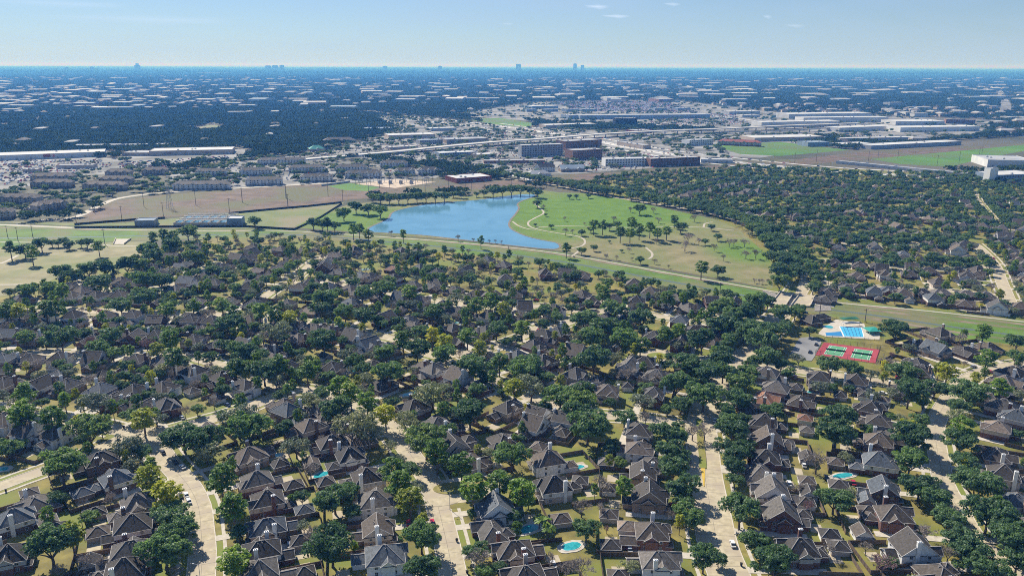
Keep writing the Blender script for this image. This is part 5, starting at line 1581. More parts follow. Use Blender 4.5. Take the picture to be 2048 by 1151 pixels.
bld('hotel', 'V3', 305, 700, 575, 690, 20, 22, 'grey', 'white', 'grey five-storey hotel with white parapet beside the brown blocks', floors=5)
bld('office_block', 'V3', 595, 660, 830, 645, 38, 19, 'brick', 'grey', 'rear brown brick office block beside the freeway', floors=4)
bld('office_block', 'V3', 640, 722, 835, 712, 32, 18, 'brick', 'grey', 'front brown brick office block with grey flat roof', floors=4)
bld('office_block', 'V3', 855, 764, 1145, 758, 24, 13, 'white', 'white', 'white three-storey office with dark window bands', floors=3)
bld('hotel', 'V3', 1150, 766, 1475, 752, 18, 14, 'brick', 'white', 'red-brown three-storey hotel with pale gabled roof', floors=3)
bld('hotel', 'V3', 920, 506, 1062, 504, 25, 25, 'black', 'white', 'dark blue and white six-storey hotel beyond the freeway', floors=6)
bld('warehouse', 'V3', 690, 456, 1540, 448, 70, 13, 'blue', 'grey', 'longest blue-grey warehouse beyond the freeway')
bld('warehouse', 'V3', 615, 454, 688, 452, 60, 12, 'blue', 'grey', 'short blue-grey wing at the end of the longest warehouse')
bld('warehouse', 'V3', 465, 512, 800, 502, 50, 8, 'tan', 'white', 'white-roofed shed beside the dark hotel')
bld('warehouse', 'V3', 1055, 550, 1160, 544, 40, 8, 'red', 'grey', 'small red-walled shed behind the viaduct')
bld('office_block', 'V3', 1405, 628, 1562, 620, 28, 12, 'white', 'grey', 'white office with dark roof under the raised highway', floors=3)
bld('warehouse', 'V3', 1480, 738, 1690, 742, 20, 6, 'panel', 'white', 'narrow white-roofed shed between red-brown hotel and freeway')
bld('warehouse', 'V3', 930, 625, 1100, 650, 22, 8, 'tan', 'grey', 'tan windowless shed beside the freeway ramp')
for i, a in enumerate([(375, 385, 545, 382, 80, 10), (600, 406, 680, 404, 40, 9), (470, 406, 545, 404, 40, 9), (340, 406, 405, 405, 40, 9), (700, 404, 800, 402, 40, 9), (1180, 398, 1260, 397, 40, 9), (1330, 396, 1412, 394, 40, 9)]):
    bld('warehouse', 'V3', a[0], a[1], a[2], a[3], a[4], a[5], 'blue', 'white' if i == 0 else 'grey', f'blue-grey shed, {ordinal(i + 1)} in the row before the distant car lot')
bld('warehouse', 'V4', 310, 508, 820, 498, 55, 15, 'panel', 'white', 'striped white-roofed warehouse nearest the raised highway')
bld('warehouse', 'V4', 490, 450, 1030, 442, 80, 15, 'panel', 'white', 'rearmost large white-roofed warehouse of the striped group')
bld('warehouse', 'V4', 585, 476, 1140, 471, 55, 15, 'panel', 'white', 'middle large warehouse with dark striped panels')
bld('warehouse', 'V4', 820, 538, 1200, 522, 55, 11, 'panel', 'white', 'long pale warehouse with white roof by the tree belt')
bld('warehouse', 'V4', 1190, 492, 1510, 490, 80, 11, 'panel', 'white', 'deep white-roofed warehouse behind the broadest pale one')
bld('warehouse', 'V4', 1220, 538, 1740, 530, 60, 12, 'white', 'white', 'broadest pale warehouse toward the right with white roof')
bld('warehouse', 'V4', 265, 602, 720, 592, 70, 9, 'tan', 'white', 'wide white-roofed shed behind the red-roofed apartments')
bld('warehouse', 'V4', 615, 634, 755, 630, 40, 9, 'blue', 'blue', 'small blue shed at the edge of the bright green meadow')
bld('warehouse', 'V4', 840, 640, 1030, 632, 40, 7, 'grey', 'white', 'rear of two long storage sheds by the green meadow')
bld('warehouse', 'V4', 1030, 652, 1620, 622, 42, 8, 'grey', 'white', 'longest pale storage shed by the brown corridor')
bld('warehouse', 'V4', 840, 602, 1400, 592, 30, 8, 'grey', 'white', 'long storage shed behind the longest pale one')
bld('warehouse', 'V4', 1790, 768, 2100, 776, 85, 13, 'panel', 'grey', 'huge grey warehouse cut by the right edge')
bld('office_block', 'V4', 1800, 872, 1852, 870, 12, 22, 'white', 'white', 'white square tower rising above the trees at far right')
bld('warehouse', 'V4', 1856, 872, 2120, 862, 45, 12, 'blue', 'white', 'long pale storage block beside the white square tower', floors=2)
bld('warehouse', 'V4', 100, 424, 300, 420, 50, 11, 'panel', 'white', 'pale warehouse with raised end box beyond the car lots')
bld('warehouse', 'V4', 185, 442, 300, 440, 40, 8, 'panel', 'white', 'smaller pale shed in front of the raised-end warehouse')
bld('office_block', 'V4', 1150, 374, 1240, 372, 38, 19, 'panel', 'grey', 'lone pale block rising from the distant woods', floors=4)
bld('office_block', 'V4', 1520, 482, 1712, 486, 30, 13, 'brick', 'grey', 'brown brick block beside the deep white warehouse', floors=3)
bld('warehouse', 'V4', 800, 745, 1650, 830, 14, 5, 'panel', 'grey', 'very long low storage row between wooded homes and freeway')

AW = (WALLS['tan brick'], WALLS['beige'])
AW2 = (WALLS['grey'], WALLS['white'])
APT = [('V1', 200, 905, 460, 905, 0), ('V1', 540, 918, 810, 922, 0), ('V1', 0, 1006, 240, 1010, 0), ('V1', 250, 1066, 450, 1034, 0), ('V1', 650, 882, 860, 880, 0), ('V1', -40, 1112, 80, 1106, 0), ('V1', 200, 862, 480, 860, 0), ('V1', 930, 822, 1100, 817, 0), ('V1', 690, 832, 850, 832, 0),
       ('V1', 1130, 920, 1500, 915, 1), ('V1', 1610, 890, 1850, 885, 1), ('V1', 1280, 830, 1480, 828, 1), ('V1', 1570, 825, 1780, 820, 1), ('V1', 1690, 755, 1900, 748, 1), ('V2', 40, 0, 0, 0, 9),
       ('V2', 395, 868, 610, 862, 1), ('V2', 320, 805, 560, 800, 1), ('V2', 250, 752, 430, 748, 1), ('V2', 690, 842, 930, 838, 1), ('V2', 630, 800, 830, 798, 1), ('V2', 1015, 826, 1150, 822, 1), ('V2', 1170, 822, 1310, 816, 1), ('V2', 920, 772, 1100, 770, 1)]
ai = [0, 0]
for t, xl, yl, xr, yr, w in APT:
    if w == 9: continue
    ai[w] += 1
    gable_building('apartment_building', t, xl, yl, xr, yr, 15, 8.6, AW2 if w else AW, ROOFS['grey' if w else 'brown'], f"three-storey {'grey' if w else 'tan'} apartment building with gables, {ordinal(ai[w])} of the {'pale' if w else 'brown'} complex", 'x', 0.55, 4 if xr - xl > 200 else 3, floors=3)['group' if False else 0]['group'] = 'apartment buildings'
gable_building('church_building', 'V3', 425, 802, 525, 794, 16, 8, (M_WHITE, M_WHITE), ROOFS['grey'], 'white gabled two-storey building beside the brown corridor', 'x', 0.7, 0, 'gable', 2)
gable_building('hall_building', 'V3', 565, 800, 720, 796, 22, 5.5, (WALLS['tan brick'], WALLS['beige']), M_ROOFBLUE, 'pale blue-roofed hall between white house and white office', 'x', 0.5, 2, 'gable')
gable_building('hall_building', 'V3', 350, 832, 500, 826, 20, 4.5, (M_WHITE, M_WHITE), M_ROOFGREY, 'low grey-roofed white hall behind the lake trees', 'x', 0.5, 1, 'hip')
gable_building('hall_building', 'V2', 550, 612, 760, 606, 25, 6, AW, ROOFS['brown'], 'brown hip-roofed hall at the woodland edge', 'x', 0.5, 2, 'hip')
gable_building('hall_building', 'V2', 460, 668, 560, 664, 22, 6, AW, M_TEAL, 'teal hip-roofed hall at the woodland edge', 'x', 0.6, 1, 'hip')
gable_building('apartment_building', 'V3', 1590, 622, 1870, 634, 18, 9, (M_REDWALL, WALLS['beige']), M_REDWALL, 'red-roofed apartment row beside the bright green meadow', 'x', 0.5, 4, 'hip', 3)

# ------------------------------------------------------------------ freeways
M_HWY = surf('highway_concrete', (0.52, 0.5, 0.47), (0.68, 0.66, 0.62), 0.05)
HW = {'freeway': ([(640, 222), (700, 224), (760, 228), (900, 240), (1000, 252), (1133, 271), (1250, 293), (1360, 311), (1500, 327), (1660, 342), (1800, 350), (2080, 364)], 26, 0.08),
      'frontage_road': ([(760, 233), (900, 247), (1000, 260), (1133, 281), (1250, 301), (1360, 319), (1500, 335), (1650, 349)], 9, 0.09),
      'far_frontage_road': ([(1000, 247), (1133, 264), (1250, 285), (1360, 303), (1500, 319), (1660, 334), (1800, 342), (2080, 355)], 9, 0.1),
      'avenue': ([(1993, 168), (1999, 180), (2006, 196), (2012, 210), (2008, 224)], 40, 0.1),
      'far_road': ([(480, 228), (620, 226), (760, 224)], 14, 0.12), 'business_road': ([(1000, 345), (1060, 360), (1090, 366)], 8, 0.1), 'ramp_road': ([(1430, 232), (1500, 240), (1560, 250)], 12, 0.12)}
HWC = []
for nm, (px, w, z) in HW.items():
    c = catmull([G2(p) for p in px], 20)
    strip(nm, c, w, z, M_LOT if nm == 'avenue' else M_HWY)
    HWC.append((c, w))
    if nm == 'freeway':
        strip('freeway_barrier', c, 0.8, 0.9, M_KERB, thick=0.8)
def viaduct(name, px, w, hts, label):
    c = catmull([G2(p, 6) for p in px], 18)
    HWC.append((c, w + 6))
    zs = np.interp(np.linspace(0, 1, len(c)), np.linspace(0, 1, len(hts)), hts)
    t = np.gradient(c, axis=0); t /= np.linalg.norm(t, axis=1)[:, None]
    n = np.stack([t[:, 1], -t[:, 0]], 1)
    root = empty(name, (0, 0, 0))
    mb, pb = MB(), MB()
    for i in range(len(c) - 1):
        q = []
        for k in (i, i + 1):
            a, b = c[k] - n[k] * w / 2, c[k] + n[k] * w / 2
            q.append(((a[0], a[1], zs[k]), (b[0], b[1], zs[k]), (a[0], a[1], zs[k] - 1.6), (b[0], b[1], zs[k] - 1.6)))
        mb.poly([q[0][0], q[0][1], q[1][1], q[1][0]]); mb.poly([q[0][2], q[0][0], q[1][0], q[1][2]]); mb.poly([q[0][1], q[0][3], q[1][3], q[1][1]]); mb.poly([q[0][3], q[0][2], q[1][2], q[1][3]])
        for s in (0, 1):
            pb.beam(Vector(q[0][s]) + Vector((0, 0, 0.5)), Vector(q[1][s]) + Vector((0, 0, 0.5)), 0.4, 1.0)
    link('deck', mb.mesh('deck', [M_HWY]), root)
    link('parapet', pb.mesh('parapet', [M_WALK]), root)
    for i in range(1, len(c) - 1, 2):
        if zs[i] < 3: continue
        m2 = MB(); m2.box(-1, 1, -1, 1, -0.2, zs[i] - 2.4); m2.box(-w * 0.42, w * 0.42, -0.9, 0.9, zs[i] - 2.4, zs[i] - 1.62)
        link('pier', m2.mesh('pier', [M_KERB]), root, (c[i][0], c[i][1], 0), math.atan2(n[i][1], n[i][0]))
    tag(root, label, 'viaduct')
viaduct('viaduct', [(520, 322), (620, 312), (800, 300), (950, 288), (1080, 279), (1200, 270), (1330, 264), (1440, 260), (1560, 254), (1650, 250), (1720, 247)], 27, [0.4, 2, 6, 8, 8, 9, 10, 10, 10, 9, 8], 'raised concrete highway on piers crossing the business district')
viaduct('viaduct', [(1440, 263), (1560, 262), (1680, 256), (1750, 252)], 12, [6, 8, 9, 7], 'second narrower raised ramp beside the long highway viaduct')

# ------------------------------------------------------------------ distant warehouses, towers
r = random.Random(11)
DW = 0
DWL = []
for i in range(700):
    y = 158 + 88 * r.random() ** 1.25
    x = r.uniform(-30, 1500) if r.random() < 0.72 else r.uniform(1200, 2070)
    if y > 222 and x < 720: continue
    if y > 205 and x > 700: continue
    if y < 168 and r.random() < 0.55: continue
    wpx = r.uniform(8, 46) * (0.4 + (y - 140) / 90)
    dep = r.uniform(40, 130)
    pl, pr = (x - wpx / 2, y + r.uniform(-0.3, 0.3)), (x + wpx / 2, y + r.uniform(-0.3, 0.3))
    c, rz, W = base_frame(pl, pr)
    if any((c.x - a) ** 2 + (c.y - b) ** 2 < (W / 2 + hw + 60) ** 2 for a, b, _, hw, dp in FOOT[-DW:] if DW): continue
    if DW >= 290: break
    FOOT.append((c.x, c.y, rz, W / 2, dep))
    h = r.uniform(9, 13) + c.y / 1500.0
    root = empty('distant_warehouse', (c.x, c.y, 0), rz)
    mb = MB(); mb.box(-W / 2, W / 2, 0, dep, -0.1, h)
    link('wall', mb.mesh('wall', [r.choice([M_PANEL, M_PANEL, M_TANFAR, M_BLUEFAR, M_BRICKFAR])]), root)
    mb = MB(); mb.frustum([(-W / 2 - 0.4, -0.4), (W / 2 + 0.4, -0.4), (W / 2 + 0.4, dep + 0.4), (-W / 2 - 0.4, dep + 0.4)], [(-W / 2 + 1, dep * 0.5 - 0.5), (W / 2 - 1, dep * 0.5 - 0.5), (W / 2 - 1, dep * 0.5 + 0.5), (-W / 2 + 1, dep * 0.5 + 0.5)], h, h + dep * 0.025 + 0.5)
    link('roof', mb.mesh('roof', [r.choice([M_ROOFWHITE, M_ROOFDULL, M_ROOFGREY, M_ROOFGREY, M_ROOFBLUE])]), root)
    DWL.append((x, root)); tag(root, None, 'warehouse', 'distant warehouses')
    DW += 1
for i, (x, o) in enumerate(sorted(DWL, key=lambda q: q[0])):
    o['label'] = f'long low warehouse among the distant trees, {ordinal(i + 1)} from left'
def tower(px, ybase, ytop, wpx, dist, label, stepped=False):
    d = ray(px, ybase); az = math.atan2(d.x, d.y)
    x, y = math.sin(az) * dist, math.cos(az) * dist
    dep = depth_of(x, y)
    w = wpx * dep / FPX
    vt = ray(px, ytop); k = dep / 1.0
    h = CAM_H + vt.z * (dist / math.hypot(vt.x, vt.y))
    root = empty('distant_tower', (x, y, 0), -az)
    mb = MB(); mb.box(-w / 2, w / 2, -w * 0.4, w * 0.4, -0.1, h * (0.78 if stepped else 1))
    link('tower_body', mb.mesh('tower_body', [M_GREYFAR]), root)
    mb = MB(); mb.box(-w * 0.28, w * 0.28, -w * 0.25, w * 0.25, h * (0.78 if stepped else 1), h * (1.0 if stepped else 1.03))
    link('tower_top', mb.mesh('tower_top', [M_GREYFAR]), root)
    tag(root, label, 'tower', 'skyline towers')
for a in [(275, 136, 126.8, 11, 20000, 'stepped broad tower, tallest on the left skyline', True), (1037, 135, 128.6, 10, 20000, 'broad block on the skyline above the park', False), (1150, 134, 127.6, 7, 20000, 'slim tower on the skyline right of the broad block', False), (1165, 134, 130.5, 7, 20000, 'short block beside the slim skyline tower', False),
          (536, 135, 131.5, 12, 20000, 'first low skyline block of the cluster left of centre', False), (550, 135, 131, 12, 20000, 'second low skyline block of the cluster left of centre', False), (564, 135, 130.5, 9, 20000, 'last and tallest skyline block of the cluster left of centre', False), (133, 136, 134, 7, 20000, 'small leftmost block on the skyline', False), (184, 136, 133.6, 8, 20000, 'second small block on the far left skyline', False), (770, 134, 132.4, 9, 20000, 'flat block on the skyline near the centre', False), (880, 134, 132.2, 7, 20000, 'small flat block on the central skyline', False)]:
    tower(*a[:5], a[5], a[6])

# ------------------------------------------------------------------ far woods
def px_of(X, Y):
    P = np.stack([X, Y, np.full_like(X, -CAM_H)], 0)
    v = CRT @ P
    return CX + FPX * v[0] / -v[2], CY - FPX * v[1] / -v[2]
def free_mask(X, Y, pad, hpad):
    ok = np.ones(len(X), bool)
    for (a, b, rz, hw, dp) in FOOT:
        dx, dy = X - a, Y - b
        near = np.abs(dx) + np.abs(dy) < hw + dp + 200
        if not near.any(): continue
        u = dx * math.cos(rz) + dy * math.sin(rz); v = -dx * math.sin(rz) + dy * math.cos(rz)
        ok &= ~((np.abs(u) < hw + pad) & (v > -pad * (3.5 if pad > 10 else 1.3)) & (v < dp + pad))
    for c, w in HWC:
        for p in c[::1]:
            ok &= (X - p[0]) ** 2 + (Y - p[1]) ** 2 > (w / 2 + hpad + 6) ** 2
    return ok
NOWOOD = [([(-700, 1500), (-300, 600), (-300, 440), (0, 442), (150, 446), (240, 446), (480, 425), (690, 404), (860, 394), (1050, 376), (1120, 372), (1500, 332), (2048, 350), (2500, 380), (2700, 1500)], 0.0),
          ([(120, 452), (160, 436), (215, 404), (330, 386), (480, 376), (660, 365), (720, 358), (880, 360), (1000, 360), (1100, 350), (1250, 341), (1500, 322), (1600, 318), (1600, 336), (1400, 349), (1130, 369), (700, 403), (480, 428), (240, 448)], 0.0),
          ([(-200, 318), (0, 312), (230, 316), (300, 305), (470, 298), (520, 300), (480, 318), (340, 335), (250, 345), (150, 352), (0, 385), (-200, 395)], 0.12),
          ([(-200, 395), (0, 380), (150, 350), (330, 340), (330, 388), (215, 404), (150, 436), (0, 443), (-200, 443)], 0.58),
          ([(330, 350), (480, 318), (640, 312), (900, 345), (870, 358), (720, 366), (480, 376), (330, 388)], 0.56),
          ([(520, 318), (640, 303), (800, 262), (740, 232), (900, 238), (1000, 250), (1200, 260), (1400, 262), (1620, 253), (1640, 300), (1480, 324), (1300, 338), (1120, 352), (1010, 352), (880, 330), (700, 314)], 0.42),
          ([(900, 230), (1060, 204), (1340, 200), (1560, 225), (1980, 238), (1980, 270), (1780, 290), (1600, 268), (1400, 258), (1100, 245)], 0.16),
          ([(1420, 290), (1560, 283), (1700, 300), (2060, 270), (2200, 270), (2200, 330), (1960, 345), (1560, 335), (1480, 310)], 0.0),
          ([(375, 260), (415, 249), (455, 251), (445, 260), (400, 264)], 0.0), ([(925, 236), (1000, 234), (1070, 246), (1060, 257), (1000, 252)], 0.0),
          ([(0, 185), (700, 180), (1000, 190), (900, 228), (600, 228), (300, 215), (0, 212)], 0.62), ([(1340, 205), (2048, 215), (2048, 235), (1560, 226)], 0.6)]
def grove_points(y0, y1, sp, pad, hpad):
    ys = np.arange(y0, y1, sp)
    X, Y = [], []
    for y in ys:
        x = np.arange(-0.74 * y - 60, 0.74 * y + 60, sp)
        X.append(x + rng.uniform(-sp * 0.4, sp * 0.4, len(x))); Y.append(np.full(len(x), y) + rng.uniform(-sp * 0.4, sp * 0.4, len(x)))
    X, Y = np.concatenate(X), np.concatenate(Y)
    px, py = px_of(X, Y)
    prob = np.ones(len(X))
    for poly, pr in NOWOOD:
        prob = np.where(in_poly(px, py, poly), np.minimum(prob, pr), prob)
    wob = np.sin(X * 0.0021 + 1.3 * np.sin(Y * 0.0013)) + np.sin(Y * 0.0017 + 1.7 * np.sin(X * 0.0011)) + 0.6 * np.sin(X * 0.0061 + Y * 0.0043)
    prob = prob * np.where((wob > 0.9) & (Y > 1900), 0.55, 0.97)
    k = rng.uniform(size=len(X)) < prob
    X, Y = X[k], Y[k]
    ok = free_mask(X, Y, pad, hpad)
    return X[ok], Y[ok]
X1, Y1 = grove_points(820, 4300, 21.0, 9, 6)
p1 = px_of(X1, Y1)
urban = np.zeros(len(X1), bool)
for poly, pr in NOWOOD:
    if 0 < pr < 0.59: urban |= in_poly(p1[0], p1[1], poly)
XU, YU = X1[urban], Y1[urban]
X1, Y1 = X1[~urban], Y1[~urban]
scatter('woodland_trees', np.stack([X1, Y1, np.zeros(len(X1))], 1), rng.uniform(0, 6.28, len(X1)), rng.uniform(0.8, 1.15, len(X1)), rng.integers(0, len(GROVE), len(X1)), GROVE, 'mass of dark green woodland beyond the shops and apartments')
XU = np.concatenate([XU + rng.uniform(-9, 9, len(XU)) for _ in range(4)]); YU = np.concatenate([YU + rng.uniform(-9, 9, len(YU)) for _ in range(4)])
ok = free_mask(XU, YU, 1.5, 1)
XU, YU = XU[ok], YU[ok]
shp = [SHAPES['oak'][q][1] for q in range(3)] + [SHAPES['light'][0][1], SHAPES['bare'][0][1]]
scatter('town_trees', np.stack([XU, YU, np.zeros(len(XU))], 1), rng.uniform(0, 6.28, len(XU)), rng.uniform(0.5, 0.95, len(XU)), rng.integers(0, len(shp), len(XU)), shp, 'scattered trees among apartments, shops and car parks')
X2, Y2 = grove_points(4300, 16000, 64.0, 14, 10)
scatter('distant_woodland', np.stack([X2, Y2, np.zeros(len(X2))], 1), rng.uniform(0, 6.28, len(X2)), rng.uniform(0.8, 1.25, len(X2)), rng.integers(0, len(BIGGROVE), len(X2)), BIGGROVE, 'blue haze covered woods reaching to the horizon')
X3, Y3 = grove_points(16000, 46000, 210.0, 20, 10)
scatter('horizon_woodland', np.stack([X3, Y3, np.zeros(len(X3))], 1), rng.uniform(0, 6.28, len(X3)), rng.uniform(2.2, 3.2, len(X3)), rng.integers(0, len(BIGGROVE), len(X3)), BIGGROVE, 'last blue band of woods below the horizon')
RB = []
for q, (w_, d_, h_, wm, rm_) in enumerate([(14, 10, 6, M_TANFAR, ROOFS['grey']), (18, 12, 7, M_PANEL, ROOFS['brown']), (34, 16, 8, M_PANEL, M_ROOFDULL), (24, 14, 7, M_TANFAR, M_ROOFDULL), (12, 12, 8, M_PANEL, ROOFS['tan'])]):
    mb = MB(); mb.box(-w_ / 2, w_ / 2, -d_ / 2, d_ / 2, 0, h_, 0)
    mb.frustum([(-w_ / 2 - 0.5, -d_ / 2 - 0.5), (w_ / 2 + 0.5, -d_ / 2 - 0.5), (w_ / 2 + 0.5, d_ / 2 + 0.5), (-w_ / 2 - 0.5, d_ / 2 + 0.5)], [(-w_ / 2 + 4, -0.5), (w_ / 2 - 4, -0.5), (w_ / 2 - 4, 0.5), (-w_ / 2 + 4, 0.5)], h_, h_ + (2.6 if q != 2 else 0.8), 1)
    RB.append(mb.mesh('distant_roof', [wm, rm_]))
n4 = 5000
Y4 = 1700 + 9500 * rng.uniform(size=n4) ** 1.3; X4 = rng.uniform(-0.72, 0.72, n4) * Y4
wob = np.sin(X4 * 0.0019 + 1.1 * np.sin(Y4 * 0.0016)) + np.sin(Y4 * 0.0023 + 1.4 * np.sin(X4 * 0.0012))
p4 = px_of(X4, Y4)
k4 = rng.uniform(size=n4) < np.clip(0.25 + 0.45 * wob, 0.05, 1)
for poly, pr in NOWOOD[:10]: k4 &= ~in_poly(p4[0], p4[1], poly)
X4, Y4 = X4[k4], Y4[k4]
ok = free_mask(X4, Y4, 12, 8); X4, Y4 = X4[ok], Y4[ok]
scatter('distant_rooftops', np.stack([X4, Y4, np.zeros(len(X4))], 1), rng.choice([0.0, 0.2, 1.57, 1.77], len(X4)), rng.uniform(0.9, 1.5, len(X4)) * (1 + Y4 / 16000), rng.integers(0, len(RB), len(X4)), RB, 'countless small roofs showing among the distant trees')
print('woods', len(X3), len(X4), len(X1), len(XU), len(X2))

# ------------------------------------------------------------------ cars
def car_meshes():
    body = MB()
    body.frustum([(-2.2, -0.88), (2.2, -0.88), (2.2, 0.88), (-2.2, 0.88)], [(-2.25, -0.84), (2.2, -0.82), (2.2, 0.82), (-2.25, 0.84)], 0.3, 0.85)
    body.frustum([(-1.1, -0.72), (0.55, -0.72), (0.55, 0.72), (-1.1, 0.72)], [(-1.05, -0.66), (0.5, -0.66), (0.5, 0.66), (-1.05, 0.66)], 1.42, 1.47)
    cab = MB(); cab.frustum([(-1.9, -0.8), (1.15, -0.8), (1.15, 0.8), (-1.9, 0.8)], [(-1.15, -0.7), (0.55, -0.7), (0.55, 0.7), (-1.15, 0.7)], 0.85, 1.42)
    wh = MB()
    k = 10; n = len(wh.v)
    pts = [(0.32 * math.cos(6.283 * i / k), 0.32 * math.sin(6.283 * i / k)) for i in range(k)]
    wh.v += [(x, -0.11, z) for x, z in pts] + [(x, 0.11, z) for x, z in pts]
    for i in range(k):
        j = (i + 1) % k; wh.f.append((i, j, k + j, k + i)); wh.m.append(0)
    wh.f.append(tuple(range(k))); wh.m.append(0); wh.f.append(tuple(range(2 * k - 1, k - 1, -1))); wh.m.append(0)
    return body.mesh('car_body', [M_WHITE]), cab.mesh('car_windows', [M_GLASS]), wh.mesh('car_wheel', [M_TYRE])
CB, CG, CWH = car_meshes()
def car(px, py, colour, label, rz=None):
    g_ = G(px, py, 0.6)
    if rz is None:
        st, j, d = nearest_street(g_.x, g_.y)
        t = STREETS[st]['tan'][j]; rz = math.atan2(t[1], t[0])
    o = empty('parked_car', (g_.x, g_.y, 0.17), rz)
    link('car_body', CB, o, mat=CARS[colour]); link('car_windows', CG, o)
    for x in (-1.35, 1.35):
        for y in (-0.78, 0.78): link('wheel', CWH, o, (x, y, 0.32))
    tag(o, label, 'car', 'parked cars')
for t, x, y, c, l in [('T1', 1222, 620, 'white', 'upper of two white cars parked on the curving street'), ('T1', 1238, 660, 'white', 'lower of two white cars parked on the curving street'), ('T1', 1068, 340, 'black', 'black car parked near the top bend of the curving street'), ('T1', 1150, 405, 'black', 'black car in tree shade on the curving street'), ('T1', 1185, 625, 'black', 'black car half under trees beside the white parked cars'),
                      ('T1', 1900, 945, 'white', 'white car in a driveway by the pale patio'), ('T2', 1262, 800, 'red', 'red car parked on the middle street'), ('T2', 1105, 805, 'red', 'dark red car in a driveway off the middle street'), ('T3', 515, 1075, 'white', 'white estate car in the driveway behind the teal pool'),
                      ('T3', 1000, 955, 'red', 'red car in a driveway beside a small garage'), ('T3', 1015, 975, 'white', 'white car beside the red driveway car'), ('T3', 960, 420, 'white', 'white car behind the small pyramid-roofed garage'), ('T4', 495, 545, 'white', 'white car in the yard off the boulevard'), ('T4', 890, 380, 'silver', 'silver car beside the white garage near the pool'),
                      ('T4', 915, 540, 'red', 'red car beside the pool-side garage'), ('T4', 590, 425, 'white', 'white car between back-yard garages'), ('T8', 1108, 740, 'white', 'white car on the driveway off the court street'), ('T8', 630, 470, 'black', 'black car in the tennis court parking'), ('T8', 670, 420, 'dark grey', 'dark grey car in the pool parking under trees'),
                      ('T5', 1240, 485, 'white', 'white car parked on the gabled row street'), ('T5', 130, 470, 'black', 'black car parked at the left of the gabled row'), ('T5', 1150, 700, 'blue', 'blue car behind the white gabled house'), ('T5', 1990, 355, 'dark grey', 'dark grey car by the brick house off the upper street'), ('T6', 1735, 235, 'red', 'red car in the driveway of the dark hipped house'),
                      ('T6', 710, 790, 'black', 'black car at the top of the middle street'), ('T6', 790, 795, 'silver', 'silver car at the top of the middle street'), ('T6', 1640, 640, 'white', 'white car under trees on the central street'), ('T7', 400, 130, 'red', 'red car beside the blue-roofed house near the lake bank'), ('T7', 1325, 150, 'white', 'white car before the light house near the channel'), ('T7', 410, 290, 'black', 'black car on the bend of the upper street'),
                      ('U4', 1800, 620, 'black', 'black car on the sunlit east street'), ('T8', 1700, 565, 'silver', 'silver car at the shady junction by the courts'), ('T4', 735, 505, 'black', 'black car by the pool fence'), ('T3', 1690, 940, 'white', 'white car under the oaks along the lower boulevard')]:
    p = tp(t, x, y)
    car(p[0], p[1], c, l)
cg = {}
for st, s_ in STREETS.items():
    if st in ('park boulevard', 'loop lane', 'wooded lane', 'north oak street', 'oak court', 'short cross street', 'inner oak lane'): continue
    q = random.uniform(10, 40)
    while q < s_['cum'][-1] - 10:
        j = min(int(np.searchsorted(s_['cum'], q)), len(s_['c']) - 2)
        sd = random.choice([-1, 1]); t = s_['tan'][j]; n = np.array([t[1], -t[0]]) * sd
        drive = random.random() < 0.45
        p = s_['c'][j] + n * (s_['w'] / 2 + (7.0 if drive else -1.3))
        P_ = to_px(*p)
        if 0 < P_[0] < 2048 and P_[1] < 1150 and spot_free(p[0], p[1], 1.0) and road_clear(p[0], p[1]) > (2 if drive else -3):
            if math.hypot(p[0] - G(900, 982).x, p[1] - G(900, 982).y) < 16: q += 20; continue
            rz = math.atan2(n[1], n[0]) if drive else math.atan2(t[1], t[0])
            cg.setdefault(st, []).append((j, P_, random.choice(['white', 'silver', 'black', 'dark grey', 'red', 'blue', 'white']), rz, drive, p))
        q += random.uniform(24, 60)
for st, l in cg.items():
    end, sw, sign = street_words(st, 0, 1)
    l.sort(key=lambda a: sign * a[0])
    for i, (j, P_, c, rz, drive, p) in enumerate(l):
        car(P_[0], P_[1], c, f"{c} car {'in a driveway off' if drive else 'parked at the kerb of'} {st}, {ordinal(i + 1)} from {end}", rz)
mb = MB()
mb.frustum([(-2.2, -0.88), (2.2, -0.88), (2.2, 0.88), (-2.2, 0.88)], [(-2.2, -0.85), (2.2, -0.85), (2.2, 0.85), (-2.2, 0.85)], 0.25, 0.85)
mb.frustum([(-1.7, -0.8), (1.1, -0.8), (1.1, 0.8), (-1.7, 0.8)], [(-1.1, -0.7), (0.6, -0.7), (0.6, 0.7), (-1.1, 0.7)], 0.85, 1.45)
LOTCAR = []
for c in ('white', 'silver', 'white', 'dark grey', 'black', 'red', 'blue'):
    LOTCAR.append(mb.mesh('lot_car', [CARS[c]]))
def lot_rows(poly, n_rows, angle, dens):
    P = np.array([G2(p) for p in poly]); c = P.mean(0)
    pts, rots = [], []
    ca, sa = math.cos(angle), math.sin(angle)
    ext = np.abs(P - c).max() * 1.5
    v = -ext
    while v < ext:
        u = -ext
        while u < ext:
            if random.random() < dens:
                x, y = c[0] + u * ca - v * sa, c[1] + u * sa + v * ca
                pts.append((x, y)); rots.append(angle + math.pi / 2 + (0 if random.random() < 0.5 else math.pi))
            u += 2.8
        v += random.choice([6.0, 16.0]) if n_rows == 0 else n_rows
    pts = np.array(pts); rots = np.array(rots)
    k = in_poly(pts[:, 0], pts[:, 1], P)
    return pts[k], rots[k]
LP, LR = [], []
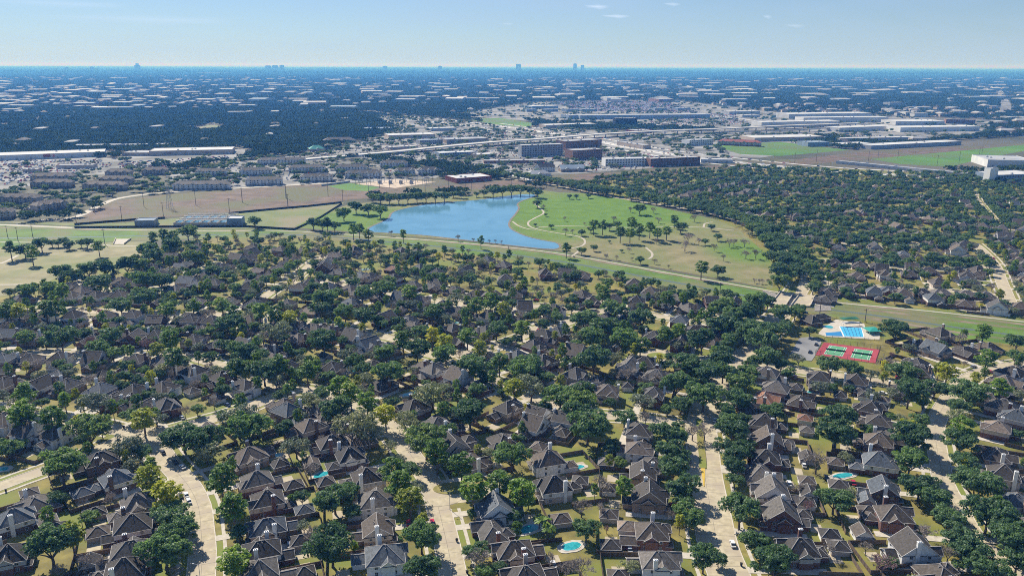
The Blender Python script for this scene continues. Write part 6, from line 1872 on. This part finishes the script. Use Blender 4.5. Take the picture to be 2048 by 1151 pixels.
for poly, nr, a, d in [([(0, 322), (200, 320), (230, 330), (150, 350), (0, 372)], 0, 0.05, 0.28), ([(235, 325), (450, 312), (470, 322), (330, 338), (240, 344)], 0, 0.05, 0.3), ([(340, 360), (480, 330), (640, 322), (860, 348), (720, 360), (480, 372)], 0, 0.1, 0.09), ([(560, 316), (800, 268), (1000, 262), (1120, 300), (1100, 345), (900, 330), (700, 312)], 0, 0.25, 0.13), ([(1110, 300), (1260, 305), (1420, 330), (1260, 338), (1130, 345)], 0, 0.1, 0.3),
                       ([(1110, 203), (1330, 202), (1400, 225), (1150, 222)], 7.0, 0.3, 0.6), ([(1300, 228), (1470, 226), (1500, 248), (1300, 252)], 0, 0.1, 0.2), ([(1560, 275), (1760, 268), (1780, 285), (1600, 292)], 0, 0.1, 0.15), ([(40, 420), (75, 412), (75, 438), (40, 440)], 0, 0.4, 0.4)]:
    p, q = lot_rows(poly, nr, a, d); LP.append(p); LR.append(q)
for c, w in HWC[:3]:
    for s in (-0.32, -0.12, 0.12, 0.32):
        t = np.gradient(c, axis=0); t /= np.linalg.norm(t, axis=1)[:, None]; n = np.stack([t[:, 1], -t[:, 0]], 1)
        k = rng.uniform(size=len(c)) < 0.35
        LP.append((c + n * w * s)[k]); LR.append(np.arctan2(t[:, 1], t[:, 0])[k])
LP, LR = np.concatenate(LP), np.concatenate(LR)
ok = np.ones(len(LP), bool)
for (a, b, rz, hw, dp) in FOOT:
    dx, dy = LP[:, 0] - a, LP[:, 1] - b
    u = dx * math.cos(rz) + dy * math.sin(rz); v = -dx * math.sin(rz) + dy * math.cos(rz)
    ok &= ~((np.abs(u) < hw + 3) & (v > -3) & (v < dp + 3))
LP, LR = LP[ok], LR[ok]
print('lot cars', len(LP))
scatter('distant_parked_vehicles', np.concatenate([LP, np.full((len(LP), 1), 0.12)], 1), LR, np.full(len(LP), 1.1), rng.integers(0, len(LOTCAR), len(LP)), LOTCAR, 'thousands of vehicles parked in the distant lots')

# ------------------------------------------------------------------ swimming pool and tennis courts
def P8(x, y, z=0.0): return G(*tp('T8', x, y), z)
def slab(name, pts, z0, z1, mat, parent=None, kind=None):
    mb = MB(); p = [(v[0], v[1]) for v in pts]
    a = sum(p[i][0] * p[(i + 1) % len(p)][1] - p[(i + 1) % len(p)][0] * p[i][1] for i in range(len(p)))
    if a < 0: p = p[::-1]
    mb.frustum(p, p, z0, z1)
    return tag(link(name, mb.mesh(name, [mat]), parent), kind=kind)
slab('pool_deck', [P8(*p) for p in [(680, 352), (720, 310), (800, 258), (985, 285), (1000, 335), (1090, 348), (1085, 392), (985, 385), (740, 372)]], 0.0, 0.2, M_WALK, kind='structure')
slab('parking_ground', [P8(*p) for p in [(560, 380), (640, 370), (690, 385), (705, 410), (660, 500), (640, 530), (540, 520), (500, 480)]], 0.0, 0.19, M_ASPHALT, kind='structure')
root = empty('swimming_pool', P8(900, 340))
org = root.location.copy()
def loc(pts): return [v - org for v in pts]
main = [P8(*p) for p in [(822, 305), (968, 314), (984, 376), (852, 370)]]
slab('lap_basin', loc(main), 0.2, 0.26, M_LAP, root)
slab('shallow_basin', loc([P8(*p) for p in [(730, 346), (832, 338), (845, 369), (737, 365)]]), 0.2, 0.255, plain('shallow_water', (0.04, 0.24, 0.5), 0.1), root)
for i in range(1, 6):
    a = main[0].lerp(main[1], i / 6); b = main[3].lerp(main[2], i / 6)
    mb = MB(); mb.beam(a - org + Vector((0, 0, 0.29)), b - org + Vector((0, 0, 0.29)), 0.28, 0.05)
    link('lane_line', mb.mesh('lane_line', [plain('lane_blue', (0.03, 0.12, 0.3))]), root)
for i in range(4):
    a, b = main[i], main[(i + 1) % 4]
    mb = MB(); mb.beam(a - org + Vector((0, 0, 0.25)), b - org + Vector((0, 0, 0.25)), 0.6, 0.14)
    link('coping', mb.mesh('coping', [M_WHITE]), root)
tag(root, 'blue community lap pool with lane lines on a pale deck', 'swimming pool')
def canopy(px, w, d, mat, label):
    c = P8(*px, 0); o = empty('shade_canopy', (c.x, c.y, 0.2), 0.12)
    mb = MB(); mb.frustum([(-w, -d), (w, -d), (w, d), (-w, d)], [(-w * 0.15, -d * 0.15), (w * 0.15, -d * 0.15), (w * 0.15, d * 0.15), (-w * 0.15, d * 0.15)], 2.4, 3.3)
    link('canvas', mb.mesh('canvas', [mat]), o)
    for sx in (-1, 1):
        for sy in (-1, 1):
            mb = MB(); mb.box(-0.06, 0.06, -0.06, 0.06, 0, 2.42); link('post', mb.mesh('post', [M_STEEL]), o, (sx * w * 0.92, sy * d * 0.92, 0))
    tag(o, label, 'canopy')
canopy((885, 272), 6.5, 2.8, M_GREENCANVAS, 'long dark green shade canopy behind the lap pool')
canopy((1035, 345), 4.8, 4.8, M_TEAL, 'teal square shade canopy right of the lap pool')
canopy((895, 300), 6.5, 1.2, M_TRIM, 'narrow pale bench shelter at the head of the lap pool')
c = P8(750, 308); o = empty('wading_pool', (c.x, c.y, 0.2))
mb = MB(); k = 16; mb.frustum([(4 * math.cos(6.283 * i / k), 4 * math.sin(6.283 * i / k)) for i in range(k)], [(3.9 * math.cos(6.283 * i / k), 3.9 * math.sin(6.283 * i / k)) for i in range(k)], 0, 0.12)
link('rim', mb.mesh('rim', [M_KERB]), o)
mb = MB(); mb.frustum([(3.3 * math.cos(6.283 * i / k), 3.3 * math.sin(6.283 * i / k)) for i in range(k)], [(3.3 * math.cos(6.283 * i / k), 3.3 * math.sin(6.283 * i / k)) for i in range(k)], 0.12, 0.15)
link('water_surface', mb.mesh('water_surface', [M_POOL]), o)
tag(o, 'small round wading pool at the left of the pool deck', 'wading pool')
# pool house
pc = P8(640, 262, 3); o = empty('pool_house', (pc.x, pc.y, 0), 0.35)
hb = HB(); hb.block(-5, 5, -6, 6, 3.2, 'hip', 'y', 0.75); hb.block(4, 18, 1, 8, 3.0, 'hip', 'x', 0.6)
link('wall', hb.low.mesh('wall', [WALLS['brown brick']]), o); link('roof', hb.roof.mesh('roof', [ROOFS['charcoal']]), o); link('fascia', hb.trim.mesh('fascia', [M_TRIM]), o); link('ridge_cap', hb.cap.mesh('ridge_cap', [M_CAP]), o)
tag(o, 'dark hip-roofed pool house with a long wing beside the pool', 'pool house')

tc = [P8(*p) for p in [(722, 408), (1090, 456), (1060, 545), (664, 490)]]
org2 = sum(tc, Vector()) / 4
root = empty('tennis_court', org2)
slab('court_surround', [v - org2 for v in tc], 0.0, 0.16, M_COURT_RED, root)
def quad_uv(u, v):  # u along the pair, v from back to front
    return tc[0].lerp(tc[1], u).lerp(tc[3].lerp(tc[2], u), v)
for u0, u1 in ((0.12, 0.44), (0.57, 0.89)):
    q = [quad_uv(u0, 0.17), quad_uv(u1, 0.17), quad_uv(u1, 0.86), quad_uv(u0, 0.86)]
    cp = slab('green_court', [v - org2 for v in q], 0.16, 0.175, M_COURT_GREEN, root)
    def L(a, b, c_, d):
        p, r_ = quad_uv(u0 + (u1 - u0) * a, 0.17 + 0.69 * b), quad_uv(u0 + (u1 - u0) * c_, 0.17 + 0.69 * d)
        mb = MB(); mb.beam(p - org2 + Vector((0, 0, 0.19)), r_ - org2 + Vector((0, 0, 0.19)), 0.22, 0.02)
        link('court_line', mb.mesh('court_line', [M_LINE]), cp)
    for s in ((0.02, 0.02, 0.98, 0.02), (0.02, 0.98, 0.98, 0.98), (0.02, 0.02, 0.02, 0.98), (0.98, 0.02, 0.98, 0.98), (0.13, 0.02, 0.13, 0.98), (0.87, 0.02, 0.87, 0.98), (0.13, 0.27, 0.87, 0.27), (0.13, 0.73, 0.87, 0.73), (0.5, 0.27, 0.5, 0.73)): L(*s)
    p, r_ = quad_uv(u0 - 0.01, 0.515), quad_uv(u1 + 0.01, 0.515)
    mb = MB(); mb.beam(p - org2 + Vector((0, 0, 0.65)), r_ - org2 + Vector((0, 0, 0.65)), 0.05, 0.95)
    link('net', mb.mesh('net', [M_NET]), root)
tag(root, 'pair of green tennis courts on a red surround', 'tennis court')
def net_fence(name, pts, h, label, mat, wires=True, post=4.0):
    o = empty(name, pts[0]); o0 = Vector(pts[0])
    for a, b in zip(pts, pts[1:]):
        d = (b - a).length; mb = MB()
        for k in range(int(d / post) + 1):
            p = a.lerp(b, min(1, k * post / d)) - o0
            mb.box(p.x - 0.06, p.x + 0.06, p.y - 0.06, p.y + 0.06, 0, h)
        for z in np.arange(0.05, h + 0.01, 0.6 if wires else 1.2):
            mb.beam(a - o0 + Vector((0, 0, z)), b - o0 + Vector((0, 0, z)), 0.03, 0.05 if z < h - 0.2 else 0.1)
        link('fence_panel', mb.mesh('fence_panel', [mat]), o)
        if wires == 'solid':
            mb = MB(); mb.beam(a - o0 + Vector((0, 0, 0.7)), b - o0 + Vector((0, 0, 0.7)), 0.04, 1.2); link('windscreen', mb.mesh('windscreen', [M_NET]), o)
    tag(o, label, 'fence')
net_fence('court_fence', tc + [tc[0]], 3.2, 'tall black mesh fence round the tennis courts', M_NET, True)
net_fence('pool_fence', [P8(*p) for p in [(800, 252), (1000, 282), (1095, 300), (1100, 345), (1095, 398), (985, 390), (735, 374)]], 1.6, 'low dark fence round the community pool', M_DARK)

# ------------------------------------------------------------------ bridge over the channel
for pts, lab in (([(362, 166), (440, 70), (522, 86), (470, 166)], 'nearer of two pale concrete bridge decks over the channel'), ([(503, 168), (565, 88), (664, 100), (632, 168)], 'farther of two pale concrete bridge decks over the channel')):
    q = [P8(*p, 1.2) for p in pts]; o0 = sum(q, Vector()) / 4; o0.z = 0
    root = empty('road_bridge', o0)
    slab('deck', [v - o0 for v in q], 0.3, 1.2, M_CONC, root)
    for a, b in ((q[0], q[1]), (q[3], q[2])):
        mb = MB(); mb.beam(a - o0 + Vector((0, 0, 0.4)), b - o0 + Vector((0, 0, 0.4)), 0.5, 1.0)
        link('parapet', mb.mesh('parapet', [M_WALK]), root)
    tag(root, lab, 'bridge')
slab('riprap', [P8(*p) for p in [(305, 100), (325, 68), (430, 92), (395, 128)]], 0.0, 0.3, M_RIPRAP, kind='structure')
slab('riprap', [P8(*p) for p in [(660, 170), (760, 165), (770, 200), (660, 205)]], 0.0, 0.3, M_RIPRAP, kind='structure')
# concrete weir on the left bank
wq = [G(*tp('U1', *p)) for p in [(745, 520), (760, 485), (860, 485), (815, 520)]]
o0 = sum(wq, Vector()) / 4; root = empty('concrete_weir', o0)
slab('apron', [v - o0 for v in wq], 0.0, 0.3, M_WALK, root)
for a, b in ((wq[0], wq[1]), (wq[2], wq[3])):
    mb = MB(); mb.beam(a - o0 + Vector((0, 0, 0.9)), b - o0 + Vector((0, 0, 0.9)), 0.5, 1.4); link('wing_wall', mb.mesh('wing_wall', [M_WALK]), root)
tag(root, 'small white concrete weir with wing walls on the grass bank', 'weir')

# ------------------------------------------------------------------ treatment works, substation, walls, poles
bld('works_shed', 'U1', 885, 402, 1015, 398, 18, 6, 'grey', 'blue', 'grey metal shed at the left of the treatment works', units=0)
bld('works_shed', 'U1', 1490, 396, 1588, 394, 16, 7.5, 'blue', 'white', 'white-roofed shed at the right of the treatment works', units=0)
a, b = G(*tp('U1', 1130, 398)), G(*tp('U1', 1480, 396))
rz = math.atan2(b.y - a.y, b.x - a.x); W = (b - a).length
root = empty('treatment_works', (a + b) / 2, rz)
FOOT.append((((a + b) / 2).x, ((a + b) / 2).y, rz, W / 2, 60))
nb = 6
for i in range(nb):
    x0, x1 = -W / 2 + W * i / nb + 0.6, -W / 2 + W * (i + 1) / nb - 0.6
    for y0, y1 in ((2, 22), (26, 50)):
        mb = MB()
        for q in ((x0, x1, y0, y0 + 0.5), (x0, x1, y1 - 0.5, y1), (x0, x0 + 0.5, y0 + 0.5, y1 - 0.5), (x1 - 0.5, x1, y0 + 0.5, y1 - 0.5)): mb.box(*q, 0, 3.2)
        bs_ = link('basin', mb.mesh('basin', [M_WALK]), root)
        mb = MB(); mb.box(x0 + 0.5, x1 - 0.5, y0 + 0.5, y1 - 0.5, 0.1, 2.4); link('basin_water', mb.mesh('basin_water', [M_LAKE]), bs_)
for y in (12, 24, 38, 52):
    mb = MB(); mb.beam((-W / 2, y, 4.2), (W / 2, y, 4.2), 1.6, 0.3); mb.beam((-W / 2, y - 0.7, 5.2), (W / 2, y - 0.7, 5.2), 0.12, 0.12); mb.beam((-W / 2, y + 0.7, 5.2), (W / 2, y + 0.7, 5.2), 0.12, 0.12)
    for k in range(8): mb.box(-W / 2 + W * k / 7 - 0.2, -W / 2 + W * k / 7 + 0.2, y - 0.2, y + 0.2, 0, 4.1)
    link('catwalk', mb.mesh('catwalk', [M_TRIM]), root)
tag(root, 'concrete treatment works with rows of basins and catwalks in the meadow', 'treatment works')
def long_wall(px, h, th, label, name='boundary_wall', mat=M_DARKFENCE):
    pts = [G(*p) for p in px]; o0 = pts[0]; mb = MB()
    for p, q in zip(pts, pts[1:]): mb.beam(p - o0 + Vector((0, 0, h / 2)), q - o0 + Vector((0, 0, h / 2)), th, h)
    tag(link(name, mb.mesh(name, [mat]), None, o0), label, 'wall')
long_wall([(149, 450), (210, 445), (274, 440), (330, 437)], 2.3, 0.3, 'dark boundary wall behind the left of the treatment works')
long_wall([(457, 428), (540, 420), (620, 413), (683, 406)], 2.3, 0.3, 'dark boundary wall along the back of the green meadow')
long_wall([(149, 456), (300, 455), (490, 454), (540, 457), (588, 460)], 2.3, 0.3, 'long dark boundary wall in front of the treatment works')
long_wall([(588, 460), (640, 436), (684, 408)], 2.0, 0.3, 'dark boundary wall climbing toward the lake trees')
long_wall([(643, 372), (690, 366), (700, 364)], 2.5, 0.4, 'short grey wall left of the substation', mat=M_STEEL)
long_wall([(1660, 592), (1740, 598), (1820, 604), (1900, 614), (1960, 620), (2060, 632)], 2.2, 0.3, 'wooden back fence between the bank houses and the channel path', 'bank_fence', M_FENCE)
ss = G(785, 368); root = empty('substation', ss)
for i in range(7):
    for j in range(2):
        mb = MB(); x, y = -52 + i * 17, -8 + j * 26
        for sx in (-3, 3): mb.box(x + sx - 0.25, x + sx + 0.25, y - 0.25, y + 0.25, 0, 9)
        mb.beam((x - 3.4, y, 8.6), (x + 3.4, y, 8.6), 0.5, 0.5); mb.beam((x - 3.4, y, 6), (x + 3.4, y, 6), 0.3, 0.3)
        link('gantry', mb.mesh('gantry', [M_STEEL]), root)
for i in range(4):
    mb = MB(); mb.box(-2.5, 2.5, -2, 2, 0, 4); mb.box(-2, 2, -1.2, 1.2, 4, 5.2)
    link('transformer', mb.mesh('transformer', [M_GREYFAR]), root, (-20 + i * 16, 5, 0))
tag(root, 'electrical substation of steel gantries on a pale sand yard', 'substation')
POLES = [(12, 'V1', 265, 1118, 17), (0, 'V1', 500, 1132, 17), (0, 'V1', 612, 1062, 17), (0, 'V1', 800, 1116, 17), (0, 'V1', 945, 1030, 18), (0, 'V1', 1072, 1090, 17), (0, 'V1', 1285, 1018, 20), (0, 'V1', 1505, 1060, 17), (0, 'V1', 1590, 1000, 20), (0, 'V1', 1875, 972, 20), (0, 'V1', 1888, 1030, 17), (0, 'V2', 15, 1000, 20), (0, 'V2', 305, 975, 20), (0, 'V2', 315, 1028, 16), (0, 'V2', 578, 960, 20), (0, 'V2', 675, 1000, 17), (0, 'V2', 843, 930, 22), (0, 'V2', 915, 905, 22), (0, 'V2', 982, 905, 22), (0, 'V2', 1215, 935, 18), (0, 'V2', 1265, 880, 22), (0, 'V2', 1368, 925, 18), (0, 'V2', 1478, 945, 20), (0, 'V2', 1520, 925, 20), (0, 'V2', 1782, 900, 20), (0, 'V3', 470, 905, 22), (0, 'V3', 895, 870, 20), (0, 'V3', 1095, 820, 20), (0, 'V3', 1645, 795, 20), (0, 'V4', 528, 745, 20), (0, 'V4', 670, 735, 24), (0, 'V4', 1012, 730, 20), (0, 'V4', 1075, 710, 20), (0, 'V4', 1205, 710, 22), (0, 'V4', 1462, 760, 20), (0, 'V4', 1605, 745, 22), (0, 'V4', 1735, 715, 22), (0, 'V4', 1755, 690, 20), (0, 'U1', 50, 470, 12), (0, 'U1', 118, 495, 14), (0, 'U1', 215, 470, 12), (0, 'U1', 688, 520, 16), (0, 'T8', 38, 95, 10), (0, 'T8', 693, 225, 12), (0, 'T8', 990, 275, 10), (0, 'U3', 622, 650, 9), (0, 'U2', 1762, 590, 9)]
for i, (_, t, x, y, h) in enumerate(sorted(POLES, key=lambda q: tp(q[1], q[2], q[3])[0])):
    p = G(*tp(t, x, y)); o = empty('utility_pole', p, random.uniform(-0.3, 0.3))
    mb = MB(); mb.tube([(0, 0, -0.2), (0, 0, h)], [0.3, 0.2], 7); link('pole', mb.mesh('pole', [M_BARK]), o)
    mb = MB(); mb.beam((-1.7, 0, h * 0.93), (1.7, 0, h * 0.93), 0.2, 0.25)
    for q in (-1.5, -0.5, 0.5, 1.5): mb.box(q - 0.07, q + 0.07, -0.07, 0.07, h * 0.93, h * 0.93 + 0.4)
    link('crossarm', mb.mesh('crossarm', [M_BARK]), o)
    tag(o, f'tall wooden utility pole with crossarm, {ordinal(i + 1)} from left', 'utility pole', 'utility poles')
lt = G(*tp('V1', 1115, 1040)); o = empty('lattice_tower', lt); mb = MB(); H = 30
for sx in (-1, 1):
    for sy in (-1, 1):
        mb.beam((sx * 3, sy * 3, 0), (sx * 0.7, sy * 0.7, H), 0.25, 0.25)
for k in range(8):
    z0, z1 = H * k / 8, H * (k + 1) / 8; r0, r1 = 3 - 2.3 * k / 8, 3 - 2.3 * (k + 1) / 8
    for s in (-1, 1):
        mb.beam((-r0, s * r0, z0), (r1, s * r1, z1), 0.14, 0.14); mb.beam((s * r0, -r0, z0), (s * r1, r1, z1), 0.14, 0.14)
link('lattice', mb.mesh('lattice', [M_STEEL]), o)
mb = MB()
for z in (20, 24, 28): mb.beam((-5, 0, z), (5, 0, z), 0.4, 0.4)
link('crossarm', mb.mesh('crossarm', [M_STEEL]), o)
tag(o, 'grey steel lattice power tower in the brown meadow', 'power tower')
def lamp(t, x, y, h, d, label):
    p = G(*tp(t, x, y)); o = empty('street_lamp', p, d)
    mb = MB(); mb.tube([(0, 0, 0), (0, 0, h)], [0.11, 0.07], 6); link('post', mb.mesh('post', [M_STEEL]), o)
    mb = MB(); mb.beam((0, 0, h), (1.7, 0, h + 0.4), 0.08, 0.08); link('arm', mb.mesh('arm', [M_STEEL]), o)
    mb = MB(); mb.box(1.6, 2.3, -0.15, 0.15, h + 0.3, h + 0.5); link('lamp_head', mb.mesh('lamp_head', [M_STEEL]), o)
    tag(o, label, 'street lamp')
lamp('T2', 1376, 715, 8, 3.0, 'grey street lamp at the cul-de-sac corner'); lamp('T2', 1322, 465, 8, 2.5, 'grey street lamp beside the shaded middle street'); lamp('T1', 1316, 1190, 7, 3.1, 'grey street lamp at the foot of the curving street'); lamp('T5', 425, 880, 8, 0.2, 'grey street lamp among the gabled row gardens'); lamp('T4', 1150, 60, 8, 0.2, 'grey street lamp behind the court street roofs')
for t, x, y, l in [('T2', 1422, 925, 'black wheeled bin at the kerb near the red car'), ('T2', 1490, 1135, 'black wheeled bin on the lower middle street kerb'), ('T4', 178, 1085, 'black wheeled bin on the lower boulevard kerb'), ('T1', 812, 182, 'black wheeled bin at the left street corner'), ('T1', 40, 600, 'black wheeled bin on the corner lane')]:
    p = G(*tp(t, x, y)); o = empty('wheeled_bin', (p.x, p.y, 0.16), random.uniform(0, 3))
    mb = MB(); mb.frustum([(-0.28, -0.32), (0.28, -0.32), (0.28, 0.32), (-0.28, 0.32)], [(-0.36, -0.42), (0.36, -0.42), (0.36, 0.42), (-0.36, 0.42)], 0.08, 1.1); link('bin_body', mb.mesh('bin_body', [M_DARK]), o)
    mb = MB(); mb.box(-0.4, 0.4, -0.46, 0.46, 1.1, 1.18); link('bin_lid', mb.mesh('bin_lid', [M_DARK]), o)
    tag(o, l, 'bin')
# garden pools
def garden_pool(t, x, y, rx, ry, ang, label, at):
    p = Vector((at[0], at[1], 0)); o = empty('garden_pool', p, ang); k = 22
    rx, ry = rx * 0.82, ry * 0.82; rr = random.Random(int(x + y)); a = [1 + 0.22 * math.sin(2 * (6.283 * i / k) + rr.uniform(0, 1)) for i in range(k)]
    def ring(f): return [(rx * f * a[i] * math.cos(6.283 * i / k), ry * f * a[i] * math.sin(6.283 * i / k)) for i in range(k)]
    mb = MB(); mb.frustum(ring(1.55), ring(1.55), 0, 0.16); link('paving', mb.mesh('paving', [M_WALK]), o)
    mb = MB(); mb.frustum(ring(1.12), ring(1.1), 0.16, 0.26); link('coping', mb.mesh('coping', [M_TRIM]), o)
    mb = MB(); mb.frustum(ring(1.0), ring(1.0), 0.26, 0.275); link('water_surface', mb.mesh('water_surface', [M_POOL]), o)
    tag(o, label, 'swimming pool', 'garden pools')
for a, at in zip(POOLS, POOLXY):
    garden_pool(*a, at)

# ------------------------------------------------------------------ haze
mb = MB(); mb.box(-130000, 130000, -130000, 130000, -3.0, 246.0)
hz = bpy.data.materials.new('haze_air'); hz.use_nodes = True
hn, hl = hz.node_tree.nodes, hz.node_tree.links
hn.clear()
ho = hn.new('ShaderNodeOutputMaterial'); hv = hn.new('ShaderNodeVolumePrincipled')
hv.inputs['Color'].default_value = (0.1, 0.37, 1.0, 1)
hv.inputs['Absorption Color'].default_value = (1, 1, 1, 1)
hv.inputs['Density'].default_value = 0.000115
hv.inputs['Anisotropy'].default_value = 0.1
hl.new(hv.outputs['Volume'], ho.inputs['Volume'])
tag(link('haze', mb.mesh('haze', [hz])), kind='stuff')
